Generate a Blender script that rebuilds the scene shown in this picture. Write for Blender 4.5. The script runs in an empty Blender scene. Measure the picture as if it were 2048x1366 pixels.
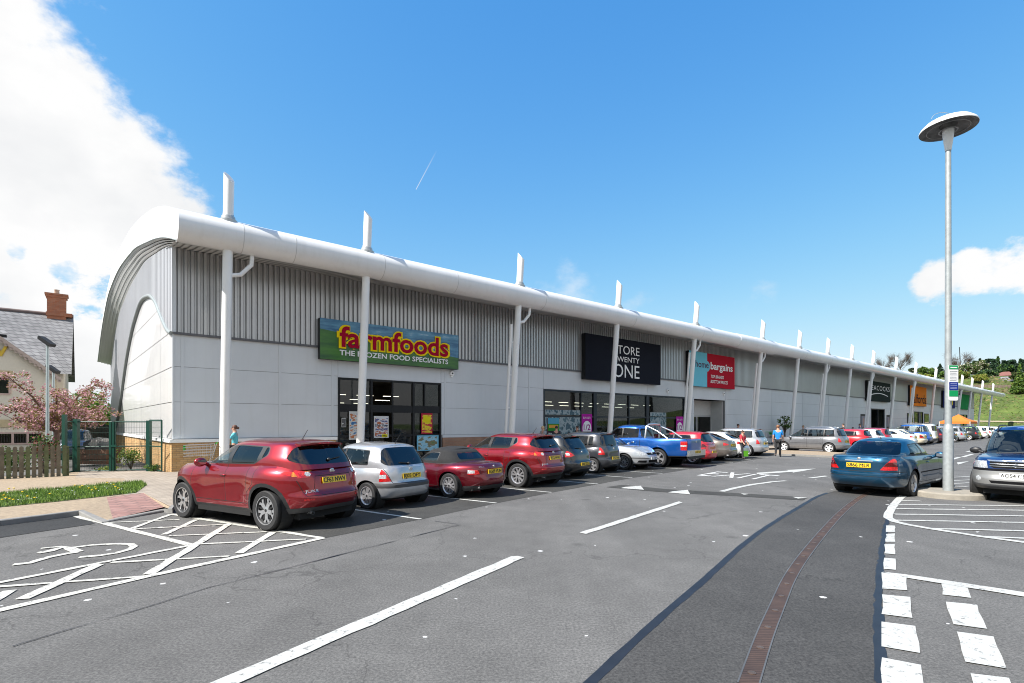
import bpy, bmesh, math, random
from mathutils import Vector, Matrix, noise
from mathutils.bvhtree import BVHTree
R = math.radians
SC = bpy.context.scene
COL = SC.collection
rnd = random.Random(11)
F, HZ, CX, CH = 1030.0, 848.0, 1024.0, 1.82      # focal length in photo pixels, horizon row, centre column, eye height

def gp(x, y, h=0.0):
    "ground point that the photo shows at pixel x, y"
    Y = F * (CH - h) / (y - HZ)
    return Vector(((x - CX) / F * Y, Y, h))

# ---------------------------------------------------------------- materials
MATS = {}
def nt(name):
    m = bpy.data.materials.new(name); m.use_nodes = True
    t = m.node_tree; t.nodes.clear()
    o = t.nodes.new('ShaderNodeOutputMaterial'); MATS[name] = m
    return m, t, o
def N(t, kind, **kw):
    n = t.nodes.new(kind)
    for k, v in kw.items():
        if k in n.inputs: n.inputs[k].default_value = v
        else: setattr(n, k, v)
    return n
def L(t, a, b): t.links.new(a, b)
def rgba(c): return (c[0], c[1], c[2], 1.0)
def ramp(t, fac, stops):
    r = N(t, 'ShaderNodeValToRGB'); e = r.color_ramp.elements
    while len(e) < len(stops): e.new(0.5)
    for el, (p, c) in zip(e, stops):
        el.position = p; el.color = rgba(c) if not isinstance(c, (int, float)) else (c, c, c, 1)
    L(t, fac, r.inputs[0]); return r.outputs[0]
def noise_tex(t, scale, detail=4, rough=0.55, vec=None):
    n = N(t, 'ShaderNodeTexNoise'); n.inputs['Scale'].default_value = scale
    n.inputs['Detail'].default_value = detail; n.inputs['Roughness'].default_value = rough
    if vec is not None: L(t, vec, n.inputs['Vector'])
    return n.outputs['Fac']
def mixc(t, fac, a, b, mode='MIX'):
    m = N(t, 'ShaderNodeMix', data_type='RGBA', blend_type=mode)
    for s, v in ((0, fac), (6, a), (7, b)):
        if hasattr(v, 'is_output'): L(t, v, m.inputs[s])
        else: m.inputs[s].default_value = v if isinstance(v, (int, float)) else rgba(v)
    return m.outputs[2]
def coords(t, kind='Object'):
    return N(t, 'ShaderNodeTexCoord').outputs[kind]
def mat(name, c, rough=0.6, metal=0.0, var=0.12, scale=3.0, bump=0.0, bscale=60.0, coat=0.0, spec=0.5, emit=None):
    if name in MATS: return MATS[name]
    m, t, o = nt(name)
    b = N(t, 'ShaderNodeBsdfPrincipled')
    b.inputs['Roughness'].default_value = rough; b.inputs['Metallic'].default_value = metal
    b.inputs['Coat Weight'].default_value = coat; b.inputs['Coat Roughness'].default_value = 0.03
    b.inputs['Specular IOR Level'].default_value = spec
    co = coords(t)
    if var > 0:
        f = noise_tex(t, scale, 6, 0.6, co)
        col = ramp(t, f, [(0.3, [x * (1 - var) for x in c]), (0.7, [min(1, x * (1 + var)) for x in c])])
        L(t, col, b.inputs['Base Color'])
    else: b.inputs['Base Color'].default_value = rgba(c)
    if bump > 0:
        bp = N(t, 'ShaderNodeBump', Strength=bump, Distance=0.02)
        L(t, noise_tex(t, bscale, 4, 0.6, co), bp.inputs['Height']); L(t, bp.outputs[0], b.inputs['Normal'])
    if emit:
        b.inputs['Emission Color'].default_value = rgba(emit[0]); b.inputs['Emission Strength'].default_value = emit[1]
    L(t, b.outputs[0], o.inputs[0])
    return m
def paint(name, c, metal=0.25, flake=True):
    "car paint outside, dark trim on the inside of the shell"
    if name in MATS: return MATS[name]
    m, t, o = nt(name)
    b = N(t, 'ShaderNodeBsdfPrincipled', Roughness=0.32, Metallic=metal)
    b.inputs['Coat Weight'].default_value = 1.0; b.inputs['Coat Roughness'].default_value = 0.015; b.inputs['Coat IOR'].default_value = 1.6
    co = coords(t)
    n = noise_tex(t, 6.0, 5, 0.6, co)
    dirt = ramp(t, n, [(0.35, [x * 0.9 for x in c]), (0.75, [x * 1.08 for x in c])])
    L(t, dirt, b.inputs['Base Color'])
    d = N(t, 'ShaderNodeBsdfDiffuse'); d.inputs[0].default_value = (0.02, 0.02, 0.021, 1)
    mx = N(t, 'ShaderNodeMixShader'); g = N(t, 'ShaderNodeNewGeometry')
    L(t, g.outputs['Backfacing'], mx.inputs[0]); L(t, b.outputs[0], mx.inputs[1]); L(t, d.outputs[0], mx.inputs[2])
    L(t, mx.outputs[0], o.inputs[0])
    return m
def glass(name, tint, ior=1.5, gcol=(1, 1, 1)):
    if name in MATS: return MATS[name]
    m, t, o = nt(name)
    tr = N(t, 'ShaderNodeBsdfTransparent'); tr.inputs[0].default_value = rgba(tint)
    gl = N(t, 'ShaderNodeBsdfGlossy'); gl.inputs[0].default_value = rgba(gcol); gl.inputs['Roughness'].default_value = 0.015
    lw = N(t, 'ShaderNodeLayerWeight', Blend=.5); f0 = ((ior - 1) / (ior + 1)) ** 2 * 1.6          # thin pane: reflects the same from both sides
    pw = N(t, 'ShaderNodeMath', operation='POWER'); L(t, lw.outputs['Facing'], pw.inputs[0]); pw.inputs[1].default_value = 5
    ma = N(t, 'ShaderNodeMath', operation='MULTIPLY_ADD'); L(t, pw.outputs[0], ma.inputs[0]); ma.inputs[1].default_value = 1 - f0; ma.inputs[2].default_value = f0
    mx = N(t, 'ShaderNodeMixShader')
    L(t, ma.outputs[0], mx.inputs[0]); L(t, tr.outputs[0], mx.inputs[1]); L(t, gl.outputs[0], mx.inputs[2])
    L(t, mx.outputs[0], o.inputs[0])
    return m
def weathered(name, c, rough=.45, metal=0.0, amt=.10, coat=0.0, tone=(.62, .58, .50)):
    "sheet metal with rain streaks and grime"
    m, t, o = nt(name); b = N(t, 'ShaderNodeBsdfPrincipled', Roughness=rough, Metallic=metal); b.inputs['Coat Weight'].default_value = coat
    co = coords(t); mp = N(t, 'ShaderNodeMapping'); mp.inputs['Scale'].default_value = (5.0, 5.0, .28); L(t, co, mp.inputs[0])
    st = noise_tex(t, 1.0, 6, .62, mp.outputs[0]); bl = noise_tex(t, .7, 6, .6, co)
    k = ramp(t, bl, [(.3, [x * .95 for x in c]), (.7, [min(1, x * 1.03) for x in c])])
    k = mixc(t, ramp(t, st, [(.50, 0.0), (.78, amt * 3.2)]), k, [x * y for x, y in zip(c, tone)])
    L(t, k, b.inputs['Base Color']); L(t, b.outputs[0], o.inputs[0]); return m
def lampglass(name, c, ior=1.5):
    if name in MATS: return MATS[name]
    m, t, o = nt(name)
    b = N(t, 'ShaderNodeBsdfPrincipled', Roughness=0.12)
    b.inputs['Coat Weight'].default_value = 1.0
    v = N(t, 'ShaderNodeTexVoronoi'); v.inputs['Scale'].default_value = 38.0
    L(t, coords(t), v.inputs['Vector'])
    L(t, ramp(t, v.outputs['Distance'], [(0.0, [min(1, x * 1.35) for x in c]), (0.6, [x * 0.6 for x in c])]), b.inputs['Base Color'])
    L(t, b.outputs[0], o.inputs[0])
    return m

# ---------------------------------------------------------------- mesh building
class MB:
    def __init__(s, M=None): s.v, s.f, s.mi, s.M = [], [], [], M
    def add(s, vs, fs, mi=0):
        o = len(s.v)
        s.v += [(s.M @ Vector(v)) if s.M else Vector(v) for v in vs]
        s.f += [[i + o for i in f] for f in fs]; s.mi += [mi] * len(fs)
        return s
    def box(s, x0, x1, y0, y1, z0, z1, mi=0, M=None):
        vs = [Vector((x, y, z)) for z in (z0, z1) for y in (y0, y1) for x in (x0, x1)]
        if M: vs = [M @ v for v in vs]
        return s.add(vs, [(0, 2, 3, 1), (4, 5, 7, 6), (0, 1, 5, 4), (2, 6, 7, 3), (0, 4, 6, 2), (1, 3, 7, 5)], mi)
    def quad(s, a, b, c, d, mi=0): return s.add([a, b, c, d], [(0, 1, 2, 3)], mi)
    def poly(s, pts, mi=0): return s.add(pts, [list(range(len(pts)))], mi)
    def prism(s, pts, off, mi=0):
        n = len(pts); off = Vector(off); a = [Vector(p) for p in pts]
        fs = [list(range(n))[::-1], list(range(n, 2 * n))]
        fs += [(i, (i + 1) % n, n + (i + 1) % n, n + i) for i in range(n)]
        return s.add(a + [p + off for p in a], fs, mi)
    def tube(s, pts, r, n=8, mi=0, caps=True):
        pts = [Vector(p) for p in pts]; k = len(pts)
        rs = r if isinstance(r, (list, tuple)) else [r] * k
        vs = []; prev = None
        for i, p in enumerate(pts):
            d = (pts[min(i + 1, k - 1)] - pts[max(i - 1, 0)]).normalized()
            if prev is None:
                a = Vector((0, 0, 1)) if abs(d.z) < 0.9 else Vector((1, 0, 0))
                u = d.cross(a).normalized()
            else: u = (prev - d * prev.dot(d)).normalized()
            prev = u; w = d.cross(u)
            for j in range(n):
                q = 2 * math.pi * j / n
                vs.append(p + (u * math.cos(q) + w * math.sin(q)) * rs[i])
        fs = [(i * n + j, i * n + (j + 1) % n, (i + 1) * n + (j + 1) % n, (i + 1) * n + j) for i in range(k - 1) for j in range(n)]
        if caps: fs += [list(range(n))[::-1], [(k - 1) * n + j for j in range(n)]]
        return s.add(vs, fs, mi)
    def lathe(s, prof, n=24, mi=0, M=None, caps=True):
        vs = []
        for r, z in prof:
            for j in range(n):
                q = 2 * math.pi * j / n
                p = Vector((r * math.cos(q), r * math.sin(q), z)); vs.append(M @ p if M else p)
        k = len(prof)
        fs = [(i * n + j, i * n + (j + 1) % n, (i + 1) * n + (j + 1) % n, (i + 1) * n + j) for i in range(k - 1) for j in range(n)]
        if caps: fs += [list(range(n))[::-1], [(k - 1) * n + j for j in range(n)]]
        return s.add(vs, fs, mi)
    def ell(s, c, r, n=10, m=7, mi=0, M=None):
        c = Vector(c); vs = []; 
        for i in range(m + 1):
            a = math.pi * i / m
            for j in range(n):
                q = 2 * math.pi * j / n
                p = Vector((r[0] * math.sin(a) * math.cos(q), r[1] * math.sin(a) * math.sin(q), -r[2] * math.cos(a)))
                vs.append((M @ p if M else p) + c)
        fs = [(i * n + j, i * n + (j + 1) % n, (i + 1) * n + (j + 1) % n, (i + 1) * n + j) for i in range(m) for j in range(n)]
        return s.add(vs, fs, mi)
    def build(s, name, mats, parent=None, smooth=35, label=None):
        me = bpy.data.meshes.new(name)
        me.from_pydata([tuple(v) for v in s.v], [], s.f)
        for m in (mats if isinstance(mats, (list, tuple)) else [mats]): me.materials.append(m)
        if any(s.mi): me.polygons.foreach_set('material_index', s.mi)
        if smooth:
            me.polygons.foreach_set('use_smooth', [True] * len(me.polygons))
            me.set_sharp_from_angle(angle=R(smooth))
        me.update()
        o = bpy.data.objects.new(name, me); COL.objects.link(o)
        if parent: o.parent = parent
        if label: o['label'] = label
        return o

def tag(o, label=None, cat=None, group=None, kind=None):
    for k, v in (('label', label), ('category', cat), ('group', group), ('kind', kind)):
        if v: o[k] = v
    return o
def thing(name, label, cat, loc=(0, 0, 0), rz=0.0, group=None, M=None):
    o = bpy.data.objects.new(name, None); o.empty_display_size = 0.3; COL.objects.link(o)
    if M: o.matrix_world = M
    else: o.location = loc; o.rotation_euler = (0, 0, rz)
    return tag(o, label, cat, group)
def dup(o, parent=None):
    c = o.copy(); COL.objects.link(c)
    if parent is not None: c.parent = parent
    for ch in list(o.children): dup(ch, c)
    return c
def text_geo(s, size=1.0, offset=0.0, extrude=0.0, bold=0, space=1.0, width=None, res=3):
    "a piece of writing as polygons in its own x-y plane, centred, cap height = size"
    cu = bpy.data.curves.new('writing', 'FONT'); cu.body = s; cu.align_x = 'CENTER'
    cu.size = 1.0; cu.offset = offset; cu.resolution_u = res; cu.space_character = space; cu.space_line = 1.0
    ob = bpy.data.objects.new('writing', cu); COL.objects.link(ob)
    dg = bpy.context.evaluated_depsgraph_get(); ev = ob.evaluated_get(dg)
    me = ev.to_mesh()
    vs = [v.co.copy() for v in me.vertices]; fs = [list(p.vertices) for p in me.polygons]
    ev.to_mesh_clear(); bpy.data.objects.remove(ob); bpy.data.curves.remove(cu)
    k = size / 0.70
    xs = [v.x for v in vs]; cxm = (min(xs) + max(xs)) / 2
    kx = k if width is None else width / (max(xs) - min(xs))
    return [Vector(((v.x - cxm) * kx, v.y * k, 0)) for v in vs], fs
# ---------------------------------------------------------------- vehicles
def cur(tab, t):
    "smooth curve through a table of (position, value)"
    if t <= tab[0][0]: return tab[0][1]
    if t >= tab[-1][0]: return tab[-1][1]
    for i in range(len(tab) - 1):
        a, b = tab[i], tab[i + 1]
        if a[0] <= t <= b[0]:
            h = b[0] - a[0]; d = (b[1] - a[1]) / h
            def sl(j):
                if j <= 0 or j >= len(tab) - 1: return (tab[min(j + 1, len(tab) - 1)][1] - tab[max(j - 1, 0)][1]) / (tab[min(j + 1, len(tab) - 1)][0] - tab[max(j - 1, 0)][0])
                p = (tab[j][1] - tab[j - 1][1]) / (tab[j][0] - tab[j - 1][0]); q = (tab[j + 1][1] - tab[j][1]) / (tab[j + 1][0] - tab[j][0])
                return 0.0 if p * q <= 0 else 2 * p * q / (p + q)
            m0, m1 = sl(i), sl(i + 1); u = (t - a[0]) / h
            return (2*u**3-3*u**2+1)*a[1] + (u**3-2*u**2+u)*h*m0 + (-2*u**3+3*u**2)*b[1] + (u**3-u**2)*h*m1
def shell(s, q=1.0):
    "half of a rounded body (y >= 0); s: xr xf W nr nf rear front wid zb top crown plan flares"
    phis = []
    for a, b, n in ((0, 38, 9), (38, 52, 7), (52, 128, int(46 * q)), (128, 142, 7), (142, 180, 9)):
        phis += [a + (b - a) * i / n for i in range(n)]
    phis.append(180)
    nv = int(20 * q); vs = [i / nv for i in range(nv + 1)]; nc = 7
    bm = bmesh.new(); G = []
    for ph in phis:
        c, sn = math.cos(R(ph)), math.sin(R(ph)); n = s['nr'] if ph < 90 else s['nf']
        r = (abs(c) ** n + abs(sn) ** n) ** (-1 / n); X, Yy = -r * c, r * sn
        if ph in (0, 180): Yy = 0
        def xat(v):
            xr = s['xr'] + cur(s['rear'], v); xf = s['xf'] - cur(s['front'], v)
            return (xr + xf) / 2 + (xf - xr) / 2 * X
        x0, x1 = xat(0), xat(1); z0 = cur(s['zb'], x0); z1 = cur(s['top'], x1)
        col = []
        for v in vs:
            x = xat(v); y = s['W'] * cur(s['wid'], v) * cur(s['plan'], x) * Yy; z = z0 + (z1 - z0) * v
            for fx, fz, fr, am in s.get('flares', ()):
                dd = ((x - fx) / fr) ** 2 + ((z - fz) / fr) ** 2
                y += am * math.exp(-dd * dd) * (Yy ** 3)
            col.append(bm.verts.new((x, y, z)))
        ye = col[-1].co.y; xe = col[-1].co.x; ze = col[-1].co.z
        for k in range(1, nc + 1):
            y = ye * (1 - k / nc)
            u = 1 - (y / ye) ** 2 if ye > 1e-5 else 0
            col.append(bm.verts.new((xe, y, ze + s['crown'] * u * min(1, ye / s['W'] * 1.3))))
        G.append(col)
    for a, b in zip(G, G[1:]):
        for j in range(len(a) - 1):
            f = [b[j], a[j], a[j + 1], b[j + 1]]
            bm.faces.new(f)
    bmesh.ops.remove_doubles(bm, verts=bm.verts, dist=1e-4)
    bm.normal_update()
    if sum(f.normal.y for f in bm.faces) < 0: bmesh.ops.reverse_faces(bm, faces=bm.faces)
    for f in bm.faces: f.smooth = True
    return bm
def rpoly(pts, r=0.03, k=3):
    "convex outline with rounded corners"
    n = len(pts); out = []
    P = [Vector(p) for p in pts]
    for i in range(n):
        a, b, c = P[i - 1], P[i], P[(i + 1) % n]
        u, w = (a - b), (c - b); d = min(r, u.length * 0.45, w.length * 0.45)
        p, q = b + u.normalized() * d, b + w.normalized() * d
        for j in range(k + 1):
            t = j / k; out.append((1 - t) ** 2 * p + 2 * t * (1 - t) * b + t * t * q)
    return out
def cut(bm, pts, ax, filt):
    if ax == 0: pts = [(-.5 if abs(p[0]) < 1e-6 else p[0], p[1]) for p in pts]
    "cut a convex outline into the shell; ax: 0 seen from the rear/front (y,z), 1 from the side (x,z), 2 from above (x,y)"
    P = [Vector(p) for p in pts]
    area = sum(P[i].x * P[(i + 1) % len(P)].y - P[(i + 1) % len(P)].x * P[i].y for i in range(len(P)))
    if area < 0: P = P[::-1]
    lift = {0: lambda p: Vector((0, p.x, p.y)), 1: lambda p: Vector((p.x, 0, p.y)), 2: lambda p: Vector((p.x, p.y, 0))}[ax]
    proj = {0: lambda v: Vector((v.y, v.z)), 1: lambda v: Vector((v.x, v.z)), 2: lambda v: Vector((v.x, v.y))}[ax]
    lo = Vector((min(p.x for p in P), min(p.y for p in P))); hi = Vector((max(p.x for p in P), max(p.y for p in P)))
    faces = []
    for f in bm.faces:
        if not filt(f): continue
        q = [proj(v.co) for v in f.verts]
        if max(a.x for a in q) < lo.x or min(a.x for a in q) > hi.x or max(a.y for a in q) < lo.y or min(a.y for a in q) > hi.y: continue
        faces.append(f)
    for i in range(len(P)):
        a, b = P[i], P[(i + 1) % len(P)]; d = b - a
        if d.length < 1e-6: continue
        n = lift(Vector((d.y, -d.x)).normalized())
        es = {e for f in faces for e in f.edges}; ves = {v for f in faces for v in f.verts}
        res = bmesh.ops.bisect_plane(bm, geom=list(ves) + list(es) + faces, dist=1e-5, plane_co=lift(a), plane_no=n)
        faces = [f for f in res['geom'] if isinstance(f, bmesh.types.BMFace) and f.is_valid]
        faces = [f for f in faces if (f.calc_center_median() - lift(a)).dot(n) < 1e-7]
    return faces
def wide(P): return [(-.5 if abs(p[0]) < 1e-6 else p[0], p[1]) for p in P]
SIDE = lambda f: f.normal.y > 0.3
def grab(bm, faces):
    "lift faces out of the shell: returns verts, faces and deletes them there"
    idx = {}; vs = []; fs = []; ns = []
    for f in faces:
        r = []
        for v in f.verts:
            if v not in idx: idx[v] = len(vs); vs.append(v.co.copy()); ns.append(v.normal.copy())
            r.append(idx[v])
        fs.append(r)
    bmesh.ops.delete(bm, geom=faces, context='FACES')
    return vs, ns, fs
def part_mesh(name, geo, mats, root, pair=True, off=0.0, label=None, mis=None, thick=0.0):
    vs, ns, fs = geo
    if not fs: return []
    vs = [v + n * off for v, n in zip(vs, ns)]
    out = []
    mi = mis or [0] * len(fs)
    mv = [Vector((v.x, -v.y, v.z)) for v in vs]; mf = [f[::-1] for f in fs]
    if pair:
        for v_, f_ in ((vs, fs), (mv, mf)):
            b = MB(); b.add(v_, f_); b.mi = list(mi); out.append(b.build(name, mats, root, 40, label))
    else:
        b = MB(); b.add(vs, fs); b.add(mv, mf); b.mi = list(mi) * 2
        o = b.build(name, mats, root, 0, label)
        bm = bmesh.new(); bm.from_mesh(o.data)
        bmesh.ops.remove_doubles(bm, verts=[v for v in bm.verts if abs(v.co.y) < 2e-3], dist=2e-3)
        bm.to_mesh(o.data); bm.free()
        o.data.polygons.foreach_set('use_smooth', [True] * len(o.data.polygons)); o.data.set_sharp_from_angle(angle=R(42)); out.append(o)
    return out
WHEELS = {}
def wheel_data(kind, r, w):
    key = (kind, r, w)
    if key in WHEELS: return WHEELS[key]
    ty = MB(); M = Matrix.Rotation(R(90), 4, 'X')
    ri = r * (0.70 if kind != 'steel' else 0.66)
    ty.lathe([(ri, -w * .42), (ri + .012, -w * .48), (r * .93, -w * .5), (r * .985, -w * .43), (r, -w * .3), (r, w * .3), (r * .985, w * .43), (r * .93, w * .5), (ri + .012, w * .48), (ri, w * .42), (ri, -w * .42)], 40, 0, M, caps=False)
    rm = MB()
    fl = w * .40                                     # outer face; the outside of the wheel is at -y here
    out = Matrix.Rotation(R(90), 4, 'X')             # lathe z axis -> -y
    rm.lathe([(ri, -fl), (ri, fl + .012), (ri - .012, fl + .014), (ri - .028, fl - .004), (ri - .036, fl - .05), (ri - .05, -fl)], 40, 1 if kind == 'turbine' else 0, out, caps=False)
    if kind == 'turbine': rm.lathe([(ri + .001, fl), (ri + .001, fl + .016), (ri - .012, fl + .016), (ri - .014, fl)], 40, 0, out, caps=False); rm.lathe([(ri - .029, fl - .006), (ri - .045, fl - .012), (ri - .047, fl - .08)], 40, 1, out, caps=False)
    rm.lathe([(0.001, fl - .075), (ri - .03, fl - .085)], 24, 1, out, caps=False)
    rm.lathe([(0.001, fl - .004), (.035, fl - .005), (.062, fl - .014), (.075, fl - .05), (.075, fl - .08)], 20, 0, out, caps=False)
    rm.lathe([(0.001, fl + .001), (.026, fl + .0005), (.028, fl - .01)], 16, 1, out, caps=False)
    def spoke(a, w0, w1, dish=.02, mi=0, r0=.05, r1=None, tw=0.0):
        r1 = r1 or ri - .014
        q = Matrix.Rotation(a, 4, 'Y')
        y0, y1 = -(fl - .012), -(fl - dish * .3)
        vs = [(-w0, y0, r0), (w0, y0, r0), (tw + w1, y1, r1), (tw - w1, y1, r1), (-w0, y0 + .05, r0), (w0, y0 + .05, r0), (tw + w1, y1 + .05, r1), (tw - w1, y1 + .05, r1)]
        rm.add([q @ Vector(v) for v in vs], [(0, 1, 2, 3), (1, 5, 6, 2), (0, 3, 7, 4), (4, 7, 6, 5)], mi)
    n = {'split5': 5, 'turbine': 5, 'five': 5, 'multi': 11, 'steel': 7, 'star': 5, 'eight': 8, 'cross': 6}[kind]
    for i in range(n):
        a = 2 * math.pi * i / n
        if kind == 'split5':
            spoke(a - .10, .020, .026, tw=-.042); spoke(a + .10, .020, .026, tw=.042)
        elif kind == 'turbine':
            spoke(a, .034, .042, r1=ri * .58); spoke(a - .02, .019, .034, r0=ri * .50, tw=-.074); spoke(a + .02, .019, .034, r0=ri * .50, tw=.074)
            spoke(a + math.pi / 5, .02, .012, mi=1, dish=.05)
        elif kind == 'five': spoke(a, .034, .044)
        elif kind == 'star': spoke(a, .045, .03)
        elif kind == 'multi': spoke(a, .011, .011); 
        elif kind == 'eight': spoke(a, .026, .03)
        elif kind == 'steel': spoke(a, .045, .055, dish=.0)
        elif kind == 'cross': spoke(a, .024, .05, tw=.03); spoke(a, .024, .02, tw=-.045)
    t = ty.build('tyre', mat('tyre rubber', (.018, .018, .019), .75, var=.25, scale=9, bump=.15, bscale=45), None, 30)
    alloy = {'turbine': mat('machined wheel alloy', (.62, .63, .65), .28, .85, .05), 'steel': mat('wheel trim silver', (.5, .5, .51), .4, .5, .06),
             'star': mat('white wheel lacquer', (.75, .76, .78), .3, .2, .04)}.get(kind, mat('silver wheel alloy', (.55, .55, .57), .3, .75, .06))
    g = rm.build('rim', [alloy, mat('wheel shadow black', (.012, .012, .013), .5, var=.1)], None, 35)
    WHEELS[key] = (t.data, g.data); bpy.data.objects.remove(t); bpy.data.objects.remove(g)
    return WHEELS[key]

def plate_part(root, x, z, s, rear=True, tilt=0.0, width=.50, front=False):
    "number plate: yellow behind, white in front, black characters"
    fwd = 1 if front else -1
    M = Matrix.Translation((x, 0, z)) @ Matrix.Rotation(R(tilt) * -fwd, 4, 'Y')
    yel = mat('rear plate yellow', (.78, .50, .02), .35, var=.03) if not front else mat('front plate white', (.78, .78, .76), .35, var=.03)
    b = MB(M); h = .108 if width > .4 else .14
    b.box(-.006, .006, -width / 2, width / 2, -h / 2, h / 2)
    p = b.build('number_plate', yel, root, 0)
    if s:
        vs, fs = text_geo(s, .083, offset=.0, width=min(width * .92, .083 * .80 * len(s)))
        t = MB(M)
        for k_, (dx, dz) in enumerate(((0, 0), (.0035, 0), (-.0035, 0), (0, .003))): t.add([(fwd * (.0078 + .0002 * k_), fwd * (v.x + dx), v.y - .0415 + dz) for v in vs], fs)
        t.build('plate_lettering', mat('plate black', (.01, .01, .01), .5, var=0), p, 0)
    return p

def build_car(name, label, cat, sp, pos, heading, group=None, q=1.0):
    "pos: ground point under the middle of the rear axle; heading: unit direction the car faces"
    P = paint('paint ' + sp['paint'][0], sp['paint'][1], sp['paint'][2] if len(sp['paint']) > 2 else .25)
    BL = mat('car trim black', (.016, .016, .017), .45, var=.15, scale=12)
    SM = mat('panel gap shadow', (.006, .006, .006), .8, var=0)
    IN = mat('cabin cloth', (.035, .035, .038), .85, var=.2, scale=12)
    TOP = P if not sp.get('soft') else mat('black canvas hood', (.014, .014, .015), .9, var=.25, scale=14, bump=.25, bscale=150)
    root = thing(name, label, cat, pos, math.atan2(heading[1], heading[0]), group)
    lo, hi = shell(sp['lo'], q), shell(sp['hi'], q)
    wb, r, W = sp['wb'], sp['r'], sp['lo']['W']
    ra = sp.get('ra', r + .045)
    bv, bh = BVHTree.FromBMesh(lo), BVHTree.FromBMesh(hi)
    # wheel openings and cladding round them
    for xw in (0, wb):
        circ = lambda rr, n=26: [(xw + rr * math.cos(2 * math.pi * i / n), r * 1.02 + rr * math.sin(2 * math.pi * i / n)) for i in range(n)]
        if sp.get('clad'):
            for f in cut(lo, circ(ra + sp['clad']), 1, SIDE): f.material_index = 1
        bmesh.ops.delete(lo, geom=cut(lo, circ(ra), 1, lambda f: f.normal.y > -.3 and f.calc_center_median().y > W * .45), context='FACES')
    zs = sp.get('sill', 0)
    if zs:
        for f in cut(lo, [(-3, -1), (7, -1), (7, zs), (-3, zs)], 1, lambda f: True): f.material_index = 1
    for ax, poly, wh, side in sp.get('black', ()):
        b_ = hi if wh == 'hi' else lo
        for f in cut(b_, poly, ax, side): f.material_index = 1
    # deck under the cabin becomes trim
    h = sp['hi']
    for f in lo.faces:
        c = f.calc_center_median()
        if f.normal.z > .75 and h['xr'] + .12 < c.x < h['xf'] - .12 and abs(c.y) < W * .85: f.material_index = 3
    # side glass
    gl = glass('car glass %.2f' % sp.get('tint', (.5,))[0], sp.get('tint', (.60, .66, .66)), 1.5)
    gd = glass('dark car glass', (.05, .06, .065), 1.6) if sp.get('privacy') else gl
    if sp.get('dlo'):
        for f in cut(hi, rpoly(sp['dlo'], .05), 1, lambda f: f.normal.y > .25): f.material_index = 1
    wins = []
    for k, w in enumerate(sp.get('side', ())):
        fs = cut(hi, rpoly(w, .035), 1, lambda f: f.normal.y > .25)
        wins.append(('side_window', grab(hi, fs), gd if (sp.get('privacy') and k > 0) else gl, True))
    if sp.get('screen'):
        fs = cut(hi, rpoly(wide(sp['screen']), .05), 0, lambda f: f.normal.x > .12); wins.append(('windscreen', grab(hi, fs), glass('windscreen glass', (.66, .72, .71), 1.5), False))
    if sp.get('back'):
        fs = cut(hi, rpoly(wide(sp['back']), sp.get('backr', .07)), 0, lambda f: f.normal.x < -.12); wins.append(('rear_window', grab(hi, fs), glass('dark car glass', (.05, .06, .065), 1.6), False))
    # lamps, grilles and the like
    lamps = []
    lim = sp.get('lampx', (.32, .40))
    for nm, ax, poly, col, pair, side in sorted(sp.get('cuts', ()), key=lambda c: 0 if c[0] in ('reversing_lamp', 'lamp_band', 'lamp_lens', 'grille_trim', 'fog_lamp', 'lower_intake') else 1):
        fs = cut(lo, poly, ax, side)
        if side in (REARC, FRONTC) and col != 'lower':
            k = 1.9 if col == 'pale' else 1.12 if 'indicator' in nm else 1
            xl = sp['lo']['xr'] + lim[0] * k if side is REARC else sp['lo']['xf'] - lim[1] * k
            sg = 1 if side is REARC else -1
            res = bmesh.ops.bisect_plane(lo, geom=list({v for f in fs for v in f.verts}) + list({e for f in fs for e in f.edges}) + fs, dist=1e-5, plane_co=(xl, 0, 0), plane_no=(sg, 0, 0))
            fs = [f for f in res['geom'] if isinstance(f, bmesh.types.BMFace) and f.is_valid and (f.calc_center_median().x - xl) * sg < 0]
        lamps.append((nm, grab(lo, fs), col, pair))
    # shut lines
    gapw = .0055
    for poly in sp.get('seams', ()):
        for f in cut(lo, poly, 1, SIDE):
            if f.material_index == 0: f.material_index = 2
    for poly in sp.get('rseams', ()):
        for f in cut(lo, poly, 0, lambda f: f.normal.x < -.25):
            if f.material_index == 0: f.material_index = 2
    for poly in sp.get('fseams', ()):
        for f in cut(lo, poly, 2, lambda f: f.normal.z > .5 and f.calc_center_median().x > wb * .6):
            if f.material_index == 0: f.material_index = 2
    for poly in sp.get('hiseams', ()):
        for f in cut(hi, poly, 1, lambda f: f.normal.y > .2):
            if f.material_index == 0: f.material_index = 2
    def sx(y, z, d=1, top=False):
        t = (bh if top else bv)
        hit = t.ray_cast(Vector((-8 * d, max(abs(y), .002), z)), Vector((d, 0, 0)))
        return hit[0].x if hit[0] else (sp['lo']['xr'] if d > 0 else sp['lo']['xf'])
    def sy(x, z, top=False):
        t = (bh if top else bv); hit = t.ray_cast(Vector((x, 5, z)), Vector((0, -1, 0)))
        return hit[0].y if hit[0] else W
    def sz(x, y, top=True):
        t = (bh if top else bv); hit = t.ray_cast(Vector((x, max(abs(y), .002), 5)), Vector((0, 0, -1)))
        return hit[0].z if hit[0] else 1.4
    # body: both shells in one mesh
    vs, fs, mi, n0 = [], [], [], 0
    for bm, isTop in ((lo, 0), (hi, 1)):
        bm.verts.index_update(); o = len(vs)
        ids = {v: i + o for i, v in enumerate(bm.verts)}
        vs += [v.co.copy() for v in bm.verts]
        for f in bm.faces:
            fs.append([ids[v] for v in f.verts]); mi.append(4 if (isTop and f.material_index == 0) else f.material_index)
    zero = [Vector((0, 0, 0))] * len(vs)
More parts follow.
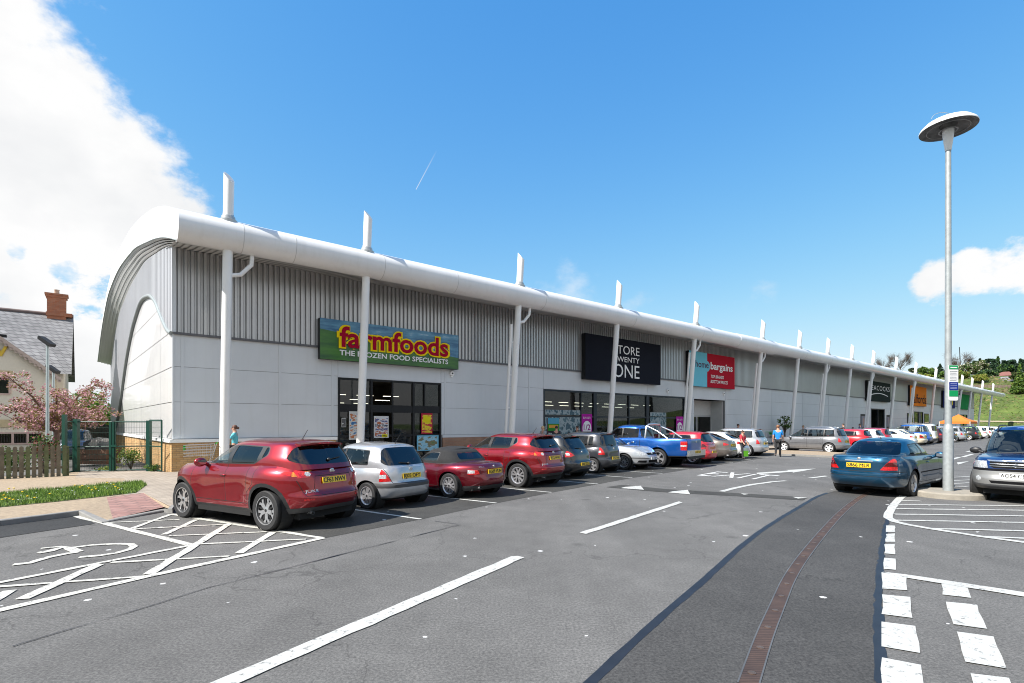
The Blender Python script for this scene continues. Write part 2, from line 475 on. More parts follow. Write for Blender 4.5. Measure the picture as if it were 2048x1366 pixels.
    part_mesh('body', (vs, zero, fs), [P, BL, SM, IN, TOP], root, pair=False, mis=mi)
    for nm, g, m_, pr in wins: part_mesh(nm, g, m_, root, pr, -.006)
    for nm, g, c, pr in lamps:
        m_ = {'red': lampglass('tail lamp red', (.62, .012, .014)), 'clear': lampglass('clear lamp lens', (.62, .64, .66)), 'amber': lampglass('amber lens', (.72, .22, .02)),
              'dark': mat('grille black', (.008, .008, .009), .75, var=.2, spec=.1), 'smoke': lampglass('smoked red lens', (.10, .006, .008)), 'silver': mat('bright trim', (.62, .63, .64), .22, .85, .04),
              'body': P, 'lower': mat('grey bumper plastic', (.05, .05, .052), .55, var=.1), 'pale': mat('pale bumper paint', (.21, .21, .205), .42, .2, .06), 'head': lampglass('head lamp lens', (.5, .52, .54))}[c]
        part_mesh(nm, g, m_, root, pr, .003)
    # underside and wheel housings
    ub = MB(); xr, xf = sp['lo']['xr'], sp['lo']['xf']
    ub.box(xr + .25, xf - .3, -W * .66, W * .66, sp.get('ub', .19), .40)
    ub.box(r + .12, wb - r - .12, -W * .93, W * .93, sp.get('ub', .19) + .02, .32)
    for xw in (0, wb):
        for sgn in (1, -1):
            M = Matrix.Translation((xw, sgn * (W - .27), r * 1.02)) @ Matrix.Rotation(R(-90 * sgn), 4, 'X')
            ub.lathe([(.001, -.03), (ra + .004, -.03), (ra + .004, .215)], 26, 0, M, caps=False)
    ub.build('underbody', mat('underbody black', (.008, .008, .008), .9, var=.2), root, 0)
    tr = sp.get('track', W - .115)
    tm, rmd = wheel_data(sp.get('rim', 'five'), r, sp.get('tw', .20))
    for xw in (0, wb):
        for sgn in (1, -1):
            o = bpy.data.objects.new('wheel', tm); COL.objects.link(o); o.parent = root
            o.location = (xw, sgn * tr, r); o.rotation_euler = (0, rnd.random() * 6, 0) if sgn < 0 else (0, rnd.random() * 6, math.pi)
            if xw and sp.get('steer'): o.rotation_euler[2] += R(sp['steer']); o.rotation_euler[1] = 0
            g = bpy.data.objects.new('rim', rmd); COL.objects.link(g); g.parent = o
    # seats seen through the glass
    hwid_ = h['W']; zb_ = cur(h['zb'], wb * .5); zt = cur(h['top'], wb * .5)
    hr = zt - .20
    for x0 in sp.get('seats', (wb * .50, wb * .12)):
        for y0 in (-.36, .36):
            st = MB(); st.ell((x0 - .02, y0, zb_ + .02), (.09, .24, (hr - zb_) * .75 + .08)); st.ell((x0 - .08, y0, hr), (.055, .13, .09))
            st.build('seat', IN, root, 60)
    # mirrors
    if sp.get('mirror'):
        mx_, mz = sp['mirror'][:2]; my = sy(mx_, mz) if len(sp['mirror']) < 3 else sp['mirror'][2]
        for sgn in (1, -1):
            b = MB(); b.ell((mx_ - .01, sgn * (my + .125), mz + .07), (.055, .12, .085), 14, 9)
            b.tube([(mx_ + .02, sgn * (my - .03), mz + .02), (mx_ + .01, sgn * (my + .06), mz + .045)], [.04, .03], 8)
            o = b.build('door_mirror', sp.get('mirmat') and BL or P, root, 60)
            g = MB(); g.box(mx_ - .064, mx_ - .058, sgn * (my + .125) - .07, sgn * (my + .125) + .07, mz + .03, mz + .11); g.build('mirror_glass', mat('mirror silver', (.7, .72, .74), .05, 1, 0), o, 0)
    for x_, z_ in sp.get('handles', ()):
        y_ = sy(x_, z_)
        for sgn in (1, -1):
            b = MB(); b.ell((x_, sgn * (y_ + .018), z_), (.095, .016, .017), 10, 7); b.build('door_handle', mat('bright trim', (.62, .63, .64), .22, .85, .04) if sp.get('chromeh') else P, root, 60)
    # plates
    for front in (False, True):
        k = 'fplate' if front else 'plate'
        if sp.get(k) is not None:
            s_, z_ = sp[k][:2]; d = -1 if front else 1
            xa, xb = sx(0, z_ - .04, d), sx(0, z_ + .04, d)
            tl = math.degrees(math.atan2((xb - xa) * d, .08)) if abs(xb - xa) < .08 else 0
            tl = max(-12, min(12, tl)) if not front else max(-6, min(6, tl))
            x_ = (min(xa, xb) - .016) if not front else (max(xa, xb) + .022)
            plate_part(root, x_, z_, s_, tilt=tl, front=front, width=sp[k][2] if len(sp[k]) > 2 else .50)
    # small fittings
    if q >= 1 and not sp.get('soft'):
        xc_ = h['xf']; zc_ = cur(h['zb'], xc_) + .06
        for y0, y1 in ((.10, .62), (-.48, .06)):
            pts = [(sx(y, z, -1, True) + .010, y, z) for y, z in ((y0, zc_ + .02), ((y0 + y1) / 2, zc_ + .035), (y1, zc_ + .05))]
            b = MB(); b.tube(pts, .010, 5); b.build('wiper', BL, root, 60)
        M = Matrix.Translation((xc_ - .80, -.36, zc_ + .07)) @ Matrix.Rotation(R(-62), 4, 'Y'); b = MB(); vs_ = []
        b.tube([M @ Vector((.185 * math.cos(2 * math.pi * i / 20), .185 * math.sin(2 * math.pi * i / 20), 0)) for i in range(21)], .014, 6); b.ell(M @ Vector((0, 0, 0)), (.05, .16, .04), 8, 6); b.build('steering_wheel', BL, root, 60)
        b = MB(); b.ell((xc_ - .42, 0, zc_ - .05), (.40, hwid_ * .88, .085), 16, 8); b.build('dashboard', IN, root, 60)
    if sp.get('wiper'):
        z_, y_ = sp['wiper']; b = MB()
        pts = [(sx(yy, z_ + dz, 1, True) - .012, yy, z_ + dz) for yy, dz in ((0, 0), (y_ * .5, .015), (y_, .03))]
        b.tube(pts, .011, 6); b.ell(pts[0], (.035, .04, .03), 8, 6); b.build('rear_wiper', BL, root, 60)
    if sp.get('aerial'):
        x_, l_, y_ = sp['aerial']; z_ = sz(x_, y_); b = MB(); b.ell((x_, y_, z_), (.03, .02, .02), 8, 6); b.tube([(x_, y_, z_), (x_ - l_ * .62, y_, z_ + l_ * .72)], [.007, .004], 6); b.build('aerial', BL, root, 60)
    if sp.get('spoiler'):
        xs, zs_, ln, wd = sp['spoiler']; ln *= .5; zs_ -= .012; xs += .02; b = MB(); n = 12
        for i in range(n + 1):
            y = -wd + 2 * wd * i / n; k = 1 - abs(y / wd) ** 4 * .5; zz = zs_ - .03 * (y / wd) ** 2
            b.v += [Vector((xs + .12, y, zz + .012)), Vector((xs - ln * k, y, zz - .005)), Vector((xs - ln * k + .01, y, zz - .035)), Vector((xs + .12, y, zz - .05))]
        for i in range(n):
            for j in range(4): b.f.append([i * 4 + j, i * 4 + (j + 1) % 4, (i + 1) * 4 + (j + 1) % 4, (i + 1) * 4 + j]); b.mi.append(0)
        b.f += [[0, 3, 2, 1], [n * 4, n * 4 + 1, n * 4 + 2, n * 4 + 3]]; b.mi += [0, 0]; b.f = [f[::-1] for f in b.f]
        b.build('roof_spoiler', P, root, 50)
        c = MB(); c.box(xs - ln - .004, xs - ln + .02, -.13, .13, zs_ - .032, zs_ - .008); c.build('brake_lamp', lampglass('tail lamp red', (.62, .012, .014)), root, 0)
    for y_, z_ in sp.get('exhaust', ()):
        b = MB(); x_ = sp['lo']['xr'] + .10; b.tube([(x_ + .3, y_, z_), (x_, y_, z_)], .03, 12, caps=False); b.build('exhaust_pipe', mat('bright trim', (.62, .63, .64), .22, .85, .04), root, 50)
    if sp.get('badge'):
        z_ = sp['badge']; x_ = sx(0, z_) - .004; b = MB(); M = Matrix.Translation((x_, 0, z_)) @ Matrix.Rotation(R(-90), 4, 'Y')
        rb = sp.get('badger', .045)
        b.lathe([(rb, -.01), (rb, .006), (rb * .82, .010), (rb * .8, .005), (.001, .005)], 22, 0, M, caps=False)
        
        if sp.get('star'):
            for a_ in (90, 210, 330): b.tube([(x_ - .008, 0, z_), (x_ - .008, rb * .9 * math.cos(R(a_)), z_ + rb * .9 * math.sin(R(a_)))], [rb * .16, rb * .04], 5)
        else: b.box(x_ - .016, x_ - .008, -rb * .98, rb * .98, z_ - rb * .2, z_ + rb * .2)
        b.build('badge', mat('bright trim', (.62, .63, .64), .22, .85, .04), root, 40)
    if sp.get('fbadge'):
        z_ = sp['fbadge']; x_ = sx(0, z_, -1) + .006; b = MB(); M = Matrix.Translation((x_, 0, z_)) @ Matrix.Rotation(R(90), 4, 'Y')
        
        if sp.get('zbadge'): b.tube([(x_ + .006, -.01, z_ + .04), (x_ + .006, .055, z_ + .012), (x_ + .006, .0, z_ + .0), (x_ + .006, -.055, z_ - .012), (x_ + .006, .01, z_ - .04)], .011, 6)
        else: b.lathe([(.06, -.01), (.06, .006), (.048, .008), (.046, .0)], 22, 0, M, caps=False); b.tube([(x_ + .006, -.035, z_ + .03), (x_ + .006, -.012, z_ - .04), (x_ + .006, 0, z_ - .005), (x_ + .006, .012, z_ - .04), (x_ + .006, .035, z_ + .03)], .006, 6); b.tube([(x_ + .006, -.018, z_ + .045), (x_ + .006, 0, z_ + .005), (x_ + .006, .018, z_ + .045)], .006, 6)
        b.build('badge', mat('bright trim', (.62, .63, .64), .22, .85, .04), root, 40)
    for s_, y_, z_, hgt, wd in sp.get('script', ()):
        vs_, fs_ = text_geo(s_, hgt, offset=.0, width=wd); x_ = min(sx(y_, z_), sx(y_ + wd * .4, z_), sx(y_ - wd * .4, z_)) - .006
        b = MB(); b.add([(sx(y_ - v.x, z_ + v.y) - .005, y_ - v.x, z_ + v.y) for v in vs_], fs_); b.build('badge_lettering', mat('bright trim', (.62, .63, .64), .22, .85, .04), root, 0)
    if sp.get('rails'):
        x0, x1, y_ = sp['rails']
        for sgn in (1, -1):
            b = MB(); pts = []
            for i in range(9):
                t = i / 8; x_ = x0 + (x1 - x0) * t; pts.append((x_, sgn * y_, sz(x_, y_) + (.0 if i in (0, 8) else .05)))
            b.tube(pts, .016, 8); b.build('roof_rail', BL if sp.get('blackrails') else mat('bright trim', (.62, .63, .64), .22, .85, .04), root, 60)
    lo.free(); hi.free()
    return root
# ---------------------------------------------------------------- vehicle shapes
def ln(a, b, w=.0055):
    a, b = Vector(a), Vector(b); d = (b - a).normalized(); n = Vector((-d.y, d.x)) * w
    return [tuple(a + n), tuple(b + n), tuple(b - n), tuple(a - n)]
def clipx(poly, x0, x1):
    for x, s in ((x0, 1), (x1, -1)):
        out = []
        for i in range(len(poly)):
            a, b = poly[i], poly[(i + 1) % len(poly)]; ia, ib = (a[0] - x) * s >= 0, (b[0] - x) * s >= 0
            if ia: out.append(a)
            if ia != ib:
                t = (x - a[0]) / (b[0] - a[0]); out.append((x, a[1] + (b[1] - a[1]) * t))
        poly = out
    return poly
def inset(poly, d):
    c = Vector((sum(p[0] for p in poly) / len(poly), sum(p[1] for p in poly) / len(poly)))
    lo = [min(p[i] for p in poly) for i in (0, 1)]; hi = [max(p[i] for p in poly) for i in (0, 1)]
    k = (1 - 2 * d / (hi[0] - lo[0]), 1 - 2 * d / (hi[1] - lo[1]))
    return [(c.x + (p[0] - c.x) * k[0], c.y + (p[1] - c.y) * k[1]) for p in poly]
REARF = lambda f: f.normal.x < -.12
SIDER = lambda f: f.calc_center_median().x < .1 and f.normal.y > .08
REARC = lambda f: f.calc_center_median().x < .05 and (f.normal.x < -.05 or f.normal.y > .3)
FRONTC = lambda f: f.calc_center_median().x > 1.9 and (f.normal.x > .05 or f.normal.y > .3)
FRONTF = lambda f: f.normal.x > .2
def mk(paint, L_, W, H, wb, ro, r, belt_r, belt_f, nose, cowl, rf, rr, hb, hw, zb=.2, rwk=.72, plates=None, pil=(), wr=None, wf=None, tint=None, **kw):
    xf = L_ - ro; bon = kw.pop('bonnet', belt_f - .02); dz = zb + .04
    crown = kw.pop('roofcrown', .05)
    lo = dict(xr=-ro, xf=xf, W=W, nr=kw.pop('nr', 4.6), nf=kw.pop('nf', 3.6), crown=kw.pop('locrown', .03),
              rear=kw.pop('rear', [(0, .09), (.12, .03), (.30, 0), (.46, .012), (.52, .06), (.8, .085), (1, .14)]),
              front=kw.pop('front', [(0, .14), (.15, .03), (.42, 0), (.62, .03), (.85, .12), (1, .28)]),
              wid=kw.pop('wid', [(0, .93), (.12, .975), (.45, 1), (.72, .985), (.9, .945), (1, .89)]),
              zb=kw.pop('zbt', [(-ro, zb + .07), (-.35, zb + .02), (0, zb), (wb, zb), (wb + .4, zb + .01), (xf, zb + .03)]),
              top=kw.pop('top', [(-ro, belt_r - .03), (-ro + .25, belt_r), (.4, belt_r + .005), (cowl - .1, belt_f), (cowl + .25, bon), ((cowl + xf) / 2 + .1, bon - .035), (xf - .25, nose + .06), (xf, nose)]),
              plan=kw.pop('plan', [(-ro, .955), (.1, .995), (wb * .5, .985), (wb, .995), (xf, .93)]),
              flares=kw.pop('flares', [(0, r * 1.3, .46, .022), (wb, r * 1.3, .46, .022)]))
    a, b = rr - hb, cowl - rf
    hi = dict(xr=hb, xf=cowl, W=hw, nr=kw.pop('hnr', 4.5), nf=kw.pop('hnf', 4.2), crown=crown,
              rear=kw.pop('hrear', [(0, 0), (.35, a * .33), (.8, a * .84), (.93, a + .01), (1, a + .12)]),
              front=kw.pop('hfront', [(0, 0), (.35, b * .38), (.8, b * .84), (.93, b + .02), (1, b + .14)]),
              wid=kw.pop('hwid', [(0, 1), (.3, .975), (.7, (1 + rwk * 2) / 3 + .02), (.88, rwk + .035), (.96, rwk - .02), (1, rwk - .10)]),
              zb=[(hb, belt_r - .06), (cowl, belt_f - .06)],
              top=kw.pop('roof', [(rr, H - crown - .045), (rr + .35, H - crown - .012), (rf - .45, H - crown), (rf, H - crown - .03)]),
              plan=kw.pop('hplan', [(hb, .93), (hb + .9, 1), (cowl, .98)]))
    zt = H - crown - .09
    zr, zf = belt_r + .02, belt_f + .02
    wr = wr or (hb + .30, rr + .22); wf = wf or (cowl - .30, rf + .02)
    mid = (wr[1] + wf[1]) / 2
    dlo = kw.pop('dlo', [(wr[0], zr + .01), (wf[0], zf), (wf[1], zt - .035), (mid + .2, zt), (wr[1], zt - .03)])
    side = []; ps = sorted(pil); e = kw.pop('pw', 0.032)
    xs = [min(p[0] for p in dlo) - .01] + ps + [max(p[0] for p in dlo) + .01]
    ins = inset(dlo, .022)
    for i in range(len(xs) - 2, -1, -1):
        c = clipx(ins, xs[i] + e, xs[i + 1] - e)
        if len(c) > 2: side.append(c)
    if pil is None: side = []
    ww = hw * .9
    s = dict(paint=paint, wb=wb, r=r, lo=lo, hi=hi, dlo=dlo, side=side,
             screen=[(0, zf + .01), (hw * .90, zf + .01), (hw * (rwk + .02), zt + .015), (0, zt + .03)],
             back=[(0, zr + .03), (hw * .80, zr + .03), (hw * (rwk - .08), zt), (0, zt + .01)],
             sill=zb + .055, mirror=(cowl - .42, belt_f - .06), seats=(cowl - 1.15, max(cowl - 2.0, rr + .45)))
    if tint: s['tint'] = tint
    if plates: s.update(plates)
    s.update(kw); return s
def doors(z0, z1, xs, sill=None, w=.0055):
    o = []
    for x in xs:
        if isinstance(x, tuple): o.append(ln((x[0], z0), (x[1], z1), w))
        else: o.append(ln((x, z0), (x, z1), w))
    f = lambda x, k: x[k] if isinstance(x, tuple) else x
    o.append(ln((f(xs[0], 0), z0), (f(xs[-1], 0), z0), w)); return o

RED = ('deep red', (.285, .003, .010), .70)
def crossover(plate, rim):
    s = mk(RED, 4.135, .885, 1.565, 2.53, .77, .345, 1.10, 1.055, .80, 2.30, 1.42, -.36, -.64, .80, zb=.27, rwk=.74,
           bonnet=1.03, pil=(1.14, .30), wr=(.12, .02), ra=.40, clad=.065, sill=.345, privacy=True, tint=(.66, .72, .72), pw=.055,
           rear=[(0, .13), (.10, .06), (.26, 0), (.37, .0), (.43, .05), (.60, .07), (.8, .10), (1, .20)],
           wid=[(0, .93), (.12, .965), (.30, .97), (.52, .985), (.72, .995), (.86, .97), (1, .88)], flares=[(-.02, .66, .50, .075), (2.53, .66, .48, .075)],
           top=[(-.77, 1.02), (-.5, 1.09), (.3, 1.10), (1.2, 1.07), (2.2, 1.05), (2.6, 1.04), (3.0, .99), (3.36, .86)],
           dlo=[(.10, 1.28), (.40, 1.115), (2.02, 1.075), (1.43, 1.40), (1.0, 1.445), (.16, 1.425)], backr=.10,
           back=[(0, 1.115), (.50, 1.12), (.70, 1.20), (.50, 1.43), (0, 1.44)],
           rim=rim, tw=.215, mirror=(1.82, 1.04, .80), handles=[(1.22, .90)], aerial=(.02, .24, .10), spoiler=(-.38, 1.51, .17, .46), wiper=(1.19, -.26),
           exhaust=[(.42, .30)], badge=.985, badger=.05,
           cuts=[('tail_lamp', 0, [(.42, .975), (.50, .905), (.64, .90), (.66, 1.01), (.60, 1.045)], 'red', True, REARF),
                 ('indicator_lamp', 1, [(-.63, .92), (-.47, .93), (-.45, 1.005), (-.60, 1.02)], 'amber', True, SIDER),
                 ('side_lamp', 1, [(-.455, .935), (-.30, .98), (-.33, 1.01), (-.455, 1.005)], 'red', True, SIDER),
                 ('reversing_lamp', 0, [(.44, .965), (.47, .93), (.52, .93), (.545, .965), (.52, 1.0), (.47, 1.0)], 'clear', True, REARF),
                 ('lamp_stalk', 0, [(.60, 1.048), (.665, 1.015), (.75, 1.10), (.72, 1.12)], 'red', True, REARC),
                 ('reflector', 0, [(.44, .52), (.60, .52), (.60, .555), (.44, .555)], 'red', True, REARF),
                 ('bumper_valance', 0, [(0, .2), (.95, .2), (.95, .375), (.60, .40), (0, .41)], 'lower', False, REARC),
                 ('headlamp', 0, [(.45, .70), (.62, .62), (.74, .70), (.62, .80)], 'head', True, FRONTC),
                 ('grille', 0, [(0, .70), (.36, .72), (.40, .80), (0, .79)], 'dark', False, FRONTC)],
           seams=doors(.43, 1.08, [.50, 1.16, 2.16]) + [ln((.50, .62), (.28, .78)), ln((.28, .78), (.26, 1.08))],
           rseams=[ln((0, .60), (.56, .60), .005), ln((.56, .60), (.66, .86), .005), ln((0, .925), (.38, .925), .006), ln((.38, .925), (.42, .70), .004)],
           hiseams=[ln((1.16, 1.0), (1.15, 1.6), .005)])
    s['plate'] = (plate, .845, .52); s['script'] = [('JUKE', .46, .655, .045, .22)]
    return s
def city3():
    "small silver three door hatchback"
    s = mk(('silver', (.44, .45, .47), .55), 3.81, .82, 1.42, 2.47, .62, .285, .90, .88, .66, 2.02, 1.20, -.22, -.52, .755, zb=.19, rwk=.76, bonnet=.86,
           pil=(.86,), wr=(.02, .06), wf=(1.80, 1.20), ra=.33, rear=[(0, .10), (.10, .03), (.30, 0), (.46, .0), (.52, .055), (.8, .075), (1, .11)],
           backr=.12, back=[(0, .915), (.55, .93), (.62, 1.0), (.50, 1.30), (0, 1.32)], rim='cross', tw=.18, aerial=(-.02, .34, 0), handles=[(1.0, .80)],
           wiper=(.96, .26), badge=.835, exhaust=[],
           cuts=[('tail_lamp', 0, [(.52, .60), (.90, .58), (.90, .88), (.64, .885)], 'red', True, REARC),
                 ('reversing_lamp', 0, [(.60, .66), (.70, .66), (.70, .74), (.60, .74)], 'clear', True, REARC),
                 ('bumper_strip', 0, [(0, .455), (.95, .465), (.95, .565), (0, .545)], 'lower', False, REARC),
                 ('headlamp', 0, [(.40, .60), (.72, .62), (.68, .74), (.44, .70)], 'head', True, FRONTC)],
           seams=doors(.32, .90, [.90, 1.98]), rseams=[ln((0, .56), (.50, .56)), ln((.50, .56), (.62, .88))], hiseams=[ln((.88, .8), (.88, 1.5), .004)])
    s['plate'] = ('RJ05 OFY', .70, .52); s['script'] = [('Clio', -.52, .745, .035, .12)]
    return s
def roadster():
    "low two seater with a folded up canvas top"
    s = mk(('burgundy', (.17, .003, .012), .7), 4.02, .86, 1.245, 2.33, .80, .305, .84, .83, .60, 1.62, 1.06, .20, -.14, .72, zb=.16, rwk=.74, bonnet=.80,
           top=[(-.80, .80), (-.55, .835), (-.1, .845), (.5, .82), (1.5, .83), (1.9, .80), (2.6, .74), (3.2, .56)], nr=3.6, nf=3.0, pil=(.52,), wr=(.50, .50), wf=(1.42, 1.0),
           rear=[(0, .16), (.14, .06), (.34, 0), (.55, .015), (.62, .03), (.9, .04), (1, .09)], soft=True, flares=[(0, .52, .44, .05), (2.33, .52, .44, .05)],
           wid=[(0, .92), (.15, .96), (.45, .985), (.7, 1), (.88, .96), (1, .86)], locrown=.045,
           dlo=[(.53, .865), (1.34, .855), (1.0, 1.06), (.80, 1.105), (.53, 1.10)], back=[(0, .91), (.44, .925), (.40, 1.08), (0, 1.09)], backr=.06,
           rim='split5', tw=.205, mirror=(1.22, .82, .68), badge=.775, badger=.03, exhaust=[(.45, .27), (-.45, .27)], ra=.345,
           cuts=[('tail_lamp', 0, [(.46, .60), (.80, .58), (.90, .62), (.90, .72), (.80, .735), (.50, .70)], 'red', True, REARC),
                 ('lamp_lens', 0, [(.56, .625), (.72, .615), (.72, .705), (.56, .69)], 'clear', True, REARC),
                 ('bumper_valance', 0, [(0, .1), (.75, .1), (.70, .31), (0, .33)], 'lower', False, REARF)],
           seams=doors(.28, .82, [(.40, .36), 1.60]), rseams=[ln((0, .60), (.44, .60), .004), ln((.44, .60), (.46, .80), .004)], seats=(.72,))
    s['side'] = s['side'][:1]; s['plate'] = ('AG09 VUN', .655, .50); s['script'] = [('MX-5', .40, .76, .026, .12)]
    return s
def golf(col, plate, front):
    s = mk(col, 4.20, .88, 1.48, 2.58, .74, .315, .97, .93, .70, 2.28, 1.40, -.28, -.60, .80, zb=.19, rwk=.75, bonnet=.92, pil=(1.12, .26) if front else (1.0,),
           rear=[(0, .10), (.10, .03), (.30, 0), (.42, .0), (.48, .05), (.8, .09), (1, .17)], rim='multi' if front else 'five', backr=.10, wr=(.0, .05),
           back=[(0, .975), (.62, .985), (.66, 1.03), (.52, 1.34), (0, 1.355)], aerial=(.0, .22, 0), wiper=(1.0, .28), badge=.885, handles=[(1.2, .82), (.36, .84)], spoiler=(-.26, 1.435, .15, .48),
           cuts=[('tail_lamp', 0, [(.46, .79), (.60, .735), (.95, .74), (.95, .93), (.60, .925)], 'red', True, REARC),
                 ('reversing_lamp', 0, [(.60, .79), (.68, .79), (.68, .87), (.60, .87)], 'clear', True, REARC),
                 ('headlamp', 0, [(.40, .60), (.58, .575), (.84, .62), (.84, .72), (.62, .735), (.43, .69)], 'head', True, FRONTC),
                 ('grille', 0, [(0, .595), (.36, .60), (.40, .685), (0, .68)], 'dark', False, FRONTC),
                 ('bumper_intake', 0, [(0, .30), (.34, .30), (.36, .40), (0, .40)], 'dark', False, FRONTC),
                 ('side_intake', 0, [(.44, .30), (.68, .31), (.66, .39), (.44, .39)], 'dark', True, FRONTC),
                 ('bumper_strip', 0, [(.32, .455), (.9, .465), (.9, .50), (.32, .485)], 'lower', True, FRONTC)],
           seams=doors(.33, .95, [.42, 1.14, 2.18]), rseams=[ln((0, .58), (.55, .58)), ln((.55, .58), (.60, .74))], fbadge=.645,
           fseams=[ln((2.34, .70), (3.2, .56))], hiseams=[ln((1.12, .8), (1.12, 1.5), .004)])
    if front: s['fplate'] = (plate, .47, .50)
    else: s['plate'] = (plate, .50, .50)
    return s
def city5(col, plate, script=None):
    "small upright five door hatchback"
    s = mk(col, 3.58, .80, 1.54, 2.38, .55, .285, .98, .94, .74, 2.12, 1.40, -.26, -.44, .74, zb=.20, rwk=.78, bonnet=.94, pil=(1.05, .22), wr=(.0, .02),
           rear=[(0, .09), (.10, .03), (.28, 0), (.40, .01), (.46, .04), (.8, .055), (1, .10)], backr=.12, back=[(0, 1.0), (.54, 1.01), (.60, 1.06), (.50, 1.39), (0, 1.41)],
           rim='five', tw=.175, aerial=(.1, .2, 0), wiper=(1.03, .24), badge=.905, handles=[(1.14, .85), (.30, .87)], spoiler=(-.24, 1.48, .12, .46),
           cuts=[('tail_lamp', 0, [(.54, .70), (.95, .66), (.95, 1.0), (.70, 1.0), (.60, .95)], 'red', True, REARC),
                 ('reversing_lamp', 0, [(.63, .76), (.70, .76), (.70, .84), (.63, .84)], 'clear', True, REARC),
                 ('headlamp', 0, [(.40, .62), (.72, .64), (.70, .80), (.46, .72)], 'head', True, FRONTC)],
           seams=doors(.33, .97, [.36, 1.06, 2.02]), rseams=[ln((0, .55), (.5, .55)), ln((.5, .55), (.56, .74))])
    s['plate'] = (plate, .56, .50)
    if script: s['script'] = script
    return s
def corsa(col, plate, three=True):
    s = mk(col, 4.0, .86, 1.485, 2.51, .68, .315, .98, .93, .70, 2.22, 1.36, -.30, -.56, .785, zb=.19, rwk=.74, bonnet=.92, pil=(.96,) if three else (1.05, .24), wr=(.05, .15),
           rear=[(0, .10), (.10, .03), (.30, 0), (.42, .01), (.48, .06), (.8, .10), (1, .18)], backr=.14, back=[(0, .99), (.54, 1.0), (.64, 1.06), (.48, 1.36), (0, 1.38)],
           rim='five', aerial=(0, .2, 0), wiper=(1.03, .25), badge=.89, handles=[(1.1, .84)], spoiler=(-.28, 1.43, .13, .46), tint=(.2, .22, .22), privacy=True,
           cuts=[('tail_lamp', 0, [(.50, .78), (.95, .74), (.95, .98), (.74, .98), (.60, .93)], 'smoke' if three else 'red', True, REARC),
                 ('headlamp', 0, [(.42, .62), (.74, .64), (.72, .80), (.48, .72)], 'head', True, FRONTC),
                 ('grille', 0, [(0, .52), (.36, .53), (.38, .62), (0, .62)], 'dark', False, FRONTC)],
           seams=doors(.33, .96, [.92, 2.14] if three else [.40, 1.06, 2.14]), rseams=[ln((0, .56), (.54, .56)), ln((.54, .56), (.58, .78))])
    s['plate'] = (plate, .56, .50); return s
def saloon(col, plate, old=True, **kw):
    "three box saloon"
    if old:
        s = mk(col, 4.52, .865, 1.425, 2.69, 1.06, .315, .965, .945, .76, 2.18, 1.30, .32, -.38, .755, zb=.20, rwk=.72, bonnet=.95, pil=(.98,), wr=(.16, .40), wf=(1.92, 1.26), nr=5.2, nf=4.6,
               top=[(-1.06, .93), (-.85, .965), (-.3, .975), (1.0, .96), (2.1, .945), (2.5, .94), (3.0, .89), (3.46, .74)],
               rear=[(0, .12), (.12, .04), (.26, 0), (.44, .0), (.49, .055), (.56, .06), (.85, .06), (1, .10)],
               wid=[(0, .92), (.14, .97), (.45, 1), (.70, .99), (.88, .965), (1, .91)], locrown=.02,
               back=[(0, 1.0), (.60, 1.0), (.49, 1.30), (0, 1.32)], backr=.07, rim='eight', tw=.205, aerial=(.48, .22, 0), badge=.915, badger=.04, star=True, handles=[(1.08, .80), (.10, .80)],
               cuts=[('tail_lamp', 0, [(.44, .66), (.95, .66), (.95, .93), (.64, .93)], 'red', True, REARC),
                     ('lamp_band', 0, [(.50, .745), (.95, .745), (.95, .85), (.59, .85)], 'smoke', True, REARC),
                     ('boot_handle', 0, [(0, .862), (.30, .862), (.30, .88), (0, .88)], 'silver', False, REARF)],
               seams=doors(.32, .95, [(.34, .02), .98, 2.02]) + [ln((-1.02, .615), (-.42, .615)), ln((-.42, .615), (-.40, .34)), ln((.42, .565), (2.24, .565), .016)], rseams=[ln((0, .615), (.9, .615), .008), ln((0, .50), (.9, .50), .006), ln((.52, .615), (.75, .95), .005)], hiseams=[ln((.98, .8), (.98, 1.45), .004)])
        s['plate'] = (plate, .76, .52)
    else:
        s = mk(col, 4.70, .90, 1.42, 2.80, 1.04, .325, 1.0, .96, .74, 2.35, 1.35, .0, -.72, .78, zb=.19, rwk=.70, bonnet=.95, pil=(1.0,), wr=(-.05, .35), wf=(2.05, 1.30), nr=4.0,
               top=[(-1.04, .95), (-.8, .99), (-.3, 1.01), (1.0, .98), (2.2, .955), (2.6, .94), (3.2, .87), (3.66, .72)], backr=.08, back=[(0, 1.03), (.60, 1.04), (.46, 1.30), (0, 1.32)],
               rim='split5', badge=.93, cuts=[('tail_lamp', 0, [(.42, .80), (.70, .76), (.98, .80), (.98, .93), (.62, .91)], 'red', True, REARC),
                     ('headlamp', 0, [(.42, .62), (.78, .64), (.76, .76), (.48, .72)], 'head', True, FRONTC)],
               seams=doors(.32, .97, [(.36, .1), 1.0, 2.1]), rseams=[ln((0, .60), (.6, .60))], exhaust=[(.55, .30), (-.55, .30)])
        s['plate'] = (plate, .80, .50)
    s.update(kw); return s
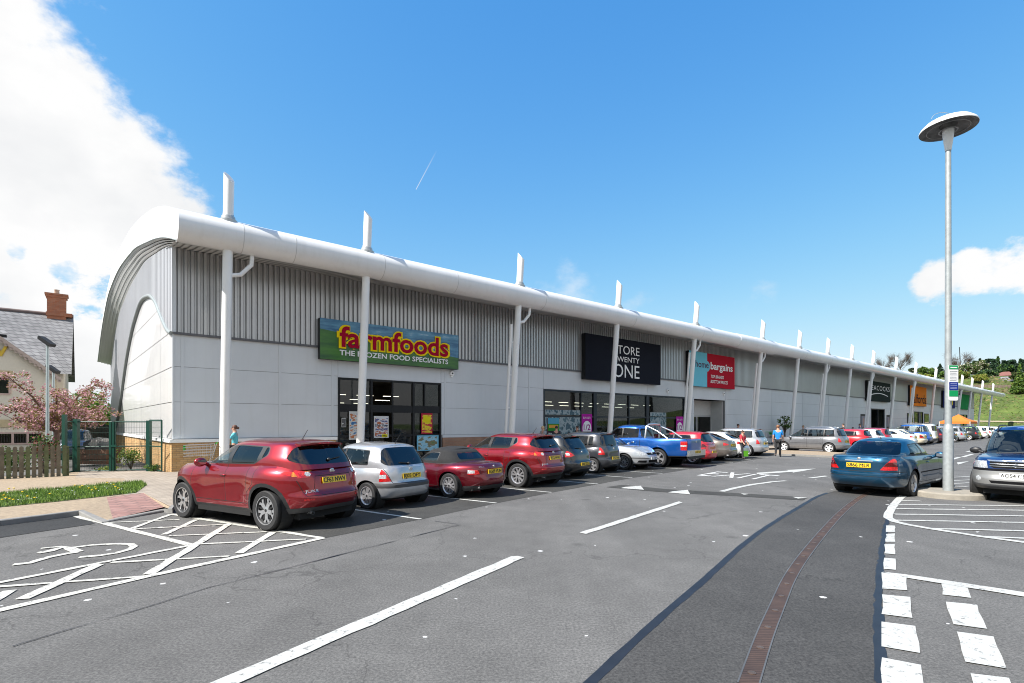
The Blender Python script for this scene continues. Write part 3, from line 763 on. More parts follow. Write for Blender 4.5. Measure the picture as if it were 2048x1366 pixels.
def mpv(col, plate, H=1.62, L_=4.47, rails=False, **kw):
    s = mk(col, L_, .885, H, 2.70, .80, .32, 1.02, .98, .74, 2.72, 1.72, -.42, -.66, .82, zb=.20, rwk=.77, bonnet=.97, pil=(1.28, .30), wr=(-.28, -.22), wf=(2.34, 1.66),
           top=[(-.8, .97), (-.55, 1.01), (.3, 1.03), (1.5, 1.0), (2.5, .98), (2.9, .94), (3.3, .84), (3.67, .70)], privacy=False,
           rear=[(0, .10), (.10, .03), (.30, 0), (.40, .01), (.46, .05), (.8, .07), (1, .13)], backr=.09, back=[(0, 1.05), (.63, 1.06), (.56, H - .20), (0, H - .18)],
           rim='star', tw=.21, aerial=(.1, .2, 0), wiper=(1.09, .3), badge=.92, handles=[(1.38, .88), (.42, .90)], spoiler=(-.40, H - .05, .14, .52),
           cuts=[('tail_lamp', 0, [(.60, .70), (.95, .68), (.95, .98), (.66, .97)], 'red', True, REARC),
                 ('headlamp', 0, [(.44, .64), (.84, .66), (.80, .84), (.50, .76)], 'head', True, FRONTC),
                 ('grille', 0, [(0, .56), (.40, .57), (.42, .65), (0, .65)], 'dark', False, FRONTC)],
           seams=doors(.34, 1.0, [.34, 1.30, 2.34]) + [ln((.40, .60), (2.3, .60), .009)], rseams=[ln((0, .58), (.6, .58))])
    if rails: s['rails'] = (-.2, 1.5, .56)
    s['plate'] = (plate, .72, .50); s.update(kw); return s
def suv(col, plate, fplate=None, **kw):
    s = mk(col, 4.21, .87, 1.79, 2.48, .80, .345, 1.10, 1.08, .90, 2.22, 1.42, -.40, -.62, .82, lampx=(.3, .55), zb=.30, rwk=.80, bonnet=1.06, pil=(1.0, .10), wr=(-.4, -.30), wf=(1.90, 1.36), nf=4.6,
           top=[(-.8, 1.05), (-.5, 1.10), (.8, 1.10), (2.1, 1.08), (2.5, 1.06), (3.0, 1.02), (3.41, .94)], front=[(0, .10), (.12, .02), (.36, 0), (.46, .05), (.6, .07), (.85, .10), (1, .18)],
           clad=.04, ra=.40, sill=.40, roofcrown=.055, rim='five', tw=.23, mirror=(1.72, 1.08, .80), mirmat=True, rails=(-.2, 1.4, .55), blackrails=True, handles=[(1.1, .93), (.2, .94)],
           screen=[(0, 1.10), (.76, 1.10), (.63, 1.66), (0, 1.68)],
           cuts=[('headlamp', 0, [(.47, .80), (.80, .79), (.83, .93), (.78, .955), (.50, .955)], 'head', True, FRONTC),
                 ('indicator_lamp', 0, [(.803, .79), (.95, .80), (.95, .91), (.833, .93)], 'amber', True, FRONTC),
                 ('grille', 0, [(0, .80), (.36, .80), (.44, .845), (0, .845)], 'dark', False, FRONTC), ('grille_bar', 0, [(0, .846), (.44, .846), (.44, .853), (0, .853)], 'silver', False, FRONTC), ('grille', 0, [(0, .854), (.44, .854), (.44, .895), (0, .895)], 'dark', False, FRONTC), ('grille_bar', 0, [(0, .896), (.44, .896), (.44, .903), (0, .903)], 'silver', False, FRONTC), ('grille', 0, [(0, .904), (.44, .904), (.44, .951), (0, .951)], 'dark', False, FRONTC),
                 ('grille_trim', 0, [(0, .953), (.46, .953), (.50, .985), (0, .99)], 'silver', False, FRONTC),
                 ('lower_intake', 0, [(0, .455), (.40, .455), (.44, .52), (0, .52)], 'dark', False, FRONTC),
                 ('fog_lamp', 0, [(.60, .515), (.645, .495), (.69, .515), (.70, .555), (.69, .59), (.645, .61), (.60, .59), (.59, .555)], 'clear', True, FRONTC),
                 ('front_bumper', 0, [(0, .43), (.95, .43), (.95, .735), (0, .735)], 'pale', False, FRONTC), ('grille_surround', 0, [(0, .738), (.95, .738), (.95, .79), (0, .79)], 'dark', False, FRONTC), ('bumper_valance', 0, [(0, .25), (.95, .25), (.95, .428), (0, .428)], 'lower', False, FRONTC),
                 ('tail_lamp', 0, [(.66, .78), (.95, .78), (.95, 1.06), (.68, 1.06)], 'red', True, REARC)],
           seams=doors(.44, 1.08, [.30, 1.02, 1.96]), fbadge=.875, zbadge=True)
    if plate: s['plate'] = (plate, .80, .50)
    if fplate: s['fplate'] = (fplate, .645, .52)
    s.update(kw); return s
def pickup():
    s = mk(('bright blue', (.003, .085, .36), .55), 5.26, .90, 1.80, 3.085, 1.28, .385, 1.20, 1.16, .90, 3.02, 2.20, .96, .82, .80, zb=.42, rwk=.78, bonnet=1.13, pil=(1.75,), wr=(1.0, 1.02), wf=(2.70, 2.12),
           top=[(-1.28, 1.19), (-.9, 1.20), (.5, 1.20), (1.5, 1.18), (2.8, 1.16), (3.3, 1.13), (3.7, 1.06), (3.98, .94)], nr=7.5, nf=4.4,
           rear=[(0, .02), (.3, 0), (.7, 0), (.95, .01), (1, .03)], wid=[(0, .94), (.12, .97), (.4, .985), (.7, 1), (.9, .985), (1, .95)], locrown=.0,
           flares=[(0, .62, .56, .07), (3.085, .62, .56, .07)], ra=.46, sill=.50, hrear=[(0, 0), (.8, .12), (.93, .16), (1, .28)], hnr=6,
           back=[(0, 1.26), (.62, 1.26), (.56, 1.62), (0, 1.63)], rim='five', tw=.26, mirror=(2.62, 1.16, .80), handles=[(1.18, 1.03), (1.95, 1.03)], chromeh=True, tint=(.10, .11, .12), ub=.36,
           black=[(2, [(-1.20, -.1), (.80, -.1), (.80, .80), (-1.20, .80)], 'lo', lambda f: f.normal.z > .6)],
           cuts=[('tail_lamp', 0, [(.70, .74), (.98, .74), (.98, 1.10), (.70, 1.10)], 'red', True, REARC), ('reversing_lamp', 0, [(.72, .89), (.98, .89), (.98, .95), (.72, .95)], 'clear', True, REARC),
                 ('headlamp', 0, [(.46, .80), (.84, .82), (.84, .98), (.52, .96)], 'head', True, FRONTC), ('grille', 0, [(0, .76), (.40, .76), (.44, .95), (0, .95)], 'dark', False, FRONTC)],
           seams=doors(.54, 1.18, [.98, 1.75, 2.76]) + [ln((.84, .5), (.84, 1.2), .012)], rseams=[ln((0, .66), (.69, .66), .007), ln((.69, .66), (.69, 1.2), .007)], seats=(2.0, 1.25), badge=1.08, badger=.05)
    return s
def van(col, plate):
    s = mk(col, 4.40, .91, 1.86, 2.70, .78, .315, 1.15, 1.02, .80, 2.85, 1.85, -.60, -.70, .87, zb=.22, rwk=.86, bonnet=1.0, pil=(1.3,), wr=(1.28, 1.26), wf=(2.50, 1.80), back=[(0, 1.2), (.66, 1.2), (.64, 1.66), (0, 1.66)],
           rear=[(0, .05), (.2, 0), (.4, .01), (.5, .04), (1, .08)], rim='steel', cuts=[('tail_lamp', 0, [(.74, .70), (.98, .70), (.98, 1.12), (.74, 1.12)], 'red', True, REARC), ('bumper_strip', 0, [(0, .3), (.95, .3), (.95, .52), (0, .52)], 'lower', False, REARC)],
           seams=doors(.35, 1.05, [1.28, 2.55]), rseams=[ln((0, .5), (0.006, 1.9), .006)])
    s['side'] = s['side'][:1]; s['plate'] = (plate, .62, .50); return s
# ================================================================ the retail building
DV = Vector((.7738, .6334, 0)); NV = Vector((.6334, -.7738, 0)); O0 = Vector((-9.85, 17.86, 0))
BM = Matrix(((DV.x, -NV.x, 0, O0.x), (DV.y, -NV.y, 0, O0.y), (0, 0, 1, 0), (0, 0, 0, 1)))   # local: along the front, inward, up
UW = 2.03
def fac(x, y=None, u=UW):
    "position along the front (and height) of the point the photo shows at x, y on a plane u metres behind the eaves"
    b = O0 - NV * u; r = (x - CX) / F
    s = (r * b.y - b.x) / (DV.x - r * DV.y)
    return s if y is None else (s, CH + (HZ - y) * (b.y + s * DV.y) / F)
def wp(s, u, z): return BM @ Vector((s, u, z))
WALL = weathered('silver grey wall panel', (.575, .60, .625), .45, 0, .035)
ENDW = weathered('white end panel', (.60, .60, .605), .25, 0, .05, .3)
RIB = weathered('ribbed steel cladding', (.43, .435, .44), .30, .6, .05)
ENDC = weathered('pale steel cladding', (.47, .475, .50), .38, .35, .05)
WHITE = weathered('white steel paint', (.80, .80, .795), .35, 0, .05, .15)
TUBE = weathered('white eaves tube', (.72, .72, .72), .32, 0, .06, .2)
SOFF = mat('soffit sheet', (.56, .56, .55), .5, .2, .05, .6)
DARK = mat('dark frame', (.012, .013, .015), .5, .0, .08, spec=.25)
GREYF = mat('grey frame', (.028, .036, .044), .5, .1, .08, spec=.25)
TRIM = mat('joint shadow', (.22, .22, .23), .6, 0, .05)
TRIMD = mat('dark drip trim', (.10, .10, .11), .5, .2, .05)
FLASH = mat('edge flashing', (.30, .33, .33), .4, .4, .05)
def brick_mat(name, c1, c2, mortar, sc=(1, 1), axis='XZ', bw=.225, bh=.075):
    m, t, o = nt(name); b = N(t, 'ShaderNodeBsdfPrincipled', Roughness=.85)
    sp = N(t, 'ShaderNodeSeparateXYZ'); L(t, coords(t), sp.inputs[0]); cb = N(t, 'ShaderNodeCombineXYZ')
    if axis == 'XZ':
        ad = N(t, 'ShaderNodeMath', operation='ADD'); L(t, sp.outputs[0], ad.inputs[0]); L(t, sp.outputs[1], ad.inputs[1])
        L(t, ad.outputs[0], cb.inputs[0]); L(t, sp.outputs[2], cb.inputs[1])
    else: L(t, sp.outputs[0], cb.inputs[0]); L(t, sp.outputs[1], cb.inputs[1])
    br = N(t, 'ShaderNodeTexBrick'); br.inputs['Scale'].default_value = 1.0
    br.inputs['Brick Width'].default_value = bw; br.inputs['Row Height'].default_value = bh; br.inputs['Mortar Size'].default_value = bh * .07; br.inputs['Bias'].default_value = -.1
    br.inputs['Color1'].default_value = rgba(c1); br.inputs['Color2'].default_value = rgba(c2); br.inputs['Mortar'].default_value = rgba(mortar)
    L(t, cb.outputs[0], br.inputs['Vector'])
    n = noise_tex(t, 1.2, 6, .65, coords(t))
    L(t, mixc(t, .8, br.outputs['Color'], ramp(t, n, [(.3, (.72, .72, .72)), (.7, (1.15, 1.15, 1.15))]), 'MULTIPLY'), b.inputs['Base Color'])
    bp = N(t, 'ShaderNodeBump', Strength=.5, Distance=.006, invert=True); L(t, br.outputs['Fac'], bp.inputs['Height']); L(t, bp.outputs[0], b.inputs['Normal'])
    L(t, b.outputs[0], o.inputs[0]); return m
BUFF = brick_mat('buff brick', (.44, .255, .10), (.55, .36, .17), (.22, .16, .10))
BROWN = brick_mat('brown brick', (.30, .16, .10), (.36, .20, .13), (.28, .22, .18))

bld = thing('retail_building', 'long white shop building with an arched end and a tubular eaves on leaning posts', 'shop building', M=BM)
LOW = [(0, 7.84), (1.4, 8.28), (2.8, 8.66), (5.4, 9.2), (10.2, 9.95), (14.9, 10.18), (19.5, 9.85), (23.3, 8.58), (27, 6.24)]
UPP = [(0, 8.84), (1.0, 9.25), (2.2, 9.66), (4.3, 10.22), (8.1, 10.88), (11.5, 11.22), (15.9, 11.25), (20.3, 10.42), (23.9, 8.78), (27, 6.32)]
WAVE = [(0, 5.09), (.51, 5.2), (2.22, 6.0), (3.89, 6.92), (5.78, 7.5), (8.0, 7.72), (11.06, 7.15), (14.04, 5.9), (16.4, 4.39), (18.2, 3.04), (21, 1.75), (25, .75)]
S0, SE = -1.38, 139.0            # the two ends of the front wall
ZC = 5.09                        # foot of the ribbed cladding
# openings in the front: start, end, head height, kind
def op(xa, xb, y, kind): return (fac(xa), fac(xb), fac(xa, y)[1], kind)
OPS = [op(676, 882, 755, 'black'), op(1087, 1369, 778, 'grey'), op(1388, 1450, 798, 'porch'), op(1742, 1769, 817, 'door'), op(1828, 1846, 823, 'door'), op(1921, 1934, 829, 'door')]
joints = [S0, fac(365), fac(560), fac(665), fac(890), fac(1058), fac(1180), fac(1295), fac(1385), fac(1452), fac(1544), fac(1605), fac(1657), fac(1706), fac(1790), fac(1866), fac(1900), SE]
cuts_s = sorted(set([round(j, 3) for j in joints] + [round(o[k], 3) for o in OPS for k in (0, 1)]))
wall = MB(); back = MB()
levels = [1.28, 2.62, 3.9, ZC]
for a, b in zip(cuts_s, cuts_s[1:]):
    m = (a + b) / 2; z0 = 0.0
    for o in OPS:
        if o[0] - .01 < m < o[1] + .01: z0 = o[2] + .01
    if z0 >= ZC: continue
    zs = [max(z0, 1.28) if z0 == 0 else z0] + [z for z in levels if z > max(z0, 1.28) + .25]
    if b - a < .12: zs = [zs[0], zs[-1]]
    for za, zb in zip(zs, zs[1:]):
        wall.box(a + .007, b - .007, UW, UW + .10, za + .007, zb - .007)
    back.box(a, b, UW + .02, UW + .16, z0, ZC + 3.05)
for j in joints[1:-1]:
    if not any(o[0] - .05 < j < o[1] + .05 for o in OPS): wall.box(j - .05, j + .05, UW - .018, UW + .05, 1.29, ZC - .02)
wall.build('wall_panels', WALL, bld, 0)
back.build('wall_backing', TRIM, bld, 0)
# ribbed cladding
rb = MB(); s = S0 + .1; p = .205; zt = lambda u: cur(LOW, u)
sA = s; prof = [(0, 0), (.032, .085), (.118, .085), (.15, 0)]
pts = [(S0 + .02, 0)]
while s < SE - .3:
    pts += [(s + dx, dy) for dx, dy in prof]; s += p
pts.append((SE, 0))
vs = []; fs = []
for i, (x, dy) in enumerate(pts):
    vs += [(x, UW + .012 - dy, ZC + .04), (x, UW + .012 - dy, 8.18)]
for i in range(len(pts) - 1): fs.append((i * 2, i * 2 + 2, i * 2 + 3, i * 2 + 1))
rb.add(vs, fs); rb.build('ribbed_cladding', RIB, bld, 0)
tr = MB(); tr.box(S0 - .02, SE, UW - .10, UW + .01, ZC - .035, ZC + .045); tr.build('drip_trim', TRIMD, bld, 0)
tr = MB(); tr.box(S0 - .05, S0 + .07, UW - .07, UW + .1, ZC + .046, 8.2); tr.box(S0 - .03, S0 + .03, UW - .02, UW + .1, 1.28, ZC - .036); tr.build('corner_trim', WALL, bld, 0)
# plinth of brick with a white sill over it
def plinth(sa, sb, m, bandw=True):
    b = MB(); b.box(sa, sb, UW - .06, UW + .1, -.05, 1.14); b.build('brick_plinth', m, bld, 0)
    if bandw:
        c = MB(); c.box(sa - .05, sb + .05, UW - .13, UW + .09, 1.143, 1.262); c.build('sill_band', WHITE, bld, 0)
plinth(S0 - .06, OPS[0][0] - .12, BUFF)
plinth(OPS[0][1] + .08, OPS[1][0] - .02, BROWN, False)
plinth(OPS[1][1] + .02, OPS[2][0] - .02, WALL, False)
for a, c, z_ in ((OPS[2][1], OPS[3][0], -.05), (OPS[3][1], OPS[4][0], -.05), (OPS[4][1], OPS[5][0], -.05), (OPS[5][1], SE, -.05), (OPS[0][1] + .07, OPS[1][0] - .01, 1.143)): b = MB(); b.box(a + .02, c - .02, UW - .008, UW + .1, z_, 1.273); b.build('wall_base_panel', WALL, bld, 0)
# end wall: white panels below the wave, pale cladding above it
def ep(t, z, out=0.0): return (S0 - .045 * t - out, UW + t, z)
ts = [25 * i / 90 for i in range(91)]
e = MB(); c = MB(); wv = MB(); path = []
bounds = [0, 2.9, 5.8, 8.7, 11.6, 14.5, 17.4, 20.3, 25]
for k in range(len(bounds) - 1):
    for za, zb in ((1.28, 2.62), (2.62, 3.9), (3.9, 5.2), (5.2, 6.5), (6.5, 8.2)):
        n = 8
        for i in range(n):
            ta = bounds[k] + .012 + (bounds[k + 1] - bounds[k] - .024) * i / n; tb = bounds[k] + .012 + (bounds[k + 1] - bounds[k] - .024) * (i + 1) / n
            ha, hb = min(zb - .012, cur(WAVE, ta) + .1), min(zb - .012, cur(WAVE, tb) + .1)
            if ha <= za + .012 and hb <= za + .012: continue
            e.quad(ep(tb, za + .012), ep(ta, za + .012), ep(ta, max(ha, za + .013)), ep(tb, max(hb, za + .013)))
e.build('end_wall_panels', ENDW, bld, 0)
e = MB(); e.quad(ep(25, -.05, -.03), ep(0, -.05, -.03), ep(0, 7.9, -.03), ep(25, 6.2, -.03)); e.build('end_wall_backing', TRIM, bld, 0)
nr = 150; DIP = [(0, 0), (2, .24), (4, .36), (8.4, .55), (13, .85), (18, 1.0), (23.7, .5), (27, .2)]
for i in range(nr):
    ta, tb = 25 * i / nr, 25 * (i + 1) / nr
    ra = .05 + (.012 if i % 2 else 0)
    za, zb = cur(WAVE, ta), cur(WAVE, tb)
    ua, ub = cur(LOW, UW + ta) - cur(DIP, UW + ta) + .04, cur(LOW, UW + tb) - cur(DIP, UW + tb) + .04
    c.quad(ep(tb, zb, ra), ep(ta, za, ra), ep(ta, ua, ra), ep(tb, ub, ra))
    if i < nr - 1: c.quad(ep(tb, zb, .05), ep(tb, zb, .062), ep(tb, ub, .062), ep(tb, ub, .05))
    path.append(ep(ta, za, .05))
path.append(ep(25, cur(WAVE, 25), .05))
c.build('end_cladding', ENDC, bld, 0)
w = MB(); w.tube(path, .085, 8); w.build('wave_trim', FLASH, bld, 60)
e = MB(); e.add([ep(0, -.05, .06), ep(25, -.05, .06), ep(25, 1.14, .06), ep(0, 1.14, .06), ep(0, 1.14, -.1), ep(25, 1.14, -.1)], [(1, 0, 3, 2), (2, 3, 4, 5)]); e.build('brick_plinth', BUFF, bld, 0)
e = MB(); e.add([ep(-.07, 1.143, .13), ep(25, 1.143, .13), ep(25, 1.262, .11), ep(-.07, 1.262, .11), ep(0, 1.28, -.05), ep(25, 1.28, -.05), ep(0, 1.143, 0), ep(25, 1.143, 0)], [(1, 0, 3, 2), (2, 3, 4, 5), (0, 1, 7, 6)]); e.build('sill_band', WHITE, bld, 0)
e = MB(); e.quad((S0 - 1.1, UW + 25, 0), (SE, UW + 25, 0), (SE, UW + 25, 6.6), (S0 - 1.1, UW + 25, 6.6)); e.quad((SE, UW, 0), (SE, UW + 25, 0), (SE, UW + 25, 6.2), (SE, UW, 8.2)); e.build('rear_wall', WALL, bld, 0)
# roof, its end fascia and the ribbed soffit
us = [27 * i / 44 for i in range(45)]
rs = lambda u: -1.5 - .066 * u
r_ = MB(); n = len(us); vs = []
for u in us: vs += [(rs(u), u, cur(UPP, u)), (SE + 2.0, u, cur(UPP, u))]
r_.add(vs, [(i * 2, i * 2 + 1, i * 2 + 3, i * 2 + 2) for i in range(n - 1)]); r_.build('roof', mat('roof sheet', (.62, .63, .63), .45, .2, .04), bld, 60)
f_ = MB(); vs = []
for u in us: vs += [(rs(u), u, cur(LOW, u)), (rs(u), u, cur(UPP, u))]
f_.add(vs, [(i * 2, i * 2 + 1, i * 2 + 3, i * 2 + 2) for i in range(n - 1)])
g_ = MB(); g_.tube([(rs(u) - .004, u, cur(LOW, u) + .02) for u in us], .026, 6); g_.build('fascia_drip', FLASH, bld, 60)
for k in range(1, 30):
    u = k * .9; f_.add([(rs(u) - .003, u - .008, cur(LOW, u) + .05), (rs(u) - .003, u + .008, cur(LOW, u) + .05), (rs(u) - .003, u + .008, cur(UPP, u) - .02), (rs(u) - .003, u - .008, cur(UPP, u) - .02)], [(0, 3, 2, 1)], 1)
f_.build('roof_fascia', [WHITE, mat('fine joint', (.5, .5, .5), .6, 0, 0)], bld, 60)
es = MB(); ne = 9
for k in range(ne):
    vs = []; dz = .03 if k % 2 else 0
    for u in us[2:]:
        t_ = max(0, u - UW); a0, a1 = rs(u) + .01, (S0 - .045 * t_ - .02 if u > UW else S0 + .1)
        for q in (k / ne, (k + 1) / ne): vs.append((a0 + (a1 - a0) * q, u, cur(LOW, u) - cur(DIP, u) * q + dz + .004))
    es.add(vs, [(i * 2, i * 2 + 2, i * 2 + 3, i * 2 + 1) for i in range(len(us) - 3)])
es.build('end_soffit', SOFF, bld, 0)
so = MB(); uu = [i * .45 for i in range(6)] + [2.25 + (24.7) * i / 26 for i in range(1, 27)]
def strip(sa, sb, dz, us_):
    vs = []
    for u in us_:
        k = .066 * u if sa < -1 else 0
        z_ = 7.84 + .17 * u; vs += [(sa, u, z_ + dz), (sb, u, z_ + dz)]
    so.add(vs, [(i * 2, i * 2 + 2, i * 2 + 3, i * 2 + 1) for i in range(len(us_) - 1)])
sx_ = -1.5; k = 0
while sx_ < SE + 1.8:
    sb_ = sx_ + .10
    strip(sx_, sb_, .0 if k % 2 else .035, uu[:7]); k += 1; sx_ = sb_ if sx_ < 60 else sb_ + .0
so.build('soffit', SOFF, bld, 0)
# the eaves tube
TR, TZ = .52, 8.34
tb = MB(); jn = [-1.5] + [fac(x, u=0) for x in (482, 585, 760, 905, 1080, 1260, 1395)] + [fac(1470, u=0)]
ring = lambda s_, r_, n=28: [(s_, r_ * math.sin(2 * math.pi * i / n), TZ + r_ * math.cos(2 * math.pi * i / n)) for i in range(n)]
def loft(mb, stations, n=28, mi=0, cap=True):
    vs = []
    for s_, r_ in stations: vs += ring(s_, r_, n)
    mb.add(vs, [(i * n + j, (i + 1) * n + j, (i + 1) * n + (j + 1) % n, i * n + (j + 1) % n) for i in range(len(stations) - 1) for j in range(n)], mi)
    if cap: mb.add(ring(stations[0][0], stations[0][1], n), [list(range(n))], mi); mb.add(ring(*stations[-1], n), [list(range(n))[::-1]], mi)
sE = fac(2006, u=0); sJ = fac(1545, u=0); sI = fac(1470, u=0)
loft(tb, [(-1.5, TR), (sI, TR)]); loft(tb, [(sI - .01, TR + .015), (sI + 1.0, TR + .05), (sJ, TR + .05), (sJ + .02, TR + .02)]); loft(tb, [(sJ - .5, TR - .03), (sE - .5, TR - .03), (sE - .2, TR - .1), (sE - .05, TR * .6), (sE, .05)])
jb = tb; JM = mat('fine joint', (.5, .5, .5), .6, 0, 0)
xs_ = list(jn[1:-1])
s = sJ + 6
while s < sE - 3: xs_.append(s); s += 6.2
for s in xs_: loft(jb, [(s - .012, TR + .004 if s < sJ else TR - .026), (s + .012, TR + .004 if s < sJ else TR - .026)], 28, 1)
tb.build('eaves_tube', [TUBE, JM], bld, 40)
# posts with finials, brackets and rainwater pipes
CXS = [456, 733, 1038, 1235, 1390, 1523, 1597, 1654, 1702, 1745, 1791, 1830, 1870, 1896, 1923, 1943, 1964, 1985]
PIPES = {3, 5, 6, 8, 10, 12, 15}
COLS = []
for i, x in enumerate(CXS):
    s = fac(x, u=0); COLS.append(s); ax = Vector((0, -.085, 1)).normalized(); nn = 20 if i < 6 else 12
    top = Vector((s, 0, TZ)); base = top - ax * (TZ / ax.z)
    c = MB(); c.tube([base, top], .160, nn); col = c.build('column', WHITE, bld, 50)
    f_ = MB(); z0 = TZ + TR - .06; z1 = 10.32; vs = []; r = .164
    p0 = top + ax * ((z0 - TZ) / ax.z); p1 = top + ax * ((z1 - TZ) / ax.z)
    for j in range(nn):
        q = 2 * math.pi * j / nn; dx, dy = r * math.cos(q), r * math.sin(q)
        vs += [p0 + Vector((dx, dy, 0)), p1 + Vector((dx, dy, 0)) + Vector((0, 0, -(dx * .65 - dy * 1.0)))]
    f_.add(vs, [(j * 2, ((j + 1) % nn) * 2, ((j + 1) % nn) * 2 + 1, j * 2 + 1) for j in range(nn)]); f_.add([vs[j * 2 + 1] for j in range(nn)], [list(range(nn))])
    nrm = Vector((.65, -1.0, 1)).normalized(); cen = p1 + nrm * .003
    for k_, sc_f, mi_ in ((0, .86, 1),):
        f_.add([cen + (vs[j * 2 + 1] - p1) * sc_f for j in range(nn)], [list(range(nn))], mi_)
    f_.build('finial', [WHITE, mat('finial cap grey', (.50, .51, .52), .5, 0, .05)], col, 40)
    g_ = MB(Matrix.Translation(p0)); g_.lathe([(.28, -.05), (.29, .06), (.225, .09), (.22, .18), (.185, .2), (.17, .3)], nn); g_.build('finial_collar', mat('collar grey', (.42, .44, .45), .4, .5, .05), col, 40)
    if i + 1 in PIPES or i == 0:
        b = MB(); b.tube([top + Vector((.78, .05, -TR + .03)), top + Vector((.76, .08, -TR - .32)), top + Vector((.42, .12, -TR - .72)), top + Vector((.1, .12, -TR - .80))], .075, 8); b.build('swan_neck', WHITE, col, 40)
    if i + 1 in PIPES:
        o = Vector((-.30, .12, 0)); b = MB(); b.tube([base + o, top + o - ax * 1.45], .075, 8)
        for k in range(4): q = base + o + (top - base) * (.12 + .2 * k); b.tube([q, q + Vector((.2, -.05, 0))], .03, 6)
        b.build('rainwater_pipe', WHITE, col, 40)
# ---------------------------------------------------------------- shop fronts
def printed(name, cols, sc=(6, 1, 9), seed=0.0, detail=3):
    if name in MATS: return MATS[name]
    m, t, o = nt(name); b = N(t, 'ShaderNodeBsdfPrincipled', Roughness=.45); b.inputs['Specular IOR Level'].default_value = .25
    mp = N(t, 'ShaderNodeMapping'); mp.inputs['Scale'].default_value = sc; mp.inputs['Location'].default_value = (seed, 0, seed * 1.7); L(t, coords(t), mp.inputs[0])
    n = noise_tex(t, 1.0, detail, .5, mp.outputs[0]); k = len(cols)
    r = N(t, 'ShaderNodeValToRGB'); r.color_ramp.interpolation = 'CONSTANT'; e = r.color_ramp.elements
    while len(e) < k: e.new(.5)
    for i, (el, c) in enumerate(zip(e, cols)): el.position = 0 if i == 0 else .36 + .30 * (i - 1) / max(1, k - 2); el.color = rgba(c)
    L(t, n, r.inputs[0]); L(t, r.outputs[0], b.inputs['Base Color']); L(t, b.outputs[0], o.inputs[0]); return m
SG = glass('shop glass', (.50, .56, .56), 1.42)
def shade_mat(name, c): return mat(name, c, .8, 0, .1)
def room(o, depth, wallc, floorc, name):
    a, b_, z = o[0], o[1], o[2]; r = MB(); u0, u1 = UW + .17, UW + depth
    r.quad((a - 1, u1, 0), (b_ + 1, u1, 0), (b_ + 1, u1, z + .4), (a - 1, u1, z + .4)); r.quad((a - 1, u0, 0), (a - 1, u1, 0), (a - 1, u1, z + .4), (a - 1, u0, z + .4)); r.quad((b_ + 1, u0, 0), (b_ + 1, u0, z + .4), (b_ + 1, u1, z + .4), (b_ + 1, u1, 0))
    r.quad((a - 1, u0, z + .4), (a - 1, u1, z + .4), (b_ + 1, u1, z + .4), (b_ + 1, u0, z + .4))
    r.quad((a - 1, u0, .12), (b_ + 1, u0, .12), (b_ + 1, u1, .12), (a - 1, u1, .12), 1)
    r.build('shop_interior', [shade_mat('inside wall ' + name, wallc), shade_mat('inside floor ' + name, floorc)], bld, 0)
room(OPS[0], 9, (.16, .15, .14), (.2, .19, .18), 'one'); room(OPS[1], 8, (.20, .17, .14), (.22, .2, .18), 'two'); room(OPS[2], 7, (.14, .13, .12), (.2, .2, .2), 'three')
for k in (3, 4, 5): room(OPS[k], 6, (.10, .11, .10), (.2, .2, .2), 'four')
LITE = mat('lit tube', (1, 1, 1), .5, 0, 0, emit=((1, .90, .70), 2.2))
for o, rows in ((OPS[0], 3), (OPS[1], 2)):
    n = int((o[1] - o[0]) / 1.5)
    for i in range(n):
        for j in range(rows):
            s = o[0] + .5 + (o[1] - o[0] - 1) * (i + (.5 if j % 2 else .2)) / n; u = UW + 2.2 + j * 1.9
            b = MB(); b.box(s - .42, s + .42, u - .03, u + .03, o[2] - .62 - .12 * j, o[2] - .60 - .12 * j); b.build('ceiling_light', LITE, bld, 0)
def stock(o, u, h, seed):
    rr = random.Random(seed); s = o[0] + .4
    while s < o[1] - .8:
        w = rr.uniform(.7, 1.5); hh = h * rr.uniform(.7, 1.05); b = MB(); b.box(s, min(s + w, o[1] - .3), u + rr.uniform(0, .8), u + 1.0, .13, hh)
        b.build('stock_shelf', printed('shop stock %d' % rr.randrange(4), [[(.05, .05, .05), (.30, .22, .12), (.12, .16, .22), (.34, .30, .26), (.25, .05, .05)], [(.04, .04, .05), (.22, .2, .24), (.10, .08, .07), (.3, .24, .18), (.12, .2, .26)], [(.06, .05, .04), (.3, .28, .1), (.08, .18, .10), (.28, .1, .08), (.3, .3, .3)], [(.03, .03, .03), (.16, .13, .10), (.3, .27, .25), (.08, .1, .14), (.2, .1, .06)]][rr.randrange(4)], (3.2, 1, 4.5), seed + s, 3), bld, 0); s += w + rr.uniform(.15, 1.2)
def shopfront(o, bars, rails, m, glassu=UW + .05, zb=.12, gaps=(), gm=None):
    a, b_, z = o[:3]; f = MB()
    for s, w in bars: f.box(s - w, s + w, UW - .03, UW + .12, zb, z)
    xs = [a] + [x[0] for x in bars if a < x[0] < b_] + [b_]
    for zz, w in rails: f.box(a, b_, UW - .012, UW + .10, zz - w, zz + w)
    fr = f.build('shopfront_frame', m, bld, 0)
    for k, (p, q) in enumerate(zip(xs, xs[1:])):
        if k in gaps or q - p < .1: continue
        g = MB(); g.quad((p, glassu, zb), (q, glassu, zb), (q, glassu, z), (p, glassu, z)); g.build('shop_window', gm or SG, fr, 0)
a, b_, z, _ = OPS[0]; sm1, sm2 = fac(743), fac(827)
shopfront(OPS[0], [(a + .04, .045), (sm1, .05), (sm2, .05), (b_ - .04, .045), (fac(849), .03), (fac(785), .035)], [(z - .04, .04), (fac(743, 817)[1], .17), (fac(850, 870)[1], .05), (.2, .08)], DARK, gaps=(2,))
a, b_, z, _ = OPS[1]
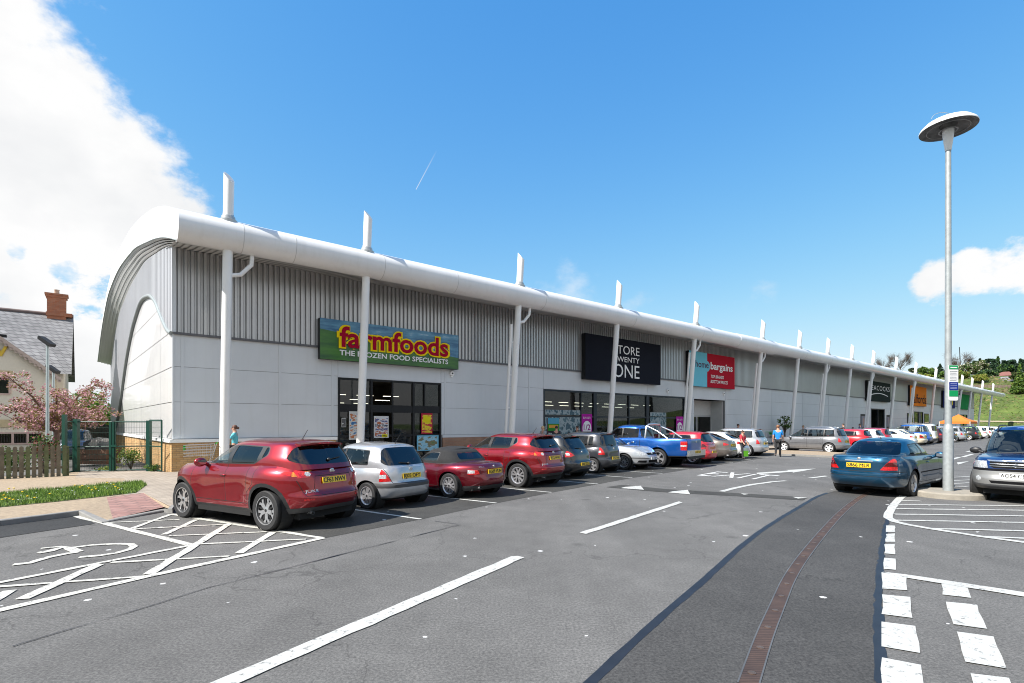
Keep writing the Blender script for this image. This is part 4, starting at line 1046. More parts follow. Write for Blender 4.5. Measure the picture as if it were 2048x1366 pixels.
shopfront(OPS[1], [(a + .04, .05), (fac(1190), .14), (fac(1295), .16), (b_ - .04, .05), (fac(1223), .04), (fac(1258), .04), (fac(1162), .025)], [(z - .05, .05), (fac(1140, 833)[1], .05), (.25, .1)], GREYF)
a, b_, z, _ = OPS[2]
p_ = MB(); p_.box(a, a + .12, UW + .2, UW + 1.3, 0, z); p_.box(b_ - .12, b_, UW + .2, UW + 1.3, 0, z); p_.box(a + .13, b_ - .13, UW + 1.2, UW + 1.3, 2.55, z); p_.build('porch_lining', mat('porch lining', (.5, .5, .49), .6, 0, .05), bld, 0)
shopf = MB()
for s in (a + .16, (a + b_) / 2, b_ - .16): shopf.box(s - .06, s + .06, UW + 1.16, UW + 1.24, .12, 2.5)
shopf.box(a + .1, b_ - .1, UW + 1.17, UW + 1.23, 2.42, 2.54); pf = shopf.build('porch_door_frame', mat('pale door frame', (.45, .46, .46), .4, .3, .04), bld, 0)
g = MB(); g.quad((a + .12, UW + 1.2, .12), (b_ - .12, UW + 1.2, .12), (b_ - .12, UW + 1.2, 2.42), (a + .12, UW + 1.2, 2.42)); g.build('shop_window', SG, pf, 0)
for k in (3, 4, 5):
    a, b_, z, _ = OPS[k]; shopfront(OPS[k], [(a + .06, .06), ((a + b_) / 2, .05), (b_ - .06, .06)], [(z - .05, .05)], GREYF, gm=glass('tinted door glass', (.22, .34, .32), 1.18), gaps=(1, 2) if k == 3 else ())
a, b_, z, _ = OPS[3]; g = MB(); g.quad(((a + b_) / 2 + .1, UW + .16, .12), (b_ - .1, UW + 1.5, .12), (b_ - .1, UW + 1.5, z - .1), ((a + b_) / 2 + .1, UW + .16, z - .1)); g.build('door_leaf', mat('green tinted door', (.10, .17, .155), .25, 0, .1), bld, 0)
for xa, xb, ya, yb in ((1814, 1825, 826, 853), (1848, 1857, 827, 851)):
    s0, z1 = fac(xa, ya); s1, z0 = fac(xb)+0, fac(xb, yb)[1]; f = MB(); f.box(s0, s1, UW - .05, UW + .02, z0, z1); w = f.build('window_frame', GREYF, bld, 0); g = MB(); g.quad((s0 + .1, UW - .055, z0 + .1), (s1 - .1, UW - .055, z0 + .1), (s1 - .1, UW - .055, z1 - .1), (s0 + .1, UW - .055, z1 - .1)); g.build('window_pane', glass('dark car glass', (.05, .06, .065), 1.6), w, 0)
stock(OPS[0], UW + 2.4, 1.9, 3); stock(OPS[1], UW + 1.6, 1.7, 5); stock(OPS[0], UW + 5, 2.3, 8); stock(OPS[1], UW + 4.6, 2.2, 9)
# ---------------------------------------------------------------- signs on the front
def sign_panel(name, label, xa, xb, yt, yb, m, cat='sign', proud=.32, edge=DARK, xm=None):
    s0, s1 = fac(xa, u=UW - proud), fac(xb, u=UW - proud); xc = (xa + xb) / 2
    zt_, zb_ = fac(xc, yt, UW - proud)[1], fac(xc, yb, UW - proud)[1]
    root = thing(name, label, cat, M=BM @ Matrix.Translation(((s0 + s1) / 2, UW - proud, (zt_ + zb_) / 2)))
    w, h = (s1 - s0) / 2, (zt_ - zb_) / 2
    b = MB(); b.box(-w, w, .012, proud - .06, -h, h); b.build('sign_case', edge, root, 0)
    b = MB(); b.quad((-w, 0, -h), (w, 0, -h), (w, 0, h), (-w, 0, h)); b.quad((-w, 0, h), (w, 0, h), (w, .0119, h), (-w, .0119, h)); b.build('sign_face', m, root, 0)
    return root, w, h, (s0 + s1) / 2
def sign_text(root, s, x, z, size, m, width=None, offset=0.0, u=-.02, depth=.012, name='sign_lettering', slant=0.0, parent=None, space=1.0):
    vs, fs = text_geo(s, size, offset=offset, width=width, space=space)
    b = MB(); b.add([(x + v.x + slant * v.y, u, z + v.y) for v in vs], fs)
    return b.build(name, m, root, 0)
def plain(name, c): return mat(name, c, .7, 0, .03, spec=.06)
m, t, o = nt('printed field and sky')                      # the print on the frozen food shop's sign: sky over green fields
b = N(t, 'ShaderNodeBsdfPrincipled', Roughness=.35); co = coords(t); sp = N(t, 'ShaderNodeSeparateXYZ'); L(t, co, sp.inputs[0])
mp = N(t, 'ShaderNodeMapping'); mp.inputs['Scale'].default_value = (.5, 1, 2.4); L(t, co, mp.inputs[0])
cl = ramp(t, noise_tex(t, 1.6, 6, .6, mp.outputs[0]), [(.35, (.015, .10, .22)), (.6, (.10, .28, .42)), (.75, (.55, .62, .66))])
gr = ramp(t, noise_tex(t, 1.3, 4, .6, mp.outputs[0]), [(.3, (.008, .07, .02)), (.7, (.06, .20, .02))])
hl = N(t, 'ShaderNodeMath', operation='MULTIPLY'); L(t, sp.outputs[0], hl.inputs[0]); hl.inputs[1].default_value = .10
ad = N(t, 'ShaderNodeMath', operation='ADD'); L(t, sp.outputs[2], ad.inputs[0]); L(t, hl.outputs[0], ad.inputs[1])
gt = N(t, 'ShaderNodeMath', operation='GREATER_THAN'); L(t, ad.outputs[0], gt.inputs[0]); gt.inputs[1].default_value = .06
L(t, mixc(t, gt.outputs[0], gr, cl), b.inputs['Base Color']); L(t, b.outputs[0], o.inputs[0]); PRINT = m
sg, w, h, sc = sign_panel('shop_sign', 'wide sign of green fields and blue sky over the frozen food shop', 640, 917, 653, 728, PRINT)
s0, s1 = fac(679, u=UW - .34) - sc, fac(896, u=UW - .34) - sc
xc = (s0 + s1) / 2; tw = s1 - s0
YEL, CRIM = plain('sign yellow', (.85, .62, .01)), plain('sign crimson', (.35, .006, .03))
sign_text(sg, 'farmfoods', xc, -.26, .86, YEL, tw * 1.045, .075, -.03, name='sign_lettering'); sign_text(sg, 'farmfoods', xc, -.26, .86, CRIM, tw, .022, -.045, name='sign_lettering')
SW = plain('sign white', (.8, .8, .8)); sign_text(sg, 'THE FROZEN FOOD SPECIALISTS', xc, -h + .22, .22, SW, tw * 1.0, .022, -.03)
bk = plain('sign near black', (.012, .014, .022)); sg, w, h, sc = sign_panel('shop_sign', 'black sign with tall thin white letters in three lines', 1171, 1321, 678, 764, bk, proud=.4)
xl, xr = fac(1227, u=UW - .42) - sc, fac(1279, u=UW - .42) - sc; xc = (xl + xr) / 2; tw = xr - xl; zz = lambda y, x=1253: fac(x, y, UW - .42)[1] - (fac(1246, 678, UW - .4)[1] + fac(1246, 764, UW - .4)[1]) / 2
for wd, yb, yt in (('STORE', 709, 692), ('TWENTY', 724.5, 714), ('ONE', 755.5, 729)): sign_text(sg, wd, xc, zz(yb), zz(yt) - zz(yb), SW, tw, .0)
sg, w, h, sc = sign_panel('shop_sign', 'red sign with a pale blue left third and white letters', 1378, 1469.5, 708, 775, plain('sign red', (.42, .012, .03)))
q = fac(1414, u=UW - .32) - sc; CY = plain('sign cyan', (.16, .52, .66)); b = MB(); b.quad((-w, -.012, -h), (q, -.012, -h), (q, -.012, h), (-w, -.012, h))
cc = [(q + .42 * math.sin(a), -.0125, .30 + .42 * math.cos(a)) for a in [math.pi * i / 14 for i in range(15)]]; b.poly(cc[::-1]); b.build('sign_patch', CY, sg, 0)
fs_ = lambda x: fac(x, u=UW - .33) - sc
def span(s_, xa, xb, z, h, m, off=.0, slant=0.0): sign_text(sg, s_, (fs_(xa) + fs_(xb)) / 2, z, h, m, fs_(xb) - fs_(xa), off, slant=slant)
span('home', 1391, 1417, .16, .52, plain('sign plum', (.09, .01, .05)), .01); span('bargains', 1421, 1465, .12, .56, SW, .022)
span('TOP BRANDS', 1421, 1447, -.58, .25, SW, .01, .2); span('BOTTOM PRICES', 1421, 1455, -.98, .25, SW, .01, .2)
sg, w, h, sc = sign_panel('shop_sign', 'dark green sign with thin white capitals and a white swoosh', 1735, 1781, 764, 803, plain('sign dark green', (.012, .022, .020)))
sign_text(sg, 'PEACOCKS', .1, .15, .62, SW, w * 1.75, -.005, space=1.15)
b = MB()
for i in range(10):
    f = lambda k: (-w * .75 + w * 1.5 * k / 10, -.02, -.55 + .28 * math.sin(math.pi * k / 10)); p, q2 = Vector(f(i)), Vector(f(i + 1)); b.quad(p, q2, q2 + Vector((0, 0, .10)), p + Vector((0, 0, .10)))
b.build('swoosh', SW, sg, 0)
sg, w, h, sc = sign_panel('shop_sign', 'orange sign with black lower case letters near its foot', 1820, 1853, 773, 812, plain('sign orange', (.62, .20, .015)), edge=DARK)
sign_text(sg, 'halfords', .15, -h + .45, 1.35, bk, w * 1.8, .012)
sg, w, h, sc = sign_panel('shop_sign', 'navy blue sign half hidden behind the lamp post', 1886, 1910, 783, 816, plain('sign navy', (.008, .012, .10)))
b = MB(); b.ell((w * .5, -.03, -h * .3), (.5, .02, .5), 12, 8); b.build('sign_disc', YEL, sg, 60)
sg, w, h, sc = sign_panel('shop_sign', 'plain green sign at the far end of the shop building', 1920, 1939, 789, 819, plain('sign green', (.01, .22, .06)))
# alarm boxes on the wall
for x, y, l in ((903, 747, 'round white alarm box to the lower right of the field and sky sign'), (1335, 781, 'white alarm box under the right edge of the black sign'), (1447, 787, 'white alarm box under the right end of the red sign')):
    s, z = fac(x, y); r = thing('alarm_box', l, 'alarm box', M=BM @ Matrix.Translation((s, UW, z)), group='alarm boxes on the shop front')
    b = MB(Matrix.Rotation(R(90), 4, 'X')); b.lathe([(.001, .10), (.1, .10), (.13, .07), (.135, -.0)], 16); b.box(-.05, .05, -.20, -.1, .0, .06); b.build('casing', WHITE, r, 40)
    b = MB(Matrix.Rotation(R(90), 4, 'X')); b.lathe([(.001, .115), (.04, .112), (.045, .09)], 12); b.build('lens', DARK, r, 40)
# posters
def poster(x, y, w, h, cols, label, seed, M=None, txt=None):
    s, z = fac(x, y) if M is None else (0, 0)
    r = thing('poster', label, 'poster', M=M or BM @ Matrix.Translation((s, UW - .035, z)), group='posters on the shop windows')
    b = MB(); b.box(-w / 2, w / 2, -.004, .004, -h / 2, h / 2); b.build('sheet', plain('poster ground %d' % seed, cols[0]), r, 0)
    if not txt:
        b = MB(); b.quad((-w * .44, -.006, -h * .45), (w * .44, -.006, -h * .45), (w * .44, -.006, h * .42), (-w * .44, -.006, h * .42)); b.build('printed_picture', printed('print %d' % seed, cols, (2.5, 1, 7) if seed != 5 else (2.5, 1, 5), seed), r, 0)
    return r
poster(711, 851, .62, 1.25, [(.55, .55, .53), (.45, .16, .07), (.55, .55, .52), (.05, .16, .35), (.48, .22, .1)], 'white food poster with rows of orange packs, partly behind a post', 1)
p2_ = poster(762, 854, .72, 1.0, [(.60, .60, .60), (.40, .12, .06), (.58, .58, .60), (.10, .10, .22), (.5, .40, .30)], 'white food poster beside the entrance marked 99p', 2)
p3_ = poster(853, 847, .62, 1.0, [(.40, .02, .05), (.55, .05, .06), (.72, .60, .03), (.42, .02, .05), (.6, .5, .45)], 'red and yellow poster right of the entrance', 3)
b = MB(); b.box(.02, .30, -.012, -.007, -.47, -.33); b.build('price_flash', plain('flash yellow', (.72, .62, .02)), p2_, 0); sign_text(p2_, '99p', .16, -.45, .09, bk, .22, .02, -.014)
sign_text(p2_, 'Chip Shop', 0, .03, .11, bk, .62, .015, -.009); b = MB(); b.box(-.2, .2, -.012, -.007, .05, .35); b.build('price_flash', plain('flash yellow', 0), p3_, 0)
poster(687, 845, .2, .4, [(.5, .5, .48), (.1, .1, .1)], 'small white notice in the left window pane', 4)
s, z = fac(851, 887); poster(855, 886, 1.2, .75, [(.18, .45, .60), (.30, .52, .62), (.20, .18, .10), (.12, .2, .08)], 'landscape print along the foot of the right window', 5)
for x, y, l in ((1173, 852, 'magenta half price poster left of the grey entrance'), (1358.5, 853, 'magenta half price poster at the right end of the grey shop front')):
    r = poster(x, y, .95 if x < 1300 else .9, 1.5, [(.42, .02, .30)], l, 6, txt=1)
    b = MB(); n = 26; b.poly([(.40 * math.cos(2 * math.pi * i / n), -.006, -.16 + .48 * math.sin(2 * math.pi * i / n)) for i in range(n)]); b.build('printed_patch', SW, r, 0)
    sign_text(r, '1/2', 0, -.26, .36, plain('poster magenta', (.30, .01, .20)), .62, .02, -.008); sign_text(r, 'BUY 1 GET 1', 0, .45, .13, SW, .7, .0, -.008); sign_text(r, 'PRICE', 0, -.50, .12, plain('poster magenta', (.30, .01, .20)), .4, .0, -.008)
for x0, x1, y0, y1, l in ((1090, 1160, 820, 829.5, 'pale frosted vinyl strip along the middle of the left shop window'), (1300, 1332, 825, 833, 'pale frosted vinyl strip in the right shop window')):
    r = thing('window_vinyl', l, 'window vinyl', M=BM @ Matrix.Translation((fac(x0), UW - .02, 0)))
    for q_, (yy0, yy1) in enumerate(((y0, y1), (834.5, 868))):
        z1, z0 = fac((x0 + x1) / 2, yy0)[1], fac((x0 + x1) / 2, yy1)[1]; wd = fac(x1) - fac(x0)
        b = MB(); b.quad((0, 0, z0), (wd, 0, z0), (wd, 0, z1), (0, 0, z1)); b.build('printed_sheet', printed('vinyl print %d %d' % (x0, q_), [(.03, .05, .06), (.08, .15, .18), (.26, .32, .34), (.05, .10, .13), (.16, .24, .27)], (3.0, 1, 2.2), x0 * .013 + q_, 4), r, 0)
for x0, x1, y0, y1, l in ((1721, 1732, 828, 859, 'dark framed poster case left of the far clothes shop door'), (1773, 1782.5, 830, 857, 'dark framed poster case right of the far clothes shop door')):
    s0, z1 = fac(x0, y0); s1 = fac(x1); z0 = fac(x1, y1)[1]; r = thing('poster_case', l, 'poster case', M=BM @ Matrix.Translation(((s0 + s1) / 2, UW - .04, (z0 + z1) / 2)), group='poster cases by the far clothes shop door')
    w, h = (s1 - s0) / 2, (z1 - z0) / 2; b = MB(); b.box(-w, w, 0, .05, -h, h); b.build('case', DARK, r, 0); b = MB(); b.quad((-w + .2, -.006, -h + .25), (w - .2, -.006, -h + .25), (w - .2, -.006, h - .25), (-w + .2, -.006, h - .25)); b.build('sheet', plain('poster ground 9', (.28, .27, .30)), r, 0)
    b = MB(); b.ell((0, -.008, 0), (w * .35, .004, h * .55), 10, 6); b.build('printed_patch', plain('poster ink 9', (.45, .30, .25)), r, 60)
# ================================================================ ground, roads and markings
def asphalt(name, c, patch=.18, specks=.0, tint=None):
    m, t, o = nt(name); b = N(t, 'ShaderNodeBsdfPrincipled', Roughness=.88); b.inputs['Specular IOR Level'].default_value = .25
    co = coords(t)
    big = noise_tex(t, .35, 5, .6, co); mid = noise_tex(t, 2.2, 6, .7, co); fine = noise_tex(t, 42, 6, .8, co)
    k = ramp(t, big, [(.3, [x * (1 - patch) for x in c]), (.7, [x * (1 + patch) for x in c])])
    k = mixc(t, .6, k, ramp(t, mid, [(.3, (.80, .80, .80)), (.72, (1.18, 1.18, 1.17))]), 'MULTIPLY')
    k = mixc(t, .85, k, ramp(t, fine, [(.34, (.42, .42, .43)), (.5, (1, 1, 1)), (.66, (1.75, 1.74, 1.7))]), 'MULTIPLY')
    # tyre dirt along the lane, fine cracks, oil spots
    cr = N(t, 'ShaderNodeTexVoronoi', feature='DISTANCE_TO_EDGE'); cr.inputs['Scale'].default_value = .22; wob0 = N(t, 'ShaderNodeTexNoise'); wob0.inputs['Scale'].default_value = 1.4; wob0.inputs['Detail'].default_value = 5; L(t, co, wob0.inputs['Vector'])
    va = N(t, 'ShaderNodeVectorMath', operation='MULTIPLY_ADD'); L(t, wob0.outputs['Color'], va.inputs[0]); va.inputs[1].default_value = (1.6, 1.6, 0); L(t, co, va.inputs[2]); L(t, va.outputs[0], cr.inputs['Vector'])
    k = mixc(t, ramp(t, cr.outputs['Distance'], [(.0012, .55), (.0035, 0.0)]), k, [x * .35 for x in c])
    wd_ = N(t, 'ShaderNodeMapping'); wd_.inputs['Rotation'].default_value = (0, 0, R(-41)); wd_.inputs['Scale'].default_value = (.9, .06, 1); L(t, co, wd_.inputs[0])
    k = mixc(t, .55, k, ramp(t, noise_tex(t, 1.0, 5, .6, wd_.outputs[0]), [(.32, (.78, .78, .78)), (.68, (1.14, 1.14, 1.14))]), 'MULTIPLY')
    sp2 = N(t, 'ShaderNodeTexVoronoi'); sp2.inputs['Scale'].default_value = .75; L(t, co, sp2.inputs['Vector'])
    k = mixc(t, ramp(t, sp2.outputs['Distance'], [(.03, .5), (.11, 0.0)]), k, [x * .4 for x in c])
    st = noise_tex(t, .9, 3, .5, co)
    k = mixc(t, ramp(t, st, [(.66, 0.0), (.74, .35)]), k, [x * .55 for x in c])
    if specks:
        v = N(t, 'ShaderNodeTexVoronoi'); v.inputs['Scale'].default_value = 2.1; L(t, co, v.inputs['Vector'])
        wob = noise_tex(t, 38, 4, .7, co); ad = N(t, 'ShaderNodeMath', operation='MULTIPLY_ADD'); L(t, wob, ad.inputs[0]); ad.inputs[1].default_value = .11; L(t, v.outputs['Distance'], ad.inputs[2])
        rn = N(t, 'ShaderNodeSeparateColor'); L(t, v.outputs['Color'], rn.inputs[0])
        th = N(t, 'ShaderNodeMath', operation='MULTIPLY'); L(t, rn.outputs[0], th.inputs[0]); th.inputs[1].default_value = specks
        ad2 = N(t, 'ShaderNodeMath', operation='ADD'); L(t, th.outputs[0], ad2.inputs[0]); ad2.inputs[1].default_value = .050
        lt = N(t, 'ShaderNodeMath', operation='LESS_THAN'); L(t, ad.outputs[0], lt.inputs[0]); L(t, ad2.outputs[0], lt.inputs[1])
        k = mixc(t, lt.outputs[0], k, (.50, .50, .49))
    L(t, k, b.inputs['Base Color'])
    bp = N(t, 'ShaderNodeBump', Strength=.35, Distance=.006); L(t, fine, bp.inputs['Height']); L(t, bp.outputs[0], b.inputs['Normal'])
    L(t, b.outputs[0], o.inputs[0]); return m
LANE = asphalt('worn lane asphalt', (.116, .113, .109), .16, .10)
BAYA = asphalt('dark bay asphalt', (.050, .049, .046), .2, .09)
STRIPA = asphalt('new dark asphalt', (.056, .055, .054), .16, .12)
PATCHA = asphalt('black tarmac patch', (.035, .036, .037), .15)
SEAMA = mat('bitumen seam', (.014, .016, .022), .5, 0, .3, 5)
def road_paint(name, c, wear=.42):
    m, t, o = nt(name); b = N(t, 'ShaderNodeBsdfPrincipled', Roughness=.7); co = coords(t)
    w = noise_tex(t, 16, 7, .72, co); w2 = noise_tex(t, 1.5, 4, .6, co)
    k = ramp(t, w2, [(.3, [x * .86 for x in c]), (.7, c)])
    k = mixc(t, ramp(t, w, [(wear - .12, 1.0), (wear - .04, 0.0)]), k, (.16, .16, .155))
    L(t, k, b.inputs['Base Color']); L(t, b.outputs[0], o.inputs[0]); return m
LINE = road_paint('road line paint', (.46, .46, .435), .485); OLD = road_paint('worn road line paint', (.52, .51, .46), .50)
def flat(name, pts, z, m, kind='structure'):
    b = MB(); b.poly([Vector((p[0], p[1], z)) for p in pts]); o = b.build(name, m, None, 0)
    me = o.data
    if me.polygons[0].normal.z < 0: me.flip_normals()
    bm = bmesh.new(); bm.from_mesh(me); bmesh.ops.triangulate(bm, faces=bm.faces, ngon_method='EAR_CLIP'); bm.to_mesh(me); bm.free()
    tag(o, kind=kind); return o
def P(*a): return [gp(x, y) for x, y in a]
# the big sheet and the car park on it
g = mat('field grass', (.10, .15, .04), .95, 0, .3, .05); flat('ground', [(-2600, -800), (3200, -800), (3200, 4200), (-2600, 4200)], -.02, g)
flat('car_park', [(-60, -40), (130, -40), (175, 150), (95, 112), (-30, 25), (-60, 18)], 0.0, LANE)
# bay row
PB = [Vector((-3.0, 8.19, 0)), Vector((-1.74, 9.82, 0)), Vector((-.36, 11.81, 0)), Vector((1.05, 13.65, 0)), Vector((2.6, 15.57, 0)), Vector((4.06, 17.39, 0)), Vector((5.52, 18.88, 0)), Vector((7.09, 20.65, 0)), Vector((8.62, 22.3, 0)), Vector((10.4, 24.2, 0)), Vector((12.07, 26.0, 0)), Vector((13.84, 27.8, 0))]
AN = [-57 + 11.0 * k / 11 for k in range(12)]
UB = [Vector((math.sin(R(a)), math.cos(R(a)), 0)) for a in AN]
KB = [p + u * 4.9 for p, u in zip(PB, UB)]
flat('parking_bay_surface', PB + KB[::-1], .004, BAYA)
lines = []                                   # every painted mark is its own object
def mark(name, pts, m=LINE, z=.009, world=False):
    "one painted mark with slightly uneven edges"
    q = [Vector(p) for p in pts] if world else P(*pts)
    out = []; n = len(q); rr = random.Random(int(abs(q[0].x * 977) + n))
    for i in range(n):
        a, b = q[i], q[(i + 1) % n]; d = (b - a).length; k = max(1, min(60, int(d / .22))); nr_ = Vector((-(b - a).y, (b - a).x, 0)).normalized()
        for j in range(k): out.append(a + (b - a) * (j / k) + (nr_ * rr.uniform(-.011, .009) if j else Vector((0, 0, 0))))
    o = flat(name, out, z + rr.random() * .001, m); lines.append(o); return o
def bar(name, a, b, w, m=LINE, z=.009, world=False):
    a, b = (Vector(a), Vector(b)) if world else (gp(*a), gp(*b)); d = (b - a).normalized(); n = Vector((-d.y, d.x, 0)) * w / 2
    return mark(name, [a + n, b + n, b - n, a - n], m, z, True)
def poly_bar(name, pts, w, m=LINE, z=.009):
    q = P(*pts); l_, r_ = [], []
    for i, p in enumerate(q):
        d = (q[min(i + 1, len(q) - 1)] - q[max(i - 1, 0)]).normalized(); n = Vector((-d.y, d.x, 0)) * w / 2; l_.append(p + n); r_.append(p - n)
    return mark(name, l_ + r_[::-1], m, z, True)
for k in range(1, 12): bar('bay_line', PB[k], KB[k] - UB[k] * .1, .085, world=True)
# centre line of the lane
mark('lane_line', [(380, 1385), (440, 1385), (1049, 1116), (1035, 1113), (1022, 1114)])
mark('lane_line', [(1159, 1066), (1172, 1069), (1365, 1006), (1358, 1003.5)])
poly_bar('lane_line', [(1443, 983.5), (1470, 976.5), (1505, 969.5), (1545, 964), (1572, 962)], .16)
bar('lane_line', (1620, 956.5), (1654, 952.3), .16); bar('lane_line', (1925, 914.5), (1945, 908.5), .18); bar('lane_line', (1934, 904), (1947, 900.8), .18); bar('lane_line', (1905, 919), (1919, 914.6), .18)
mark('give_way_triangle', [(1914, 925), (1916, 929.5), (1938, 922.8)])
# direction arrow and the word on the road
mark('road_arrow', [(1513, 946), (1515, 948.8), (1585, 944.2), (1586, 945.8), (1632, 937.6), (1572, 940.4), (1577, 941.6)])
e0, e1 = gp(1404, 948.5), gp(1540, 957.5); ex = (e1 - e0); EW = ex.length; ex.normalize(); ey = Vector((-ex.y, ex.x, 0)) 
vs, fs = text_geo('EXIT', 1.0, width=EW * .96, offset=.0); b = MB(); b.add([e0 + ex * (EW / 2 + v.x) + ey * (v.y * 2.0 - .6) + Vector((0, 0, .009)) for v in vs], fs); tag(b.build('road_word', road_paint('faded road line paint', (.62, .62, .60), .53), None, 0), kind='structure')
# speed table edge with painted triangles
flat('ramp_edge', P((1212, 974.5), (1243, 970), (1340, 979), (1480, 987), (1616, 995), (1606, 1001), (1480, 993), (1340, 985.5), (1282, 981)), .006, BAYA)
for tr_ in ([(1241, 977), (1250, 974.6), (1282, 972.2), (1288, 980.3)], [(1336, 985.6), (1346, 983.2), (1376, 980.3), (1380, 989.4)], [(1482, 987.6), (1498, 988.6), (1488, 990.4)], [(1585, 994.6), (1617, 996.2), (1596, 998)]): mark('ramp_triangle', tr_, z=.011)
# crossing of joints in the lane surface
for pts in ([(24, 1294), (130, 1262), (260, 1225), (420, 1175), (560, 1141), (700, 1105), (920, 1050)], ): poly_bar('lane_joint', pts, .014, SEAMA, .0075)
bar('lane_joint', (870, 1043), (915, 1049), .016, SEAMA, .0078)
# new strip of asphalt with the rusty drain along its middle
LS = [(1168, 1380), (1182, 1366), (1281, 1272), (1348, 1212), (1400, 1169), (1450, 1122), (1485, 1091), (1526, 1059), (1567, 1033), (1608, 1009), (1632, 994), (1656, 986), (1700, 974), (1760, 962)]
RS = [(1767, 1385), (1765, 1366), (1758, 1293), (1756, 1208), (1763, 1105), (1771, 1054), (1777, 1037), (1789, 1009), (1806, 990), (1835, 972), (1860, 962)]
flat('asphalt_strip', P(*(LS + RS[::-1])), .005, STRIPA)
q = [gp(*p) for p in LS[:12]]; dirs = []
def ribbon(name, q, w, z, m, jit=0.0, seed=1):
    rr = random.Random(seed); fine = []
    for a, b_ in zip(q, q[1:]):
        k = max(1, int((b_ - a).length / .12)); fine += [a + (b_ - a) * i / k for i in range(k)]
    fine.append(q[-1]); l_, r_ = [], []
    for i, p in enumerate(fine):
        d = (fine[min(i + 1, len(fine) - 1)] - fine[max(i - 1, 0)]).normalized(); n = Vector((-d.y, d.x, 0)); a = w / 2 * (1 + jit * (rr.random() - .5)); c = w / 2 * (1 + jit * (rr.random() - .5))
        l_.append(p + n * a); r_.append(p - n * c)
    b = MB(); k = len(l_); b.add([v + Vector((0, 0, z)) for v in l_ + r_], [(i, k + i, k + i + 1, i + 1) for i in range(k - 1)]); o = b.build(name, m, None, 0)
    if o.data.polygons[0].normal.z < 0: o.data.flip_normals()
    return tag(o, kind='structure')
def smooth_line(q, it=2):
    for _ in range(it):
        o = [q[0]]
        for a, b in zip(q, q[1:]): o += [a * .75 + b * .25, a * .25 + b * .75]
        q = o + [q[-1]]
    return q
ribbon('asphalt_seam', smooth_line(q), .085, .0072, SEAMA, .25, 2); ribbon('asphalt_seam', smooth_line([gp(*p) for p in RS[:8]]), .07, .0072, SEAMA, .9, 3)
m, t, o = nt('rusted drain iron'); b = N(t, 'ShaderNodeBsdfPrincipled', Roughness=.75, Metallic=.2); co = coords(t)
wv = N(t, 'ShaderNodeTexWave', bands_direction='Y'); wv.inputs['Scale'].default_value = 9; wv.inputs['Distortion'].default_value = 1.5; L(t, co, wv.inputs['Vector'])
k = ramp(t, noise_tex(t, 3, 6, .65, co), [(.3, (.045, .030, .026)), (.6, (.080, .050, .039)), (.8, (.13, .078, .052))]); k = mixc(t, .6, k, ramp(t, wv.outputs['Fac'], [(.3, (.5, .5, .5)), (.6, (1.2, 1.2, 1.2))]), 'MULTIPLY')
L(t, k, b.inputs['Base Color']); L(t, b.outputs[0], o.inputs[0]); RUST = m
DL = [(1496, 1372), (1529, 1272), (1555, 1212), (1579.5, 1153), (1621, 1094.8), (1672.5, 1035), (1700, 1010), (1727, 991), (1760, 976)]
dr = smooth_line([gp(*p) for p in DL]); ribbon('drain_channel', dr, .128, .0088, RUST, 0)
kb = [Vector((0, 0, 0))]; acc = 0; MET = mat('drain bolt', (.22, .15, .11), .4, .7, .2); EDG = mat('drain edge steel', (.15, .145, .14), .5, .5, .2)
ll = []
for i in range(len(dr) - 1): ll.append((dr[i], (dr[i + 1] - dr[i])))
lft = [a + Vector((-d.y, d.x, 0)).normalized() * .066 for a, d in ll]; rgt = [a - Vector((-d.y, d.x, 0)).normalized() * .066 for a, d in ll]
ribbon('drain_edge', lft, .012, .0105, EDG); ribbon('drain_edge', rgt, .012, .0105, EDG)
b = MB(); pos = 0; nxt = .2
for a, d in ll:
    ln_ = d.length
    while nxt < pos + ln_:
        p = a + d * ((nxt - pos) / ln_); b.lathe([(.030, .009), (.030, .013), (.016, .018), (.001, .018)], 10, 0, Matrix.Translation(p)); nxt += .5
    pos += ln_
tag(b.build('drain_bolts', MET, None, 40), kind='structure')
# give way blocks on the right
for q in ([(1772, 1052), (1789.6, 1052), (1790.6, 1064.7), (1772, 1064.7)], [(1771.8, 1069), (1790, 1068), (1790.6, 1084.6), (1771, 1084.6)], [(1768.4, 1089.7), (1790, 1089.7), (1790.6, 1110), (1769, 1107.8)], [(1768.4, 1117), (1791, 1118.7), (1792, 1141), (1767.7, 1139)],
          [(1763, 1146), (1813, 1154.6), (1814.5, 1182), (1764, 1178.5)], [(1764, 1190.5), (1820.7, 1195.6), (1825, 1237.7), (1763, 1229.8)], [(1763, 1245), (1830.6, 1253.7), (1840, 1308), (1763, 1294.7)], [(1764, 1317), (1842, 1332), (1847, 1368), (1848, 1395), (1762, 1395)],
          [(1882, 1166.6), (1934, 1171.7), (1942.7, 1197.3), (1885, 1190.5)], [(1892, 1205), (1954.6, 1211), (1974, 1259.5), (1907, 1250)], [(1914, 1265), (1987, 1275), (2013, 1339), (1931, 1325.5)], [(1941, 1349), (2018, 1358), (2030, 1390), (1953, 1390)]): mark('give_way_block', q)
mark('bay_edge_line', [(1764, 1145), (1813, 1150.5), (1930, 1168), (2060, 1188), (2060, 1197), (1930, 1176), (1813, 1157)], z=.0105)
